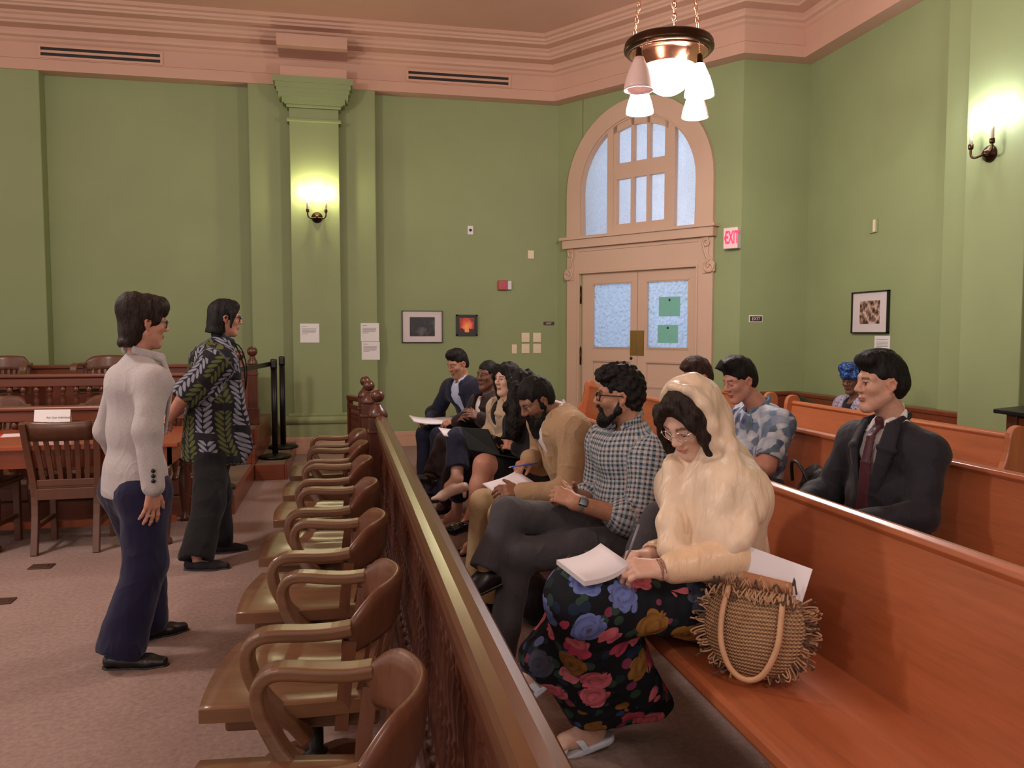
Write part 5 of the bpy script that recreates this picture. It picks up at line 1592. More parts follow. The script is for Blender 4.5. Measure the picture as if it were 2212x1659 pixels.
def leaves():
    m = Mat('black_leaf_print_cotton', 0.8, 0.25)
    x, y, z = m.xyz(m.attr('pat'))
    wob = m.noise(m.attr('pat'), 5, 1) * 0.05
    p = 0.105
    u = (x + wob + y * 0.10) * (1 / p); col = u.floor(); uf = (u.fract() - 0.5) * p
    off = col * 0.37
    ua = uf.abs()
    q = 0.036
    vv = (y - ua * 0.95) * (1 / q) + off
    vf = (vv.fract() - 0.5).abs() * 2.0
    prof = (ua * (PI / 0.048)).sin().max(0.0).pow(0.6) * 0.86
    inside = (ua < 0.047) * (ua > 0.003)
    gap = ((y * (1 / 0.34) + col * 0.43).fract() < 0.86)
    leaf = (vf < prof) * inside * gap
    rnd = (col * 12.9898).sin() * 43758.5; rnd = rnd.fract()
    tone = m.mix(rnd > 0.56, srgb(132, 132, 146), srgb(84, 88, 44))
    tone2 = m.mix(vf * 0.45, tone, (0.02, 0.02, 0.03))
    m.color(m.mix(leaf, srgb(26, 23, 30), tone2))
    m.bump(m.noise(m.coord(scale=(1, 1, .5)), 9, 2, 0.4, 0.8), 0.5, 0.04)
    return m.m
M['f_leaf'] = leaves()
def petals():
    m = Mat('blue_white_petal_print_cotton', 0.8, 0.25)
    x, y, z = m.xyz(m.coord())
    d = m.noise(m.coord(), 9, 2, out=1)
    v = m.mix(0.93, d.s, m.coord())
    vo = m.voro(v, 21, 'F1', 1.0)
    vo.inputs['Scale'].default_value = 22
    cx_ = m.xyz(vo.outputs['Color'])
    c = m.ramp(cx_[0], [(0.0, srgb(214, 214, 220)), (0.30, srgb(160, 172, 190)), (0.46, srgb(98, 120, 148)), (0.62, srgb(52, 60, 98)), (0.74, srgb(196, 200, 208)), (0.90, srgb(70, 84, 92))], 'CONSTANT')
    m.color(m.mix((N(m.t, vo.outputs['Distance']) * 0.8).clamp(), c, srgb(120, 134, 158)))
    m.bump(m.noise(m.coord(), 12, 2), 0.35, 0.03)
    return m.m
M['f_petal'] = petals()
def flowers():
    m = Mat('dark_floral_skirt_cotton', 0.8, 0.25)
    v = m.coord()
    vo = m.voro(v, 8.8, 'F1', 0.70)
    pos = m.xyz(vo.outputs['Position']); x, y, z = m.xyz(v)
    dx = (x * 0.75 - pos[0] * 0.75) + (y * 0.66 - pos[1] * 0.66); dz = z - pos[2]; dy = (y - pos[1]) * 0.75 - (x - pos[0]) * 0.66
    n = m.t.nodes.new('ShaderNodeMath'); n.operation = 'ARCTAN2'; m.t.links.new(dx.s, n.inputs[0]); m.t.links.new((dz + dy * 0.7).s, n.inputs[1])
    th = N(m.t, n.outputs[0])
    wob = m.noise(v, 26, 2)
    r = N(m.t, vo.outputs['Distance']) + (wob - 0.5) * 0.10
    edge = (th * 3.5).sin().abs() * 0.09 + 0.42
    inflower = (r < edge)
    rnd = m.xyz(vo.outputs['Color'])[0]
    c = m.ramp(rnd, [(0.0, srgb(216, 110, 124)), (0.26, srgb(150, 104, 48)), (0.48, srgb(110, 124, 186)), (0.66, srgb(186, 70, 96)), (0.80, srgb(76, 80, 96)), (0.90, srgb(222, 130, 140))], 'CONSTANT')
    pet = ((th * 2.5 + r * 26.0).sin() * 0.5 + 0.5) * ((r * 52.0).sin() * 0.35 + 0.65)
    c = m.mix(pet * 0.62, c, m.mix(0.75, c, (0.02, 0.01, 0.02)))
    c = m.mix((r < 0.09) * 0.7, c, srgb(90, 60, 40))
    l1 = m.voro(v, 24, 'F1', 1.0)
    lc = m.ramp(m.xyz(l1.outputs['Color'])[1], [(0.0, srgb(20, 24, 30)), (0.30, srgb(48, 70, 60)), (0.58, srgb(30, 44, 66)), (0.78, srgb(128, 56, 84)), (0.86, srgb(60, 72, 120)), (0.93, srgb(30, 46, 44))], 'CONSTANT')
    bg = m.mix((N(m.t, l1.outputs['Distance']) < 0.46), srgb(20, 22, 30), lc)
    m.color(m.mix(inflower, bg, c))
    m.bump(m.noise(m.coord(scale=(1, 1, .5)), 8, 2, 0.4, 0.6), 0.4, 0.04)
    return m.m
M['f_floral'] = flowers()
def satin(name, c, rough=0.38):
    m = Mat(name, rough, 0.5)
    f = m.noise(m.coord(scale=(1, 1, 0.22)), 22, 3, 0.5, 0.7)
    m.color(m.ramp(m.noise(m.coord(), 7, 3), [(0.35, shade(c, 0.88)), (0.65, shade(c, 1.08))]))
    m.bump(f, 0.38, 0.03)
    m.b.inputs['Sheen Weight'].default_value = 0.2
    return m.m
M['f_scarf'] = satin('cream_silk', srgb(222, 197, 170), 0.40)
M['f_satin'] = satin('champagne_satin', srgb(228, 194, 158), 0.34)
def headwrap():
    m = Mat('blue_speckled_headwrap_cloth', 0.7)
    v = m.voro(m.coord(), 60)
    m.color(m.ramp(N(m.t, v.outputs['Distance']), [(0.1, srgb(70, 130, 190)), (0.4, srgb(10, 60, 130)), (0.7, srgb(6, 20, 60))]))
    return m.m
M['f_wrap'] = headwrap()
M['f_robe'] = Mat('grey_lilac_print_cloth', 0.8); _m = M['f_robe']
_v = _m.voro(_m.coord(), 26); _m.color(_m.ramp(N(_m.t, _v.outputs['Distance']), [(0.15, srgb(60, 54, 80)), (0.35, srgb(170, 160, 176)), (0.7, srgb(120, 110, 132))])); M['f_robe'] = _m.m

FOLD = [(0.0022, 0.15, (1, 1, 0.3), 5), (0.0007, 0.05, (1, 1, 0.5), 9)]
FOLDS = [(0.002, 0.09, (1, 1, 0.5), 5)]
HAIRN = [(0.0022, 0.05, (1, 1, 0.15), 3), (0.0008, 0.016, (1, 1, 0.2), 8)]

# ------------------------------------------------------------------ garment helpers
def front(J, t, x=0.0, d=0.12):
    """point on the front of the trunk: t=0 pelvis .. 1 base of the neck"""
    return np.array(J['pelvis']) * (1 - t) + np.array(J['neck']) * t + np.array(J['fwd']) * d + np.array(J['lat']) * x
def jacket(person_, J, mat, name='jacket', off=0.026, res=0.008, opened=True, open_to=0.42, wtop=0.075, hemdrop=0.12, loose=0.008, sides='LR', lapel=True, lapel_mat=None, to=1.0, skirt=None, sc=1.0, belly=0.0, bust=0.0, folds=True, dtop=0.165, fold_arm=1):
    F = Field(res)
    up, lat = torso(F, J, off, sc=sc, belly=belly, bust=bust)
    pe = np.array(J['pelvis'])
    F.cap(pe + up * 0.05, pe - up * hemdrop * 0.5, 0.112 + off, 0.122 + off, 0.05, wide=lat, ws=1.42)
    sleeves(F, J, off * 0.6, to=to, sides=sides, fold=fold_arm, loose=loose)
    if opened:
        a = front(J, 1.0, 0, dtop * 0.5); b = front(J, open_to, 0, dtop + 0.06)
        F.cap(a + up * 0.02, b, wtop, 0.03, 0.01, sub=True)
    # opening for the neck and clean hem and cuffs
    nb = np.array(J['neck'])
    F.cap(nb - up * 0.01 + J['fwd'] * 0.03, nb + up * 0.2, 0.066, 0.09, 0.01, sub=True)
    F.cut(pe - up * hemdrop, -up)
    if folds: F.noise = FOLD
    o = add_mesh(name, [F.mesh()], mat, person_)
    if lapel and opened:
        for q in (-1, 1):
            L = Field(0.006)
            p0 = nb - J['fwd'] * 0.045 + lat * q * 0.05 + up * 0.02
            dl = 0.102 * sc + off + 0.012
            p1 = front(J, 0.97, q * 0.075, dl * 0.64); p2 = front(J, 0.78, q * 0.085, dl + bust); p3 = front(J, open_to + 0.02, q * 0.02, dl + 0.008 + bust + belly * 0.8)
            nv = nrm(np.array(J['fwd']) + lat * q * 0.5)
            ax = nrm(np.cross(nrm(p3 - p1), nv))
            L.cap(p0, p1, 0.010, 0.012, 0.01, wide=up, ws=2.0)
            L.cap(p1, p2, 0.010, 0.0115, 0.012, wide=ax, ws=3.2)
            L.cap(p2, p3, 0.0115, 0.006, 0.012, wide=ax, ws=3.0)
            add_mesh('lapel', [L.mesh()], lapel_mat or mat, o)
    return o
def shirt(person_, J, mat, name='shirt', off=0.010, res=0.008, collar=True, to=0.0, buttons=False, cuffs='', sc=1.0, belly=0.0, bust=0.0, pat=False, hem=0.1, noise=None, neckr=0.058, loose=0.0, collar_open=0.5, fold_arm=0):
    F = Field(res)
    up, lat = torso(F, J, off, sc=sc, belly=belly, bust=bust)
    pe = np.array(J['pelvis'])
    F.cap(pe + up * 0.05, pe - up * hem * 0.5, 0.108 * sc + off, 0.112 * sc + off, 0.04, wide=lat, ws=1.40)
    if to > 0: sleeves(F, J, off, to=to, loose=loose, fold=fold_arm)
    nb = np.array(J['neck'])
    F.cap(nb + J['fwd'] * 0.03, nb + up * 0.2, neckr, 0.09, 0.01, sub=True)
    if collar == 'v': F.cap(nb + J['fwd'] * 0.09, front(J, 0.80, 0, 0.16), 0.05, 0.02, 0.01, sub=True)
    F.cut(pe - up * hem, -up)
    if to > 0 and to < 1:
        for q in 'LR':
            e_, w_, s_ = np.array(J['el' + q]), np.array(J['wr' + q]), np.array(J['sh' + q])
    F.noise = noise
    m = F.mesh()
    at = None
    if pat:
        v = m[0]
        at = torso_pat(v, J)
        for q in 'LR':
            s_, e_, w_ = [np.array(J[x + q]) for x in ('sh', 'el', 'wr')]
            tors = np.minimum(seg_dist(v, pe, np.array(J['chest'])) - 0.15, 9)
            d1, d2 = seg_dist(v, s_ + (e_ - s_) * 0.12, e_) - 0.07, seg_dist(v, e_, w_) - 0.06
            k1 = (d1 < tors) & (d1 <= d2); k2 = (d2 < tors) & (d2 < d1)
            at[k1] = limb_pat(v[k1], s_, e_, J['fwd'], 0.065); at[k2] = limb_pat(v[k2], e_, w_, up, 0.055)
    o = add_mesh(name, [m], mat, person_, at)
    if collar and collar != 'v':
        C = Field(0.005)
        f = np.array(J['fwd']); back = nb - f * 0.058 + up * 0.045
        for q in (-1, 1):
            side = nb + lat * q * 0.062 + up * 0.028; fr1 = nb + lat * q * 0.030 + f * 0.072 - up * 0.005; tip = nb + lat * q * (0.045 + 0.03 * collar_open) + f * 0.095 - up * 0.055
            C.cap(back, side, 0.007, 0.007, 0.01, wide=up, ws=3.0); C.cap(side, fr1, 0.007, 0.006, 0.01, wide=up, ws=2.8)
            C.cap(fr1, tip, 0.006, 0.004, 0.008, wide=lat, ws=3.2)
        mm = C.mesh(); add_mesh('collar', [mm], mat, o, torso_pat(mm[0], J) if pat else None)
    return o
def trousers(person_, J, mat, name='trousers', off=0.014, res=0.009, to=1.0, flare=0.012, noise=True, hips=True, r=(0.088, 0.066, 0.058, 0.044), cut=None, k=0.035):
    F = Field(res)
    lat = np.array(J['lat']); pe = np.array(J['pelvis'])
    F.cap(np.array(J['hipL']), np.array(J['hipR']), 0.108 + off, 0.108 + off, 0.05)
    up = nrm(np.array(J['chest']) - pe)
    F.cap(pe, pe + up * 0.10, 0.11 + off * 0.6, 0.098 + off * 0.6, 0.05, wide=lat, ws=1.38)
    legs(F, J, off, k, to, r=r, flare=flare)
    for q in 'LR':
        kn, an, hp = [np.array(J[x + q]) for x in ('kn', 'an', 'hip')]
        e_ = kn + (an - kn) * to; d = nrm(an - kn)
        F.ell(e_ + d * 0.06, [0.10, 0.10, 0.055], np.array([nrm(np.cross(d, lat)), lat, d]), 0.004, sub=True) if to < 1.01 and cut is None else None
    if cut: F.cut(*cut)
    if noise: F.noise = FOLD
    return add_mesh(name, [F.mesh()], mat, person_)
def tie(parent, J, mat, t1=0.30, d0=0.085, d1=0.155):
    F = Field(0.005); lat = np.array(J['lat'])
    a = front(J, 0.985, 0, d0)
    F.cap(a + V(0, 0, 0.01), a - V(0, 0, 0.025), 0.014, 0.010, 0.006, wide=lat, ws=1.4)
    pts = [a - V(0, 0, 0.02)] + [front(J, t, 0, d) for t, d in ((0.86, 0.128), (0.65, 0.150), (t1, d1))]
    for i in range(len(pts) - 1): F.cap(pts[i], pts[i + 1], 0.006 + 0.001 * i, 0.007 + 0.001 * i, 0.006, wide=lat, ws=2.6 + 0.5 * i)
    return add_mesh('tie', [F.mesh()], mat, parent)
def hair_short(person_, P, A, s, mat, top=0.012, quiff=0.0, plane=(0.004, 0.012), nape=-0.062, extra=None, name='hair', res=0.005, noise=HAIRN, side=0.0):
    F = Field(res)
    E = lambda p, r, k=0.02, **kw: F.ell(P(*p), [q * s for q in r], A, k * s, **kw)
    E((-0.016, 0, 0.050), (0.101 + top * 0.3, 0.081 + top * 0.25 + side, 0.095 + top))
    E((-0.050, 0, 0.000), (0.062, 0.074 + side, 0.075), 0.03)
    if quiff:
        E((0.050, 0, 0.110 + quiff * 0.3), (0.050, 0.058, 0.034 + quiff), 0.03)
        E((0.010, 0, 0.125 + quiff * 0.3), (0.060, 0.060, 0.030 + quiff * 0.8), 0.03)
    if extra: extra(F, E)
    f, l, u = A
    E((0.098, 0, -0.006), (0.062, 0.080, 0.075), 0.01, sub=True)
    for q in (-1, 1):
        E((0.055, q * 0.085, -0.020), (0.066, 0.035, 0.062), 0.012, sub=True)
        E((0.0, q * 0.088, -0.030), (0.028, 0.026, 0.062), 0.008, sub=True)
    F.cut(P(-0.09, 0, nape), -u * 0.93 + f * 0.36)
    F.noise = noise
    return add_mesh(name, [F.mesh()], mat, person_)
def core(F, J, tone):
    """the body under the clothes, so that head, trunk, limbs and hands are one surface"""
    torso(F, J, -0.014, 0.04)
    pe = np.array(J['pelvis']); F.cap(J['hipL'], J['hipR'], 0.088, 0.088, 0.04)
    for q in 'LR':
        sh, el, wr, hp, kn, an = [np.array(J[x + q]) for x in ('sh', 'el', 'wr', 'hip', 'kn', 'an')]
        F.cap(sh, el, 0.044, 0.038, 0.02); F.cap(el, wr, 0.034, 0.024, 0.02)
        F.cap(hp, kn, 0.072, 0.050, 0.03); F.cap(kn, an, 0.044, 0.028, 0.03)
        toe = np.array(J['toe' + q]); up = np.array(J.get('footup' + q, V(0, 0, 1)))
        F.cap(an, an - up * 0.045, 0.028, 0.022, 0.02); F.cap(an - up * 0.045, an + (toe - an) * 0.6 - up * 0.025, 0.022, 0.016, 0.02)
    F.p = [tuple(list(p)[:-1] + [tone]) for p in F.p]
def body(person_, items, extra=()):
    J_ = globals()['J']; y = person_.location.y
    F = Field(0.0042 if y < 3.6 else (0.0048 if y < 5 else 0.0055))
    (hf, H_, A_, s_, tone_, kw), rest = items[0], items[1:]
    core(F, J_, tone_)
    F.p += hf.p
    for r_ in rest: F.p += r_.p
    m = F.mesh()
    return add_mesh('body', [head_paint(m, None, A_, H_, s_, tone=tone_, **kw)], M['skin'], person_)
def make_head(H, A, tone, neck, s=0.9, female=False, res=0.0038, nose=1.0, **paint_kw):
    F, P = head_field(H, A, tone, neck, s, res, female, nose)
    return (F, H, A, s, tone, paint_kw), P
TONE = dict(light=(0.56, 0.30, 0.21), pale=(0.66, 0.40, 0.30), tan=(0.40, 0.19, 0.115), brown=(0.23, 0.100, 0.058), deep=(0.135, 0.055, 0.032), rosy=(0.52, 0.24, 0.17))
# ================================================================== standing woman in the pale grey blazer
Y = 3.92
f = nrm(V(0.80, 0.60, 0)); l = V(-f[1], f[0], 0)
e = person((-0.90, 3.92, 0), 'standing person in pale grey blazer, navy trousers and glasses, back half turned to the camera')
pe = atY(292, 1045, Y); ch = atY(298, 815, Y)
J = dict(fwd=f, lat=l, pelvis=pe, chest=ch - f * 0.015, neck=atY(300, 765, Y) + f * 0.0)
J['shL'] = ch + l * 0.160 - V(0, 0, 0.012); J['shR'] = ch - l * 0.160 - V(0, 0, 0.012)
J['elR'] = atY(318, 930, Y - 0.20); J['wrR'] = atY(331, 1050, Y - 0.22)
J['elL'] = atY(232, 930, Y + 0.20); J['wrL'] = atY(262, 1000, Y + 0.34)
J['hipL'] = pe + l * 0.085 - V(0, 0, 0.04); J['hipR'] = pe - l * 0.085 - V(0, 0, 0.04)
J['anR'] = V(-0.955, 3.72, 0.085); J['toeR'] = J['anR'] + nrm(V(0.9, -0.1, 0)) * 0.15 - V(0, 0, 0.05)
J['anL'] = V(-0.93, 4.05, 0.085); J['toeL'] = J['anL'] + nrm(V(0.9, 0.45, 0)) * 0.15 - V(0, 0, 0.05)
J['knR'] = (J['hipR'] + J['anR']) / 2 + f * 0.02 + V(0.035, 0, 0.02); J['knL'] = (J['hipL'] + J['anL']) / 2 + f * 0.02 + V(0.02, 0, 0.02)
H = atY(313, 700, Y); A = fr(V(0.88, 0.47, 0), 0.08)
hd, P = make_head(H, A, TONE['rosy'], J['neck'], 0.87, True)
F = Field(0.0036)
hand_field(F, J['wrR'] - V(0, 0, 0.01), V(-0.10, 0.02, -1), -l * 1.0 + f * 0.15, 'R', (10, 14, 10), 9, 0.92, TONE['rosy'], thumb=(0.75, 0.65, -0.1))
body(e, [hd, F])
bl = jacket(e, J, M['f_grey'], 'blazer', 0.010, 0.007, opened=True, open_to=0.35, wtop=0.05, hemdrop=0.05, loose=0.006, sides='LR', lapel=True, sc=0.90, fold_arm=0, folds=False)
add = MB()
for k in range(3):
    p = atY(311, 1020 + k * 9, 3.66) 
    MB().lathe([(0.0, 0.004), (0.009, 0.004), (0.009, -0.002), (0.0, -0.002)], np.array(J['wrR']) + (-l) * 0.046 - f * 0.02 + V(0, 0, 0.03 + 0.022 * k), 10, -l).build('cuff_button', M['button'], bl, world=True)
trousers(e, J, M['f_navy'], res=0.008, flare=0.03, off=0.010, r=(0.098, 0.082, 0.076, 0.062))
for q in 'LR': shoe(J, q, M['shoe_black'], e, 'loafer')
# bob of dark hair with a high crown
F = Field(0.005); s = 0.87
E_ = lambda p, r, k=0.03, **kw: F.ell(P(*p), [q * s for q in r], A, k * s, **kw)
E_((-0.018, 0, 0.050), (0.118, 0.096, 0.108)); E_((-0.072, 0, 0.078), (0.072, 0.080, 0.080)); E_((-0.062, 0, -0.030), (0.062, 0.084, 0.092))
E_((-0.088, 0, -0.105), (0.040, 0.062, 0.030), 0.02); E_((0.062, -0.02, 0.095), (0.050, 0.060, 0.045)); E_((0.045, 0, 0.10), (0.06, 0.075, 0.05))
E_((0.110, 0, -0.020), (0.062, 0.085, 0.085), 0.01, sub=True)
for q in (-1, 1): E_((0.055, q * 0.090, -0.070), (0.064, 0.045, 0.085), 0.01, sub=True); E_((-0.005, q * 0.095, -0.010), (0.030, 0.022, 0.030), 0.008, sub=True)
F.cut(P(0, 0, -0.125), -A[2]); F.noise = HAIRN
add_mesh('hair', [F.mesh()], M['hair_dark'], e)
glasses(P, M['frame_dark'], e, 0.031, 0.022, True)
MB().tube([np.array(J['wrR']) + V(-0.018, 0.004, -0.13) + V(0.0095 * math.cos(t), 0.0095 * math.sin(t), 0) for t in np.linspace(0, 2 * PI, 13)[:-1]], 0.0018, 6, closed=True).build('ring', M['gold'], e, world=True)

# ================================================================== standing woman in the leaf-print shirt
Y = 5.56
f = nrm(V(0.95, 0.31, 0)); l = V(-f[1], f[0], 0)
e = person((-0.80, 5.56, 0), 'standing person in black leaf-print shirt and black trousers, hands behind the back')
pe = atY(452, 960, Y); ch = atY(462, 775, Y)
J = dict(fwd=f, lat=l, pelvis=pe, chest=ch, neck=atY(478, 735, Y))
J['shL'] = ch + l * 0.18 - V(0, 0, 0.005); J['shR'] = ch - l * 0.18 - V(0, 0, 0.01)
J['elR'] = atY(398, 858, Y - 0.26); J['wrR'] = atY(368, 900, Y - 0.05)
J['elL'] = J['shL'] - f * 0.10 + V(0, 0, -0.26) + l * 0.05; J['wrL'] = J['wrR'] + l * 0.06 + f * 0.02
J['hipL'] = pe + l * 0.085 - V(0, 0, 0.04); J['hipR'] = pe - l * 0.085 - V(0, 0, 0.04)
J['anR'] = atZ(425, 1200, 0.085); J['anL'] = atZ(468, 1165, 0.085)
J['anR'][2] = J['anL'][2] = 0.085
J['toeR'] = J['anR'] + nrm(V(1, -0.12, 0)) * 0.15 - V(0, 0, 0.05); J['toeL'] = J['anL'] + nrm(V(1, 0.05, 0)) * 0.15 - V(0, 0, 0.05)
for q in 'LR': J['kn' + q] = (J['hip' + q] + J['an' + q]) / 2 + f * 0.03
H = atY(487, 690, Y); A = fr(V(0.97, 0.25, 0), 0.05)
hd, P = make_head(H, A, TONE['rosy'], J['neck'], 0.88, True)
F = Field(0.004)
F.chain([J['elR'], J['wrR']], [0.044, 0.028], col=TONE['rosy'])
hand_field(F, J['wrR'], nrm(V(-0.5, 0.7, -0.4)), -f, 'R', (30, 40, 30), 4, 0.92, TONE['rosy'])
hand_field(F, J['wrL'], nrm(V(-0.5, -0.7, -0.4)), -f, 'L', (30, 40, 30), 4, 0.92, TONE['rosy'], forearm=J['elL'])
body(e, [hd, F])
# loose shirt
F = Field(0.007)
up, lat = torso(F, J, 0.034)
F.cap(ch - up * 0.15, pe - up * 0.08, 0.13, 0.168, 0.06, wide=lat, ws=1.30)
F.cap(pe + f * 0.08, pe - up * 0.10 + f * 0.10, 0.11, 0.14, 0.05, wide=lat, ws=1.35)
F.cap(ch + f * 0.10 - up * 0.12 - lat * 0.08, pe + f * 0.22 - lat * 0.10 - up * 0.02, 0.05, 0.045, 0.06)
F.cap(ch + f * 0.06 - up * 0.05, front(J, 0.1, 0, 0.13) , 0.09, 0.07, 0.05, wide=lat, ws=1.5)
for q in 'LR':
    a, b, c = [np.array(J[x + q]) for x in ('sh', 'el', 'wr')]
    F.cap(a, a + (b - a) * 0.95, 0.085, 0.095, 0.05)
    d = nrm(b - a); F.ell(b + d * 0.07, [0.11, 0.11, 0.07], np.array([nrm(np.cross(d, lat)), nrm(np.cross(d, nrm(np.cross(d, lat)))), d]), 0.004, sub=True)
nb = np.array(J['neck'])
F.cap(nb + f * 0.02, nb + up * 0.2, 0.064, 0.09, 0.01, sub=True)
F.cap(nb + f * 0.10 - up * 0.02, front(J, 0.55, 0.01, 0.24), 0.045, 0.05, 0.01, sub=True)
F.cut(pe - up * 0.10 - f * 0.05, -up - f * 0.06)
F.noise = [(0.004, 0.13, (1, 1, 0.15), 5), (0.001, 0.05, (1, 1, 0.5), 9)]
m = F.mesh(); at_ = torso_pat(m[0], J)
for q in 'LR':
    a, b = np.array(J['sh' + q]), np.array(J['el' + q]); d1 = seg_dist(m[0], a + (b - a) * 0.25, b) - 0.09; k1 = d1 < np.minimum(seg_dist(m[0], pe, ch) - 0.155, 0.05)
    at_[k1] = limb_pat(m[0][k1], a, b, f, 0.09)
sh_ = add_mesh('leaf_print_shirt', [m], M['f_leaf'], e, at_)
shirt(e, J, M['f_teal'], 'undershirt', 0.016, 0.009, collar=True, to=0)
trousers(e, J, M['f_black'], res=0.009, flare=0.025, off=0.024, r=(0.092, 0.074, 0.068, 0.056))
for q in 'LR': shoe(J, q, M['shoe_suede'], e, 'loafer', sole=M['sole_grey'])
s = 0.88
F2 = Field(0.005)
E_ = lambda p, r, k=0.03, **kw: F2.ell(P(*p), [q * s for q in r], A, k * s, **kw)
E_((-0.016, 0, 0.052), (0.112, 0.090, 0.102)); E_((-0.055, 0, -0.030), (0.072, 0.088, 0.100)); E_((-0.065, 0, -0.095), (0.070, 0.086, 0.050), 0.03); E_((0.050, 0, 0.105), (0.050, 0.06, 0.035))
for q in (-1, 1): F2.cap(P(0.045, q * 0.078, 0.05), P(0.030, q * 0.080, -0.055), 0.018 * s, 0.009 * s, 0.02)
E_((0.112, 0, -0.010), (0.058, 0.090, 0.085), 0.01, sub=True)
for q in (-1, 1): E_((0.075, q * 0.09, -0.075), (0.042, 0.045, 0.075), 0.01, sub=True)
F2.cut(P(-0.06, 0, -0.115), -A[2] * 0.96 + A[0] * -0.2); F2.noise = HAIRN
add_mesh('hair', [F2.mesh()], M['hair_black'], e)
glasses(P, M['frame_dark'], e, 0.031, 0.023, True, rim=0.003)
MB().tube(smooth_path([nb - f * 0.02 + l * 0.07, front(J, 0.95, 0.07, 0.10), front(J, 0.75, 0.04, 0.17), front(J, 0.52, 0.0, 0.19), front(J, 0.75, -0.04, 0.17), front(J, 0.95, -0.07, 0.10), nb - f * 0.02 - l * 0.07], 4), 0.004, 6).build('lanyard', M['f_black'], e, world=True)
# ================================================================== people on the front bench, from the camera backwards
def base_joints(x, y, yaw=180, **k): return seated_joints((x, y), yaw, **k)
def setp(J, Y, **kw):
    """joints from sight lines at their own depth: name=(px, py, dY)"""
    for n_, (px, py, dy) in kw.items(): J[n_] = atY(px, py, Y + dy)
    J['chest'] = (np.array(J['shL']) + np.array(J['shR'])) / 2
    d = np.array(J['shL']) - np.array(J['shR']); d[2] = 0
    J['lat'] = nrm(d); J['fwd'] = nrm(np.cross(J['lat'], V(0, 0, 1)))
    return J
def papers(name, c, d, w, l, up, mat, label, cat, thick=0.012, curl=0.0, parent=None):
    """open pad: c centre, d long direction, w x l"""
    d = nrm(d); up = nrm(up - d * np.dot(up, d)); s_ = np.cross(up, d)
    rows = []
    for i in range(9):
        t = i / 8 - 0.5
        rows.append([c + d * (t * l) + s_ * (u * w) + up * (thick + curl * (4 * t * t) * (1 if t > 0 else 0.4) - curl * 0.3) for u in (-0.5, 0, 0.5)])
    lo = [[p - up * thick for p in r] for r in rows]
    q = MB().grid(rows).grid([r[::-1] for r in lo])
    ring = lambda g: [g[0][j] for j in range(3)] + [g[i][-1] for i in range(1, 9)] + [g[-1][j] for j in (1, 0)] + [g[i][0] for i in range(7, 0, -1)]
    a, b = ring(rows), ring(lo); q.grid([a + a[:1], b + b[:1]], smooth=False)
    bmesh.ops.remove_doubles(q.bm, verts=q.bm.verts, dist=1e-5)
    e = empty(name, c, 0, label, cat)
    q.build('pages', mat, e, world=True)
    return e
def pen(c, d, label, mat, L=0.14, r=0.0042):
    d = nrm(d)
    e = empty('pen', c, 0, label, 'pen')
    MB().tube([-d * L * 0.42, d * L * 0.5], r, 8).build('barrel', mat, e)
    MB().tube([-d * L * 0.42, -d * L * 0.5], [r, 0.0008], 8).build('tip', M['silver'], e)
    return e
M['pen_grey'] = plain('grey_pen_plastic', srgb(128, 128, 140), 0.35)
M['pen_blue'] = plain('blue_pen_plastic', srgb(60, 90, 190), 0.3)
M['paperwhite'] = plain('white_paper', srgb(232, 226, 232), 0.7)

# ---- woman in the cream head scarf, writing
Y = 2.45
T = TONE['pale']
e = person((1.22, Y, 0.0), 'person in cream silk head scarf and dark floral skirt writing in a notebook')
J = base_joints(1.24, Y, lean=0.0)
setp(J, Y, shL=(1596, 1068, -0.15), shR=(1478, 1045, 0.17), neck=(1548, 1005, 0.0), elL=(1572, 1205, -0.23), wrL=(1432, 1230, -0.23), elR=(1470, 1190, 0.2), wrR=(1405, 1200, -0.02),
     knL=(1248, 1292, -0.12), knR=(1268, 1262, 0.10), anR=(1168, 1438, 0.12))
J['anL'] = atZ(1276, 1568, 0.09); J['toeL'] = J['anL'] + V(-0.14, 0.02, -0.05); J['toeR'] = J['anR'] + V(-0.13, 0.0, -0.08)
H = atY(1488, 910, 2.42); A = fr(V(-0.84, -0.54, 0), 0.56)
hd, P = make_head(H, A, T, J['neck'], 0.9, True, closed=True, res=0.0034)
F = Field(0.0034)
hand_field(F, J['wrL'], atY(1352, 1226, 2.24) - np.array(J['wrL']), V(-0.1, -0.55, 0.8), 'L', (38, 42, 30), 3, 0.92, T, thumb=(0.8, 0.4, -0.3))
F.cap(J['elL'], np.array(J['wrL']), 0.036, 0.025, 0.02, col=T)
F2 = Field(0.0034)
hand_field(F2, J['wrR'], atY(1352, 1196, 2.4) - np.array(J['wrR']), V(-0.2, 0.1, 1), 'R', (50, 55, 35), 2, 0.90, T, thumb=(0.85, 0.35, -0.4), per=[(45, 40, 20), (55, 55, 30), (62, 60, 35), (66, 62, 35)])
F2.cap(J['elR'], np.array(J['wrR']), 0.036, 0.025, 0.02, col=T)
FT = []
for q in 'LR':
    Q = Field(0.004); an = np.array(J['an' + q]); tq = np.array(J['toe' + q]); d = nrm(tq - an)
    kn = np.array(J['kn' + q])
    Q.cap(an + (kn - an) * 0.35, an, 0.045, 0.033, col=T); Q.cap(an - V(0, 0, 0.02) - d * 0.02, an + d * 0.10 - V(0, 0, 0.02), 0.034, 0.028, 0.03, col=T)
    lt = nrm(np.cross(d, V(0, 0, 1)))
    for i in range(5):
        b0 = an + d * 0.095 + lt * (i - 2) * 0.0155 - V(0, 0, 0.024); Q.cap(b0, b0 + d * (0.062 - 0.006 * abs(i - 0.5)) - V(0, 0, 0.006), 0.0115, 0.0085 if i else 0.011, 0.008, col=T)
    FT.append(Q)
body(e, [hd, F, F2] + FT)
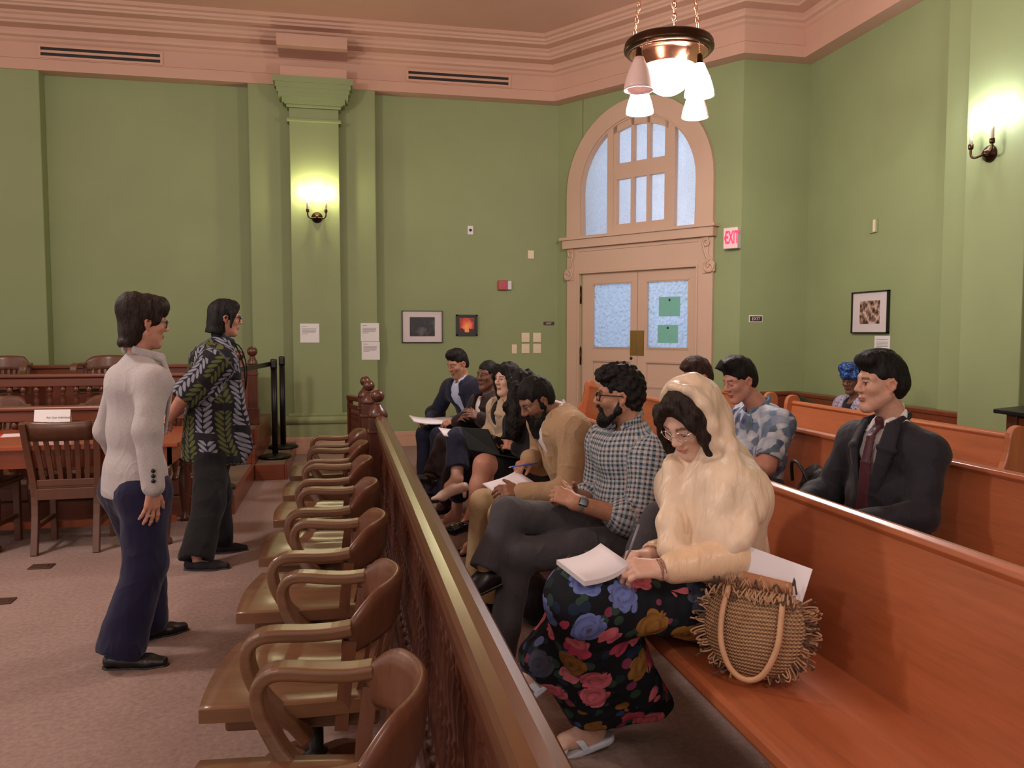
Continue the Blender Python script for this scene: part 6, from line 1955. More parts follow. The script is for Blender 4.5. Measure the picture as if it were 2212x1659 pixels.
for q in 'LR':
    an = np.array(J['an' + q]); d = nrm(np.array(J['toe' + q]) - an); lt = nrm(np.cross(d, V(0, 0, 1))); b = an + V(0, 0, -0.058)
    so_ = Field(0.005); so_.cap(b - d * 0.05, b + d * 0.09 - V(0, 0, 0.006), 0.036, 0.040, 0.02, wide=lt, ws=1.0); so_.cap(b + d * 0.09 - V(0, 0, 0.006), b + d * 0.16 - V(0, 0, 0.016), 0.040, 0.032, 0.02)
    so_.cut(b + V(0, 0, 0.003), nrm(np.cross(lt, d)) * (1 if np.cross(lt, d)[2] > 0 else -1)); so_.cut(b - V(0, 0, 0.022), -nrm(np.cross(lt, d)) * (1 if np.cross(lt, d)[2] > 0 else -1))
    o = add_mesh('sandal', [so_.mesh()], M['shoe_white'], e)
    for s0, s1 in ((-1, 1), (1, -1)):
        pts = [b + lt * s0 * 0.040 + d * 0.02, b + lt * s0 * 0.034 + d * 0.045 + V(0, 0, 0.035), b + d * 0.07 + V(0, 0, 0.050), b + lt * s1 * 0.034 + d * 0.095 + V(0, 0, 0.030), b + lt * s1 * 0.042 + d * 0.115]
        MB().sweep(smooth_path(pts, 3), [(-0.0025, -0.011), (0.0025, -0.011), (0.0025, 0.011), (-0.0025, 0.011)], side=d).build('strap', M['shoe_white'], o, world=True)
# skirt
F = Field(0.008)
hL, hR, kL, kR = [np.array(J[x]) for x in ('hipL', 'hipR', 'knL', 'knR')]
F.cap(hL, hR, 0.115, 0.115, 0.05); F.cap(np.array(J['pelvis']), np.array(J['pelvis']) + V(0, 0, 0.12), 0.12, 0.105, 0.05, wide=V(0, 1, 0), ws=1.3)
F.cap(hL, kL, 0.108, 0.085, 0.08); F.cap(hR, kR, 0.108, 0.085, 0.08)
aL, aR = np.array(J['anL']), np.array(J['anR'])
F.cap(kL, aL + V(0.02, 0, 0.08), 0.088, 0.115, 0.08); F.cap(kR, aR + V(0.03, 0.0, 0.05), 0.085, 0.07, 0.08)
F.cap((kL + kR) / 2 + V(0.06, 0, -0.03), aL + V(0.12, 0.05, 0.09), 0.09, 0.11, 0.08)
F.cap(kL + V(0.05, 0.02, -0.05), aL + V(0.20, -0.06, 0.10), 0.07, 0.07, 0.08)
F.cap(aR + V(0.0, 0, 0.02), aL + V(0.0, 0.10, 0.12), 0.07, 0.09, 0.08)
F.ell(aL + V(0.06, 0.0, -0.035), [0.30, 0.24, 0.062], None, 0.01, sub=True)
F.noise = [(0.006, 0.15, (1, 1, 0.15), 15), (0.002, 0.06, (1, 1, 0.3), 9)]
add_mesh('floral_skirt', [F.mesh()], M['f_floral'], e)
# blouse under the scarf
F = Field(0.008); up, lat = torso(F, J, 0.012, bust=0.01)
sleeves(F, J, 0.006, loose=0.012, to=0.92, r=(0.056, 0.052, 0.050, 0.030))
F.cut(np.array(J['pelvis']) - up * 0.02, -up); bl = add_mesh('satin_blouse', [F.mesh()], M['f_satin'], e)
M['beads'] = plain('brown_beads', srgb(150, 108, 92), 0.3)
for q in 'LR':
    w_, el_ = np.array(J['wr' + q]), np.array(J['el' + q]); d = nrm(w_ - el_); u = nrm(np.cross(d, V(0, 0, 1))); v2 = np.cross(d, u)
    C = Field(0.004)
    for i in range(18):
        a = 2 * PI * i / 18
        C.cap(w_ - d * 0.045 + (u * math.cos(a) + v2 * math.sin(a)) * 0.040, w_ - d * 0.012 + (u * math.cos(a) + v2 * math.sin(a)) * 0.034, 0.009, 0.0075, 0.004)
    add_mesh('gathered_cuff', [C.mesh()], M['f_satin'], bl)
    for j in range(2):
        MB().tube([w_ + d * (0.002 + 0.010 * j) + (u * math.cos(a) + v2 * math.sin(a)) * 0.0295 for a in np.linspace(0, 2 * PI, 25)[:-1]], [0.004 if i % 2 else 0.0052 for i in range(24)], 6, closed=True).build('bracelet', M['beads'], e, world=True)
# long hair framing the face
F = Field(0.005); s = 0.9
E_ = lambda p, r, k=0.03, **kw: F.ell(P(*p), [q * s for q in r], A, k * s, **kw)
E_((-0.012, 0, 0.052), (0.102, 0.081, 0.096))
for q in (-1, 1):
    F.chain([P(0.075, q * 0.020, 0.112), P(0.082, q * 0.060, 0.055), P(0.062, q * 0.082, -0.02), P(0.050, q * 0.084, -0.09), P(0.070, q * 0.074, -0.16)], [0.013, 0.012, 0.013, 0.014, 0.010], 0.02)
    F.chain([P(0.04, q * 0.074, 0.07), P(0.030, q * 0.090, -0.02), P(0.020, q * 0.090, -0.11), P(0.05, q * 0.078, -0.20)], [0.024, 0.024, 0.022, 0.014], 0.02)
E_((0.110, 0.0, -0.018), (0.062, 0.067, 0.106), 0.012, sub=True)
F.noise = HAIRN
add_mesh('hair', [F.mesh()], M['hair_dark'], e)
glasses(P, M['silver'], e, 0.031, 0.021, False, rim=0.0013)
# the scarf: over the back of the head, falling on both sides and wrapped across the shoulders
F = Field(0.0055)
nb = np.array(J['neck']); ch = np.array(J['chest']); shL, shR = np.array(J['shL']), np.array(J['shR'])
F.ell(P(-0.035, 0, 0.050), [0.124 * s, 0.108 * s, 0.104 * s], A, 0.03); F.ell(P(-0.050, 0, -0.03), [0.108 * s, 0.112 * s, 0.12 * s], A, 0.04)
F.cut(P(0.006, 0, 0.05), A[0] * 0.98 + A[2] * 0.19)
F.cap(P(-0.055, 0, -0.07), ch + V(0.04, 0, 0.02), 0.085, 0.11, 0.06)
F.cap(nb + V(0.03, 0, -0.04), shL + V(0.01, 0, -0.01), 0.085, 0.068, 0.06); F.cap(nb + V(0.03, 0, -0.04), shR + V(0.01, 0, -0.01), 0.085, 0.068, 0.06)
F.cap(shL, np.array(J['elL']) + V(0.01, 0.02, 0.06), 0.072, 0.070, 0.06); F.cap(shR, np.array(J['elR']) + V(0.02, 0, 0.08), 0.070, 0.062, 0.06)
up, lat = torso(F, J, 0.028, k=0.06)
F.cap(atY(1565, 1050, 2.33), atY(1555, 1200, 2.32), 0.085, 0.10, 0.07)
f_ = np.array(J['fwd'])
F.chain([P(-0.004, -0.03, 0.146), P(0.002, 0.045, 0.138), P(0.012, 0.092, 0.085), P(0.022, 0.106, 0.010), P(0.030, 0.104, -0.065), P(0.030, 0.085, -0.130), nb + f_ * 0.125 - up * 0.06 + lat * 0.035, nb + f_ * 0.15 - up * 0.16 + lat * 0.01, nb + f_ * 0.16 - up * 0.25 - lat * 0.03], [0.011, 0.012, 0.015, 0.018, 0.022, 0.028, 0.034, 0.036, 0.034], 0.03)
lay = lambda pts, rs: F.chain([atY(*p) for p in pts], rs, 0.035)
lay([(1456, 968, 2.50), (1452, 1010, 2.46), (1450, 1070, 2.42), (1446, 1130, 2.38), (1452, 1185, 2.34), (1490, 1218, 2.28), (1540, 1222, 2.24)], [0.014, 0.024, 0.032, 0.036, 0.038, 0.036, 0.034])
F.cap(atY(1486, 1010, 2.34), atY(1484, 1065, 2.20), 0.016, 0.006, 0.008, sub=True)
for pts in ([(1560, 905, 0), (1585, 1000, 0), (1560, 1090, 0), (1512, 1165, 0)], [(1590, 915, 0), (1625, 1030, 0), (1610, 1120, 0), (1550, 1195, 0)], [(1640, 1090, 0), (1600, 1170, 0), (1545, 1215, 0)]):
    # long folds hung over the arm, laid on the surface below them
    q_ = [atY(x_, y_, 2.33) for x_, y_, _ in pts]
    out = []
    for p_ in q_:
        d_ = nrm(p_ - CC); best = None
        for t_ in np.linspace(-0.35, 0.25, 121):
            w_ = p_ + d_ * t_
            dd_ = min(seg_dist(w_[None], a_, b_)[0] - r_ for a_, b_, r_ in ((shL, np.array(J['elL']) + V(0.01, 0.02, 0.06), 0.071), (P(-0.055, 0, -0.07), ch + V(0.04, 0, 0.02), 0.10), (nb + V(0.03, 0, -0.04), shL + V(0.01, 0, -0.01), 0.075), (atY(1565, 1050, 2.33), atY(1555, 1200, 2.32), 0.095)))
            if dd_ < 0: best = w_; break
        if best is not None: out.append(best)
    if len(out) > 1: F.chain(smooth_path(out, 3), [0.016] * (3 * (len(out) - 1) + 1), 0.03)
F.noise = [(0.0034, 0.085, (1, 1, 0.05), 21), (0.0007, 0.03, (1, 1, 0.08), 9)]
add_mesh('head_scarf', [F.mesh()], M['f_scarf'], e)
# notebook and pen
nc = atY(1280, 1238, 2.30) + V(0, 0, 0.014)
papers('notebook', nc, atY(1335, 1205, 2.33) - atY(1222, 1240, 2.27), 0.145, 0.165, V(-0.30, -0.30, 0.9), M['paperwhite'], 'open white notebook resting on the floral skirt', 'notebook', 0.016, 0.02)
pen(atY(1364, 1178, 2.40), atY(1372, 1150, 2.40) - atY(1352, 1206, 2.40), 'grey pen held by the person in the cream scarf', M['pen_grey'])

# ---- man in the checked shirt, legs crossed
Y = 3.3
T = TONE['tan']
e = person((1.25, Y, 0), 'person in blue checked shirt and dark grey trousers with crossed legs, glasses and short beard')
J = base_joints(1.26, Y)
setp(J, Y, shL=(1405, 985, -0.17), shR=(1303, 950, 0.18), neck=(1365, 915, 0), elL=(1388, 1128, -0.22), wrL=(1242, 1085, -0.15), elR=(1290, 1085, 0.22), wrR=(1240, 1070, 0.06),
     knR=(1098, 1112, -0.05), knL=(1118, 1200, -0.12), anR=(1048, 1225, -0.13))
J['anL'] = V(0.60, 3.14, 0.09); J['toeL'] = J['anL'] + V(-0.15, -0.02, -0.05); J['toeR'] = J['anR'] + V(-0.15, -0.02, -0.06)
H = atY(1338, 860, Y); A = fr(V(-0.96, 0.28, 0), -0.02)
hd, P = make_head(H, A, T, np.array(J['neck']), 0.92, False, res=0.0036, stubble=((0.03, 0.018, 0.014), 0.7))
F = Field(0.0036)
hand_field(F, J['wrL'], atY(1205, 1068, 3.2) - np.array(J['wrL']), V(-0.15, -0.85, 0.5), 'L', (42, 55, 30), 2, 0.95, T, thumb=(0.75, 0.6, -0.1), forearm=J['elL'], fr_=(0.046, 0.030))
F2 = Field(0.0036)
hand_field(F2, J['wrR'], atY(1200, 1062, 3.26) - np.array(J['wrR']), V(-0.2, 0.85, 0.45), 'R', (42, 55, 30), 2, 0.95, T, thumb=(0.75, 0.6, 0.0), forearm=J['elR'], fr_=(0.044, 0.029))
body(e, [hd, F, F2])
sh_ = shirt(e, J, M['f_check'], 'checked_shirt', 0.016, 0.007, True, to=0.62, pat=True, hem=0.12, noise=FOLD, loose=0.016, collar_open=0.8, fold_arm=1, belly=0.02)
for q in 'LR':
    el_, w_ = np.array(J['el' + q]), np.array(J['wr' + q]); d = nrm(w_ - el_)
    C = Field(0.006); C.cap(el_ + d * 0.035, el_ + d * 0.085, 0.066, 0.064, 0.01); C.ell(el_ + d * 0.11, [0.10, 0.10, 0.03], np.array([nrm(np.cross(d, V(0, 0, 1))), nrm(np.cross(d, nrm(np.cross(d, V(0, 0, 1))))), d]), 0.004, sub=True)
    mm = C.mesh(); add_mesh('rolled_cuff', [mm], M['f_check'], sh_, limb_pat(mm[0], el_, w_, V(0, 0, 1), 0.065))
trousers(e, J, M['f_char'], off=0.010, res=0.007, r=(0.086, 0.060, 0.056, 0.042), k=0.018, flare=0.010)
shoe(J, 'L', M['shoe_black'], e); J['footupR'] = nrm(V(-0.3, 0, 0.9)); shoe(J, 'R', M['shoe_black'], e)
def curls(F, E):
    rs_ = np.random.RandomState(4)
    for i in range(26):
        a, b = rs_.uniform(-1.1, 1.1), rs_.uniform(-0.8, 1)
        E((0.02 + 0.075 * b, 0.07 * a * 0.8, 0.128 - 0.02 * a * a - 0.030 * max(0, b - 0.3)), (0.022, 0.022, 0.018), 0.012)
    E((0.075, 0.0, 0.118), (0.036, 0.05, 0.026), 0.02)
hair_short(e, P, A, 0.92, M['hair_black'], 0.018, 0.008, extra=curls, noise=[(0.004, 0.03, (1, 1, 1), 3)])
F = Field(0.0045); s = 0.92
for q in (-1, 1):
    F.cap(P(0.005, q * 0.062, -0.050), P(0.052, q * 0.032, -0.102), 0.016 * s, 0.020 * s, 0.02); F.cap(P(0.004, q * 0.070, -0.010), P(0.005, q * 0.063, -0.05), 0.006, 0.015, 0.02)
    F.cap(P(0.100, q * 0.004, -0.041), P(0.086, q * 0.030, -0.052), 0.0065, 0.006, 0.006); F.cap(P(0.086, q * 0.030, -0.052), P(0.070, q * 0.030, -0.095), 0.006, 0.012, 0.012)
F.cap(P(0.074, 0.018, -0.098), P(0.074, -0.018, -0.098), 0.024, 0.024, 0.02); F.ell(P(0.072, 0, -0.118), [0.026, 0.03, 0.022], A, 0.02)
F.noise = [(0.0015, 0.012, (1, 1, 1), 6)]
add_mesh('beard', [F.mesh()], M['hair_black'], e)
glasses(P, M['frame_dark'], e, 0.031, 0.022, True, rim=0.003)
w_, el_ = np.array(J['wrL']), np.array(J['elL']); d = nrm(w_ - el_); u = nrm(np.cross(d, V(0, 0, 1))); v2 = np.cross(u, d); wc = w_ - d * 0.03
o = MB().tube([wc + (u * math.cos(a) * 1.0 + v2 * math.sin(a) * 0.95) * 0.034 for a in np.linspace(0, 2 * PI, 25)[:-1]], 0.0045, 6, closed=True).sweep([wc + (u * math.cos(a) + v2 * math.sin(a)) * 0.034 for a in np.linspace(0, 2 * PI, 25)], [(-0.002, -0.010), (0.002, -0.010), (0.002, 0.010), (-0.002, 0.010)], side=d).build('wrist_watch', M['watchstrap'], e, world=True)
tq = nrm(V(-0.2, -0.85, 0.45)); tq = nrm(tq - d * np.dot(tq, d)); q3 = np.cross(d, tq)
MB().prism([(-0.018, -0.016), (0.018, -0.016), (0.018, 0.016), (-0.018, 0.016)], 0.033, 0.043, (wc, d, q3, tq)).build('watch_face', M['screen'], o, world=True, bevel=0.003)

# ---- bearded man in the tan jacket, writing
Y = 4.15
T = TONE['brown']
e = person((1.26, Y, 0), 'person in tan jacket with a long black beard, bent over papers with a blue pen')
J = base_joints(1.27, Y)
setp(J, Y, shL=(1240, 925, -0.18), shR=(1170, 900, 0.18), neck=(1205, 890, 0), elL=(1228, 1062, -0.26), wrL=(1130, 1066, -0.17), elR=(1168, 1000, 0.26), wrR=(1146, 992, 0.15), knL=(1088, 1112, -0.10), knR=(1045, 1088, 0.13))
J['anL'] = V(0.72, 4.03, 0.09); J['anR'] = V(0.70, 4.28, 0.09)
for q in 'LR': J['toe' + q] = J['an' + q] + V(-0.15, 0, -0.05)
H = atY(1160, 868, Y); A = fr(V(-0.95, -0.22, 0), 0.52)
hd, P = make_head(H, A, T, np.array(J['neck']), 0.92, False, res=0.0038, stubble=((0.01, 0.008, 0.008), 0.9))
F = Field(0.0038)
hand_field(F, J['wrL'], atY(1090, 1058, 3.98) - np.array(J['wrL']), V(-0.1, -0.6, 0.75), 'L', (25, 35, 25), 3, 0.95, T, thumb=(0.7, 0.5, 0.1), forearm=J['elL'])
F2 = Field(0.0038)
hand_field(F2, J['wrR'], atY(1112, 1010, 4.24) - np.array(J['wrR']), V(-0.45, -0.35, 0.8), 'R', (45, 50, 30), 3, 0.95, TONE['tan'], thumb=(0.8, 0.5, -0.3), forearm=J['elR'])
body(e, [hd, F, F2])
shirt(e, J, M['f_white'], 'shirt', 0.008, 0.009, True)
jk = jacket(e, J, M['f_tan'], 'jacket', 0.022, 0.007, open_to=0.30, wtop=0.06, hemdrop=0.14, loose=0.006)
trousers(e, J, M['f_khaki'], off=0.012, res=0.009)
for q in 'LR': shoe(J, q, M['shoe_black'], e)
hair_short(e, P, A, 0.92, M['hair_black'], 0.012, 0.0)
F = Field(0.005); s = 0.92
for q in (-1, 1):
    F.cap(P(0.014, q * 0.073, 0.040), P(0.006, q * 0.069, -0.02), 0.008, 0.011, 0.01); F.cap(P(0.004, q * 0.066, -0.02), P(0.040, q * 0.042, -0.105), 0.012, 0.024, 0.02); F.cap(P(0.086, q * 0.030, -0.050), P(0.068, q * 0.03, -0.095), 0.007, 0.016, 0.012); F.cap(P(0.100, q * 0.004, -0.042), P(0.086, q * 0.030, -0.052), 0.006, 0.006, 0.006)
F.chain([P(0.064, 0, -0.105), P(0.062, 0, -0.16), P(0.050, 0, -0.215)], [0.044, 0.044, 0.018], 0.03)
F.noise = [(0.003, 0.03, (1, 1, 0.2), 6)]
add_mesh('beard', [F.mesh()], M['hair_black'], e)
MB().tube([np.array(J['wrR']) + V(0.02, 0, 0) + (V(0, 1, 0) * math.cos(a) + V(0.2, 0, 1) * math.sin(a)) * 0.033 for a in np.linspace(0, 2 * PI, 19)[:-1]], 0.005, 6, closed=True).build('wrist_watch', M['silver'], e, world=True)
papers('note_pad', atY(1098, 1047, 4.15), atY(1150, 1030, 4.2) - atY(1058, 1062, 4.1), 0.16, 0.22, V(-0.2, -0.35, 0.9), M['paperwhite'], 'white note pad on the knee of the bearded person in the tan jacket', 'notepad', 0.006, 0.015)
pen(atY(1130, 1005, 4.22), atY(1168, 998, 4.22) - atY(1090, 1009, 4.22), 'blue pen in the hand of the bearded person in the tan jacket', M['pen_blue'], 0.16)
# ---- woman with long black hair, phone in hand, tablet on her lap
Y = 4.85
T = TONE['rosy']
e = person((1.26, Y, 0), 'person with long black hair, black jacket and skirt, holding a phone')
J = base_joints(1.27, Y)
setp(J, Y, shL=(1155, 925, -0.17), shR=(1112, 912, 0.17), neck=(1135, 885, 0), elL=(1158, 985, -0.24), wrL=(1122, 968, -0.15), elR=(1105, 965, 0.22), wrR=(1092, 962, 0.03), knR=(1046, 1004, -0.10), anR=(1021, 1112, -0.15), knL=(1064, 1040, -0.06))
J['anL'] = atZ(1030, 1168, 0.10); J['toeL'] = J['anL'] + V(-0.16, 0, -0.08); J['toeR'] = J['anR'] + nrm(atY(982, 1155, 4.7) - atY(1021, 1112, 4.7)) * 0.17
H = atY(1130, 845, Y); A = fr(V(-0.97, 0.1, 0), 0.45)
hd, P = make_head(H, A, T, np.array(J['neck']), 0.87, True)
F = Field(0.004)
hand_field(F, J['wrL'], atY(1092, 958, 4.74) - np.array(J['wrL']), V(-0.1, -0.7, 0.6), 'L', (35, 45, 30), 3, 0.9, T, forearm=J['elL'])
hand_field(F, J['wrR'], atY(1075, 960, 4.85) - np.array(J['wrR']), V(-0.1, 0.7, 0.5), 'R', (35, 45, 30), 3, 0.9, T, forearm=J['elR'])
G = Field(0.005)
for q in 'LR':
    kn, an, tq = [np.array(J[x + q]) for x in ('kn', 'an', 'toe')]
    G.cap(kn + (np.array(J['hip' + q]) - kn) * 0.4, kn, 0.072, 0.060, 0.03, col=T); G.cap(kn, kn + (an - kn) * 0.42, 0.057, 0.056, 0.03, col=T); G.cap(kn + (an - kn) * 0.42, an, 0.056, 0.034, 0.03, col=T)
    G.cap(an, an + nrm(tq - an) * 0.075, 0.031, 0.024, 0.03, col=T); G.cap(an, an - (kn - an) * 0.07, 0.030, 0.026, 0.02, col=T)
body(e, [hd, F, G])
shirt(e, J, M['f_black'], 'top', 0.008, 0.010, False)
jacket(e, J, M['f_black'], 'jacket', 0.016, 0.009, open_to=0.4, wtop=0.05, hemdrop=0.10)
F = Field(0.009)
F.cap(J['hipL'], J['hipR'], 0.115, 0.115, 0.05)
for q in 'LR':
    F.cap(J['hip' + q], np.array(J['kn' + q]) + (np.array(J['hip' + q]) - np.array(J['kn' + q])) * 0.22, 0.105, 0.085, 0.06)
F.cap(np.array(J['knL']) + V(0.03, 0, -0.02), np.array(J['knL']) + V(0.09, 0.0, -0.26), 0.06, 0.04, 0.06)
F.noise = FOLD
add_mesh('skirt', [F.mesh()], M['f_black'], e)
for q in 'LR':
    J['footup' + q] = nrm(np.array(J['kn' + q]) - np.array(J['an' + q]) + V(-0.05, 0, 0.05)); shoe(J, q, M['shoe_patent'], e, 'pump')
F = Field(0.005); s = 0.87
E_ = lambda p, r, k=0.03, **kw: F.ell(P(*p), [q * s for q in r], A, k * s, **kw)
E_((-0.016, 0, 0.052), (0.110, 0.088, 0.102)); E_((-0.05, 0, -0.03), (0.07, 0.085, 0.09))
for px in ([(1112, 835, 4.72), (1103, 880, 4.70), (1108, 930, 4.68), (1098, 945, 4.70)], [(1122, 860, 4.7), (1118, 910, 4.66), (1112, 945, 4.66)], [(1140, 880, 4.72), (1132, 925, 4.68)]):
    F.chain([atY(*p) for p in px], [0.035] * (len(px) - 1) + [0.015], 0.04)
F.cap(P(-0.05, 0, -0.05), np.array(J['chest']) + V(0.10, 0, -0.05), 0.075, 0.06, 0.05)
E_((0.115, -0.01, -0.02), (0.055, 0.06, 0.085), 0.01, sub=True)
F.noise = [(0.005, 0.06, (1, 1, 0.3), 3), (0.002, 0.02, (1, 1, 0.3), 8)]
add_mesh('hair', [F.mesh()], M['hair_black'], e)
c = atY(1086, 953, 4.78)
ph = empty('mobile_phone', c, 0, 'dark mobile phone in the hands of the person with long black hair', 'phone')
MB().box((0, 0, 0), (0.145, 0.07, 0.009), rot=(R(25), R(20), R(10)), bev=0.003).build('phone_body', M['screen'], ph)
p0, p1, p2, p3 = atY(1006, 926, 4.98), atY(1062, 930, 4.80), atY(1090, 985, 4.72), atY(1022, 972, 4.92)
M['tabletcase'] = plain('black_tablet_case', srgb(28, 32, 32), 0.5)
p0, p1, p2, p3 = [p + V(-0.03, -0.03, 0.012) for p in (p0, p1, p2, p3)]
tb = empty('tablet_computer', (p0 + p2) / 2, 0, 'black cased tablet computer propped on the lap of the person with long black hair', 'tablet')
q = MB().poly([p0, p1, p2, p3]); q.build('cover', M['tabletcase'], tb, world=True, solid=0.012)
k0 = p3 + V(0.02, -0.01, -0.02); k1 = p2 + V(0.02, -0.01, -0.015)
MB().poly([p3 + V(0, 0, -0.002), p2 + V(0, 0, -0.002), p2 + V(0.16, -0.02, -0.03), p3 + V(0.16, -0.02, -0.02)]).build('keyboard', M['black'], tb, world=True, solid=0.008)

# ---- woman in the beige jacket
Y = 5.55
T = TONE['pale']
e = person((1.26, Y, 0), 'person in beige jacket and navy trousers with dark hair to the shoulders')
J = base_joints(1.27, Y)
setp(J, Y, shL=(1116, 888, -0.16), shR=(1074, 880, 0.18), neck=(1096, 862, 0), elL=(1116, 948, -0.24), wrL=(1078, 955, -0.22), elR=(1066, 935, 0.24), wrR=(1052, 950, 0.08), knL=(990, 950, -0.15), anL=(987, 1035, -0.27), knR=(1003, 972, 0.07))
J['anR'] = atZ(985, 1108, 0.10); J['toeR'] = J['anR'] + V(-0.16, 0, -0.07); J['toeL'] = J['anL'] + nrm(atY(940, 1068, 5.28) - atY(987, 1035, 5.28)) * 0.17
H = atY(1095, 822, Y); A = fr(V(-0.86, -0.50, 0), -0.03)
hd, P = make_head(H, A, T, np.array(J['neck']), 0.87, True)
F = Field(0.004)
hand_field(F, J['wrL'], V(-1, -0.1, -0.1), V(-0.1, -0.5, 0.8), 'L', (30, 40, 30), 3, 0.9, T)
hand_field(F, J['wrR'], V(-1, -0.2, -0.1), V(-0.1, 0.3, 0.9), 'R', (30, 40, 30), 3, 0.9, T)
G = Field(0.005)
for q in 'LR':
    kn, an, tq = [np.array(J[x + q]) for x in ('kn', 'an', 'toe')]
    G.cap(kn + (an - kn) * 0.4, an, 0.050, 0.033, 0.03, col=T); G.cap(an, an + nrm(tq - an) * 0.075, 0.031, 0.024, 0.03, col=T); G.cap(an, an - (kn - an) * 0.07, 0.030, 0.026, 0.02, col=T)
body(e, [hd, F, G])
shirt(e, J, M['f_black'], 'top', 0.006, 0.010, False, neckr=0.062)
jacket(e, J, M['f_beige'], 'jacket', 0.020, 0.008, open_to=0.42, wtop=0.055, hemdrop=0.12)
trousers(e, J, M['f_navy2'] if 'f_navy2' in M else M['f_suit2'], off=0.016, res=0.008, to=0.68, flare=0.02)
for q in 'LR':
    J['footup' + q] = nrm(np.array(J['kn' + q]) - np.array(J['an' + q]) + V(-0.05, 0, 0.05)); shoe(J, q, M['shoe_nude'], e, 'pump')
F = Field(0.005); s = 0.87
E_ = lambda p, r, k=0.03, **kw: F.ell(P(*p), [q * s for q in r], A, k * s, **kw)
E_((-0.016, 0, 0.052), (0.110, 0.090, 0.103)); E_((-0.06, 0, -0.05), (0.065, 0.085, 0.10)); F.cap(P(-0.06, 0, -0.10), P(-0.06, 0, -0.22), 0.075, 0.055, 0.04)
for q in (-1, 1): F.chain([P(0.060, q * 0.050, 0.105), P(0.058, q * 0.084, 0.03), P(0.020, q * 0.090, -0.05), P(0.0, q * 0.085, -0.16)], [0.026, 0.018, 0.022, 0.022], 0.02)
E_((0.115, 0, -0.010), (0.055, 0.066, 0.095), 0.01, sub=True)
F.noise = HAIRN
add_mesh('hair', [F.mesh()], M['hair_black'], e)
papers('white_booklet', atY(985, 936, 5.45), V(-1, -0.15, 0.05), 0.15, 0.21, V(0, -0.25, 0.95), M['paperwhite'], 'open white booklet on the navy trousers of the person in the beige jacket', 'booklet', 0.006, 0.012)

# ---- woman in the dark jacket and white blouse, hands raised
Y = 6.25
T = TONE['deep']
e = person((1.26, Y, 0), 'person in dark brown jacket and white blouse with raised hands, dark hair tied back')
J = base_joints(1.27, Y)
setp(J, Y, shL=(1086, 876, -0.18), shR=(1034, 870, 0.18), neck=(1056, 853, 0), elL=(1078, 928, -0.25), wrL=(1040, 905, -0.22), elR=(1018, 918, 0.25), wrR=(990, 912, 0.08), knL=(962, 956, -0.18), anL=(934, 1022, -0.24), knR=(985, 960, 0.05))
J['anR'] = atZ(968, 1082, 0.10); J['toeR'] = J['anR'] + V(-0.16, -0.03, -0.07); J['toeL'] = J['anL'] + V(-0.13, -0.02, -0.08)
H = atY(1053, 814, Y); A = fr(V(-0.80, -0.60, 0), -0.05)
hd, P = make_head(H, A, T, np.array(J['neck']), 0.88, True)
F = Field(0.004)
hand_field(F, J['wrL'], atY(1005, 886, 6.0) - np.array(J['wrL']), V(0.1, -0.75, 0.6), 'L', (22, 28, 20), 4, 0.92, T, forearm=J['elL'])
hand_field(F, J['wrR'], atY(1006, 888, 6.18) - np.array(J['wrR']), V(-0.6, 0.2, 0.5), 'R', (22, 35, 25), 4, 0.92, T, forearm=J['elR'])
G = Field(0.006)
for q in 'LR':
    kn, an, tq = [np.array(J[x + q]) for x in ('kn', 'an', 'toe')]
    G.cap(kn + (an - kn) * 0.6, an, 0.048, 0.033, 0.03, col=T); G.cap(an, an + nrm(tq - an) * 0.075, 0.031, 0.024, 0.03, col=T); G.cap(an, an - (kn - an) * 0.07, 0.030, 0.026, 0.02, col=T)
body(e, [hd, F, G])
shirt(e, J, M['f_white'], 'blouse', 0.010, 0.009, 'v')
jk = jacket(e, J, M['f_brown'], 'jacket', 0.022, 0.008, open_to=0.22, wtop=0.075, hemdrop=0.13)
for q in 'LR':
    w_, el_ = np.array(J['wr' + q]), np.array(J['el' + q]); C = Field(0.006); C.cap(w_ - nrm(w_ - el_) * 0.035, w_ - nrm(w_ - el_) * 0.005, 0.040, 0.038); add_mesh('blouse_cuff', [C.mesh()], M['f_white'], jk)
trousers(e, J, M['f_brown'], off=0.014, res=0.009)
for q in 'LR':
    J['footup' + q] = nrm(np.array(J['kn' + q]) - np.array(J['an' + q])); shoe(J, q, M['shoe_black'], e, 'pump')
hair_short(e, P, A, 0.88, M['hair_black'], 0.006, 0.0, extra=lambda F, E: E((-0.115, 0, 0.02), (0.040, 0.045, 0.045), 0.02), nape=-0.08)
for q in (-1, 1): MB().lathe([(0.0, -0.016), (0.008, -0.008), (0.008, 0.002), (0.0, 0.010)], P(0.0, q * 0.088, -0.045), 10).build('earring', M['silver'], e, world=True)

# ---- man in the navy suit at the far end
Y = 7.0
T = TONE['tan']
e = person((1.24, Y, 0), 'person in navy suit and pale blue shirt reading papers, farthest on the front bench')
J = base_joints(1.25, Y)
setp(J, Y, shL=(1030, 838, -0.16), shR=(972, 838, 0.16), neck=(1001, 822, 0), elR=(942, 892, 0.26), wrR=(932, 906, 0.10), elL=(1022, 895, -0.22), wrL=(990, 910, -0.18), knR=(918, 938, 0.15), knL=(950, 942, -0.13))
J['anR'] = V(0.70, 7.12, 0.09); J['anL'] = V(0.75, 6.86, 0.09)
for q in 'LR': J['toe' + q] = J['an' + q] + V(-0.15, -0.03, -0.05)
H = atY(989, 788, Y); A = fr(V(-0.86, -0.50, 0), 0.30)
hd, P = make_head(H, A, T, np.array(J['neck']), 0.92, False, closed=True, stubble=((0.05, 0.03, 0.02), 0.25))
F = Field(0.004)
hand_field(F, J['wrR'], atY(905, 908, 7.02) - np.array(J['wrR']), V(0, 0.2, 0.95), 'R', (25, 30, 25), 4, 0.95, T)
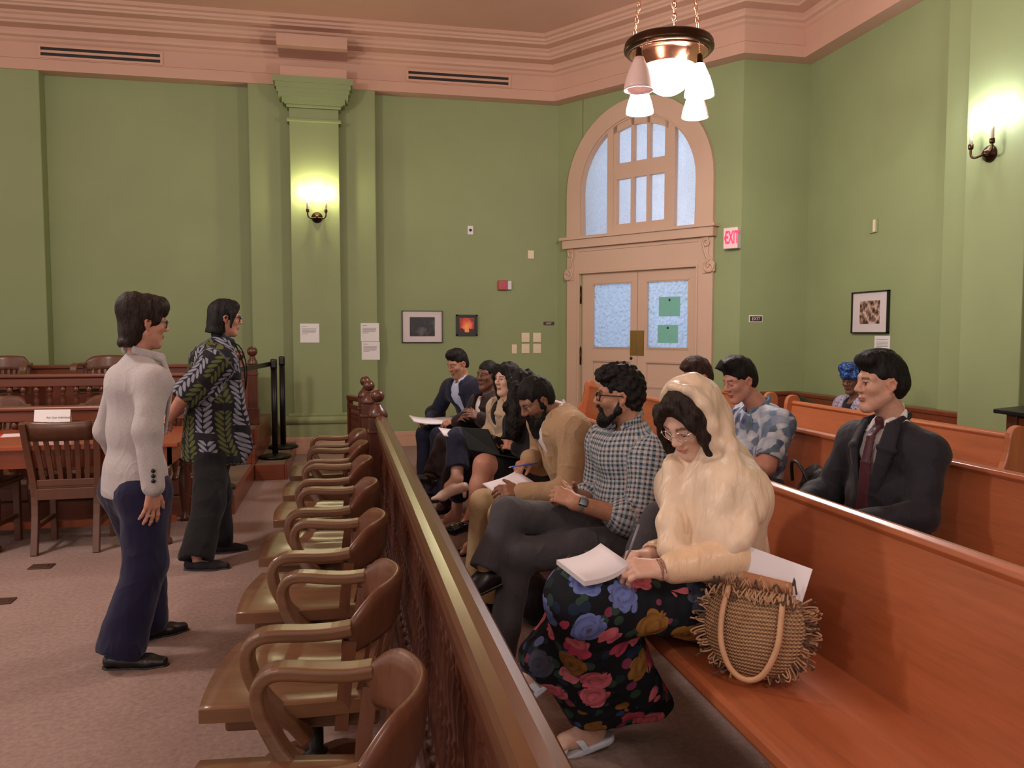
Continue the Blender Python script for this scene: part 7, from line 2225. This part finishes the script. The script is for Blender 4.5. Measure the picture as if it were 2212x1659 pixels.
hand_field(F, J['wrL'], atY(965, 912, 6.82) - np.array(J['wrL']), V(0, -0.4, 0.9), 'L', (25, 30, 25), 4, 0.95, T)
body(e, [hd, F])
shirt(e, J, M['f_blue'], 'shirt', 0.010, 0.008, True)
jk = jacket(e, J, M['f_suit2'], 'jacket', 0.024, 0.008, open_to=0.12, wtop=0.085, hemdrop=0.13)
for q in 'LR':
    w_, el_ = np.array(J['wr' + q]), np.array(J['el' + q]); C = Field(0.006); C.cap(w_ - nrm(w_ - el_) * 0.03, w_ - nrm(w_ - el_) * 0.005, 0.042, 0.040); add_mesh('shirt_cuff', [C.mesh()], M['f_blue'], jk)
trousers(e, J, M['f_suit2'], off=0.014, res=0.009)
for q in 'LR': shoe(J, q, M['shoe_black'], e)
hair_short(e, P, A, 0.92, M['hair_black'], 0.008, 0.004)
papers('paper_sheaf', atY(938, 908, 6.95), V(-1, -0.12, 0.0), 0.21, 0.40, V(0, -0.15, 0.97), M['paperwhite'], 'sheaf of white papers on the lap of the person in the navy suit', 'papers', 0.006, 0.030)

# ================================================================== people on the second bench
# ---- brown-haired man, mostly hidden behind the scarf
Y = 5.02
T = TONE['rosy']
e = person((2.35, Y, 0), 'brown-haired person behind the cream scarf, only the upper head showing')
J = base_joints(2.34, Y, lean=0.08)
H = atY(1507, 818, Y); A = fr(V(-0.96, -0.10, 0), 0.22)
dz = H - np.array(J['head'])
for n_ in ('chest', 'neck', 'shL', 'shR', 'elL', 'elR', 'wrL', 'wrR'): J[n_] = np.array(J[n_]) + V(dz[0], 0, dz[2]) * 1.0
hd, P = make_head(H, A, T, np.array(J['neck']), 0.92)
F = Field(0.004)
for q in 'LR': hand_field(F, J['wr' + q], V(-1, 0.2 if q == 'L' else -0.2, 0), V(0, 0, 1), q, (30, 35, 30), 3, 0.95, T, forearm=J['el' + q])
body(e, [hd, F])
shirt(e, J, M['f_blue'], 'shirt', 0.016, 0.010, True, to=1.0, noise=FOLD)
trousers(e, J, M['f_char'], res=0.010)
for q in 'LR': shoe(J, q, M['shoe_black'], e)
hair_short(e, P, A, 0.92, M['hair_brown'], 0.014, 0.012, extra=lambda F, E: E((0.09, 0, 0.105), (0.03, 0.05, 0.018), 0.02))

# ---- man in the petal-print shirt
Y = 4.28
T = TONE['rosy']
e = person((2.34, Y, 0), 'person in blue and white petal-print shirt with black quiff on the second bench')
J = base_joints(2.34, Y)
setp(J, Y, shL=(1685, 915, -0.17), shR=(1612, 895, 0.18), neck=(1640, 882, 0.0), elL=(1655, 1008, -0.26), elR=(1585, 985, 0.25))
J['wrL'] = J['elL'] + V(-0.25, 0.10, 0.04); J['wrR'] = J['elR'] + V(-0.22, -0.10, 0.0)
H = atY(1598, 825, Y); A = fr(V(-0.96, -0.16, 0), 0.26)
hd, P = make_head(H, A, T, np.array(J['neck']), 0.94, res=0.0036, closed=True)
F = Field(0.004)
F.cap(np.array(J['shL']) + (np.array(J['elL']) - np.array(J['shL'])) * 0.3, J['elL'], 0.056, 0.050, col=T); F.cap(np.array(J['shR']) + (np.array(J['elR']) - np.array(J['shR'])) * 0.3, J['elR'], 0.056, 0.050, col=T)
for q in 'LR': hand_field(F, J['wr' + q], V(-1, 0.3 if q == 'L' else -0.3, 0), V(0, 0, 1), q, (30, 35, 30), 3, 0.95, T, forearm=J['el' + q], fr_=(0.048, 0.029))
body(e, [hd, F])
F = Field(0.007); up, lat = torso(F, J, 0.020, belly=0.03)
pe = np.array(J['pelvis']); F.cap(pe + up * 0.05, pe - up * 0.05, 0.125, 0.13, 0.04, wide=lat, ws=1.42)
for q in 'LR':
    a, b = np.array(J['sh' + q]), np.array(J['el' + q]); F.cap(a, a + (b - a) * 0.72, 0.076, 0.080, 0.04); d = nrm(b - a)
    F.ell(a + (b - a) * 0.72 + d * 0.075, [0.10, 0.10, 0.06], np.array([nrm(np.cross(d, lat)), nrm(np.cross(d, nrm(np.cross(d, lat)))), d]), 0.004, sub=True)
nb = np.array(J['neck']); F.cap(nb + J['fwd'] * 0.03, nb + up * 0.2, 0.062, 0.09, 0.01, sub=True)
F.cut(pe - up * 0.12, -up); F.noise = FOLD
sh_ = add_mesh('petal_print_shirt', [F.mesh()], M['f_petal'], e)
C = Field(0.005); f_ = np.array(J['fwd'])
for q in (-1, 1):
    bk = nb - f_ * 0.06 + up * 0.05; sd = nb + lat * q * 0.066 + up * 0.03; fr1 = nb + lat * q * 0.034 + f_ * 0.075 - up * 0.01; tp = nb + lat * q * 0.085 + f_ * 0.09 - up * 0.07
    C.cap(bk, sd, 0.008, 0.008, 0.01, wide=up, ws=3.2); C.cap(sd, fr1, 0.008, 0.007, 0.01, wide=up, ws=3.0); C.cap(fr1, tp, 0.007, 0.005, 0.008, wide=lat, ws=3.5)
M['f_collar'] = fabric('slate_blue_collar_cotton', srgb(92, 120, 140), 0.8)
add_mesh('collar', [C.mesh()], M['f_collar'], sh_)
trousers(e, J, M['f_char'], res=0.010)
for q in 'LR': shoe(J, q, M['shoe_black'], e)
def quiff(F, E):
    E((0.070, 0, 0.128), (0.045, 0.052, 0.030), 0.02); E((0.095, 0, 0.118), (0.030, 0.045, 0.022), 0.015)
    for k in range(7): F.cap(P(0.06 + 0.008 * k, -0.045 + 0.015 * k, 0.145), P(0.118 - 0.003 * k, -0.050 + 0.017 * k, 0.118), 0.013, 0.006, 0.01)
hair_short(e, P, A, 0.94, M['hair_black'], 0.010, 0.014, extra=quiff)

# ---- man in the dark suit and red tie
Y = 3.12
T = TONE['light']
e = person((2.34, Y, 0), 'person in dark suit, white shirt and dark red tie on the second bench')
J = base_joints(2.34, Y)
setp(J, Y, shL=(2008, 975, -0.17), shR=(1848, 945, 0.20), neck=(1928, 905, 0.0), elL=(1990, 1118, -0.24), wrL=(1855, 1130, -0.15))
J['elR'] = J['shR'] + V(-0.10, 0.06, -0.27); J['wrR'] = J['elR'] + V(-0.2, -0.1, -0.02)
H = atY(1900, 832, Y); A = fr(V(-0.98, 0.06, 0), 0.0)
hd, P = make_head(H, A, T, np.array(J['neck']), 0.96, res=0.0034, nose=1.05)
F = Field(0.004)
for q in 'LR': hand_field(F, J['wr' + q], V(-1, 0.2 if q == 'L' else -0.2, -0.1), V(0, 0, 1), q, (30, 35, 30), 3, 0.95, T, forearm=J['el' + q])
body(e, [hd, F])
sh_ = shirt(e, J, M['f_white'], 'shirt', 0.012, 0.007, True, collar_open=0.2, noise=FOLDS)
tie(e, J, M['f_tie'], 0.22)
jacket(e, J, M['f_suit'], 'jacket', 0.020, 0.007, open_to=0.18, wtop=0.085, hemdrop=0.14, loose=0.008, belly=0.01)
trousers(e, J, M['f_suit'], res=0.010)
for q in 'LR': shoe(J, q, M['shoe_black'], e)
def wave(F, E):
    E((0.080, 0, 0.112), (0.036, 0.055, 0.026), 0.02); E((0.04, 0, 0.132), (0.06, 0.06, 0.026), 0.02); E((-0.075, 0, 0.01), (0.06, 0.076, 0.07), 0.03)
hair_short(e, P, A, 0.96, M['hair_black'], 0.016, 0.006, extra=wave, nape=-0.075)

# ---- person with the blue head wrap, at the back
Y = 6.15
T = TONE['deep']
e = person((4.42, Y, 0), 'person in blue speckled head wrap sitting at the back by the low panelling')
J = base_joints(4.42, Y, lean=0.05)
H = atY(1840, 822, Y); A = fr(V(-0.90, -0.42, 0), 0.20)
dz = H - np.array(J['head'])
for n_ in ('chest', 'neck', 'shL', 'shR', 'elL', 'elR', 'wrL', 'wrR'): J[n_] = np.array(J[n_]) + V(dz[0], 0, dz[2])
hd, P = make_head(H, A, T, np.array(J['neck']), 0.88, True)
F = Field(0.005)
for q in 'LR': hand_field(F, J['wr' + q], V(-1, 0.2 if q == 'L' else -0.2, -0.1), V(0, 0, 1), q, (30, 35, 30), 3, 0.9, T, forearm=J['el' + q])
body(e, [hd, F])
shirt(e, J, M['f_black'], 'top', 0.006, 0.010, False)
jacket(e, J, M['f_robe'], 'robe', 0.024, 0.009, open_to=0.2, wtop=0.08, hemdrop=0.14, lapel=False)
trousers(e, J, M['f_robe'], 'robe_skirt', off=0.03, res=0.011)
for q in 'LR': shoe(J, q, M['shoe_black'], e)
F = Field(0.006); s = 0.88
E_ = lambda p, r, k=0.03, **kw: F.ell(P(*p), [q * s for q in r], A, k * s, **kw)
E_((-0.02, 0, 0.085), (0.118, 0.102, 0.085)); E_((-0.04, 0, 0.05), (0.105, 0.100, 0.075)); E_((0.03, -0.02, 0.135), (0.075, 0.085, 0.05))
for q in (-1, 1): F.cap(P(0.095, 0, 0.06), P(-0.02, q * 0.10, 0.045), 0.026, 0.026, 0.02)
E_((0.085, 0.085, 0.055), (0.034, 0.03, 0.028), 0.01); E_((0.11, 0.05, 0.075), (0.03, 0.03, 0.026), 0.01)
E_((0.115, 0, -0.03), (0.055, 0.08, 0.075), 0.01, sub=True)
F.noise = [(0.004, 0.05, (1, 1, 1), 3)]
add_mesh('head_wrap', [F.mesh()], M['f_wrap'], e)

# ================================================================== straw bag with a booklet, other bags
def straw():
    m = Mat('braided_straw', 0.8, 0.3)
    v = m.coord(); x, y, z = m.xyz(v)
    w = m.noise(v, 6, 2) * 0.02
    ry = ((z + w) * 620.0).sin(); rx = ((x * 0.6 - y * 0.8 + w) * 700.0 + ((z * 197.0).floor().mod(2.0)) * 3.14).sin()
    g = ry * 0.4 + rx * 0.4 + m.noise(v, 60, 3) * 0.8
    m.color(m.ramp(g * 0.5 + 0.35, [(0.1, srgb(92, 64, 44)), (0.45, srgb(160, 122, 90)), (0.85, srgb(206, 166, 128))]))
    m.bump(ry * 0.5 + rx * 0.5, 0.8, 0.006)
    return m.m
M['straw'] = straw()
M['fringe'] = plain('frayed_straw_fringe', srgb(176, 136, 104), 0.85, var=0.25)
M['fringe_dark'] = plain('dark_frayed_fringe', srgb(84, 66, 58), 0.85, var=0.25)
M['bagtan'] = plain('tan_bag_lining', srgb(176, 120, 84), 0.7)
M['handle'] = plain('pale_rolled_handle', srgb(196, 152, 116), 0.6, var=0.12)
bc = V(1.165, 2.11, 0.602)
nB = nrm(V(-0.62, -0.72, 0.30)); sB = nrm(np.cross(V(0, 0, 1), nB)); uB = np.cross(nB, sB)
if np.dot(sB, RT) < 0: sB = -sB
e = empty('straw_bag', (bc[0], bc[1], 0.45), 0, 'round braided straw handbag with frayed fringe and two loop handles on the bench', 'handbag')
F = Field(0.005)
F.ell(bc, [0.150, 0.150, 0.060], np.array([sB, uB, nB]), 0.02)
F.cut(bc + uB * 0.105, uB); F.ell(bc + uB * 0.115, [0.125, 0.06, 0.035], np.array([sB, uB, nB]), 0.01, sub=True)
add_mesh('bag_body', [F.mesh()], M['straw'], e)
rs_ = random.Random(11)
q = MB(); qd = MB()
for ring, dn in ((0, 0.020), (1, -0.015), (2, -0.035)):
    for i in range(78):
        a = PI * 0.80 + (2 * PI * 0.92) * i / 78 if False else (R(148) + R(244) * i / 77)
        p = bc + sB * math.cos(a) * 0.148 + uB * math.sin(a) * 0.148 + nB * dn
        d = sB * math.cos(a) + uB * math.sin(a)
        L = rs_.uniform(0.012, 0.030); j = sB * rs_.uniform(-0.018, 0.018) + uB * rs_.uniform(-0.018, 0.012) + nB * rs_.uniform(-0.012, 0.018)
        pts = [p - d * 0.006, p + d * L * 0.6 + j * 0.4, p + d * L + j, p + d * L * 0.55 + j * 1.3]
        if pts[2][2] < 0.462: continue
        (q if rs_.random() < 0.72 else qd).tube(smooth_path(pts, 2), 0.0028, 4)
for i in range(60):
    x = -0.115 + 0.23 * i / 59
    p = bc + uB * (0.100 + rs_.uniform(-0.006, 0.006)) + sB * x + nB * 0.045
    L = rs_.uniform(0.02, 0.045); j = sB * rs_.uniform(-0.02, 0.02)
    s_up = 1 if rs_.random() < 0.35 else -1
    pts = [p, p + nB * 0.012 + uB * s_up * L * 0.5 + j * 0.5, p + nB * 0.016 + uB * s_up * L + j, p + nB * 0.014 + uB * s_up * L * 0.5 + j * 1.4]
    (q if rs_.random() < 0.72 else qd).tube(smooth_path(pts, 2), 0.0028, 4)
tag(q.build('fringe', M['fringe'], e, world=True), kind='stuff'); tag(qd.build('dark_fringe', M['fringe_dark'], e, world=True), 'dark frayed fringe', kind='stuff')
for sgn, dn in ((1, 0.066), (-1, -0.055)):
    if sgn > 0: pts = [(-0.075, 0.105, 0.040), (-0.082, 0.02, 0.068), (-0.075, -0.06, 0.074), (-0.045, -0.125, 0.066), (0.0, -0.148, 0.058), (0.045, -0.125, 0.066), (0.078, -0.05, 0.074), (0.082, 0.03, 0.066), (0.078, 0.10, 0.040)]
    else: pts = [(-0.075, 0.09, -0.045), (-0.085, 0.0, -0.072), (-0.06, -0.09, -0.07), (0.0, -0.125, -0.06), (0.06, -0.09, -0.07), (0.085, 0.0, -0.072), (0.078, 0.09, -0.045)]
    MB().tube(smooth_path([bc + sB * a + uB * b + nB * c for a, b, c in pts], 4), 0.0085, 10).build('handle', M['handle'], e, world=True)
MB().grid([[bc + sB * x + uB * (0.10 + 0.045 * t - 0.10 * x * t) + nB * (0.020 - 0.0 * t) for x in np.linspace(-0.10, 0.10, 8)] for t in (0, 0.5, 1)]).build('flap', M['bagtan'], e, world=True, solid=0.004)
bk = bc + uB * 0.135 + nB * (-0.004) + sB * 0.028
rB = nrm(sB * 0.96 - uB * 0.22); vB = np.cross(nB, rB)
if vB[2] < 0: vB = -vB
b_ = empty('white_booklet', bk, 0, 'white booklet sticking out of the top of the straw handbag', 'booklet')
MB().prism([(-0.105, -0.075), (0.105, -0.075), (0.105, 0.072), (-0.105, 0.072)], -0.004, 0.004, (V(0, 0, 0), rB, vB, nB)).build('pages', M['paperwhite'], b_, bevel=0.001)
# dark bag beside the man in the suit, grey strap bag, black bag on the floor
c = atX(1775, 1055, 2.45)
e = empty('black_bag', (2.42, c[1], 0.45), 0, 'soft black leather bag leaning on the second bench beside the person in the dark suit', 'bag')
F = Field(0.008); cc = V(2.42, c[1], 0.62)
F.cap(cc + V(-0.02, 0.13, -0.13), cc + V(-0.02, -0.13, -0.13), 0.075, 0.075, 0.05); F.cap(cc + V(0.03, 0.12, 0.04), cc + V(0.03, -0.09, 0.03), 0.045, 0.045, 0.05); F.cap(cc + V(0.04, 0.08, 0.10), cc + V(0.04, -0.02, 0.08), 0.03, 0.03, 0.05); F.cap(cc + V(0.0, 0.10, -0.05), cc + V(0.0, -0.10, -0.05), 0.065, 0.065, 0.05); F.noise = [(0.006, 0.09, (1, 1, 1), 5), (0.002, 0.04, (1, 1, 1), 6)]
F.cut(V(0, 0, 0.455), V(0, 0, -1))
M['bagleather'] = fabric('soft_black_leather', srgb(34, 32, 36), 0.5, 300, 0.5)
add_mesh('bag_body', [F.mesh()], M['bagleather'], e)
MB().tube(smooth_path([cc + V(-0.08, 0.10, 0.05), cc + V(-0.12, 0.04, 0.16), cc + V(-0.12, -0.05, 0.14), cc + V(-0.09, -0.10, 0.02)], 4), 0.009, 8).build('handle', M['black'], e, world=True)
MB().box(cc + V(-0.10, -0.08, 0.0), (0.01, 0.03, 0.03), bev=0.003).build('buckle', M['silver'], e, world=True)
g = atZ(1130, 1335, 0.02)
e = empty('floor_bag', (g[0] + 0.06, g[1] + 0.05, 0), 0, 'black cloth bag on the floor under the front bench behind the crossed grey trousers', 'bag')
F = Field(0.008); F.cap((g[0] + 0.06, g[1] - 0.05, 0.09), (g[0] + 0.06, g[1] + 0.15, 0.09), 0.09, 0.09, 0.04); F.cap((g[0] + 0.06, g[1] - 0.02, 0.16), (g[0] + 0.06, g[1] + 0.12, 0.17), 0.07, 0.06, 0.06); F.cut(V(0, 0, 0.003), V(0, 0, -1)); F.noise = [(0.005, 0.1, (1, 1, 1), 5)]
add_mesh('bag_body', [F.mesh()], M['f_black'], e)
a0, a1 = atY(1440, 1085, 2.85), atY(1350, 1250, 2.85)
e = empty('grey_bag', (a0 + a1) / 2 + V(0.1, 0, -0.1), 0, 'grey cloth bag with a white tag, between the checked shirt and cream scarf', 'bag')
F = Field(0.008)
F.cap(atY(1425, 1110, 2.85), atY(1400, 1190, 2.85), 0.05, 0.07, 0.04, wide=V(1, 0, 0), ws=1.3); F.cap(V(1.2, 2.85, 0.53), V(1.02, 2.84, 0.53), 0.075, 0.07, 0.04); F.cut(V(0, 0, 0.458), V(0, 0, -1)); F.noise = FOLD
add_mesh('bag_body', [F.mesh()], M['f_char'], e)
MB().box(atY(1435, 1080, 2.78), (0.05, 0.004, 0.035), rot=(0, R(25), R(-10))).build('white_tag', M['white'], e, world=True)
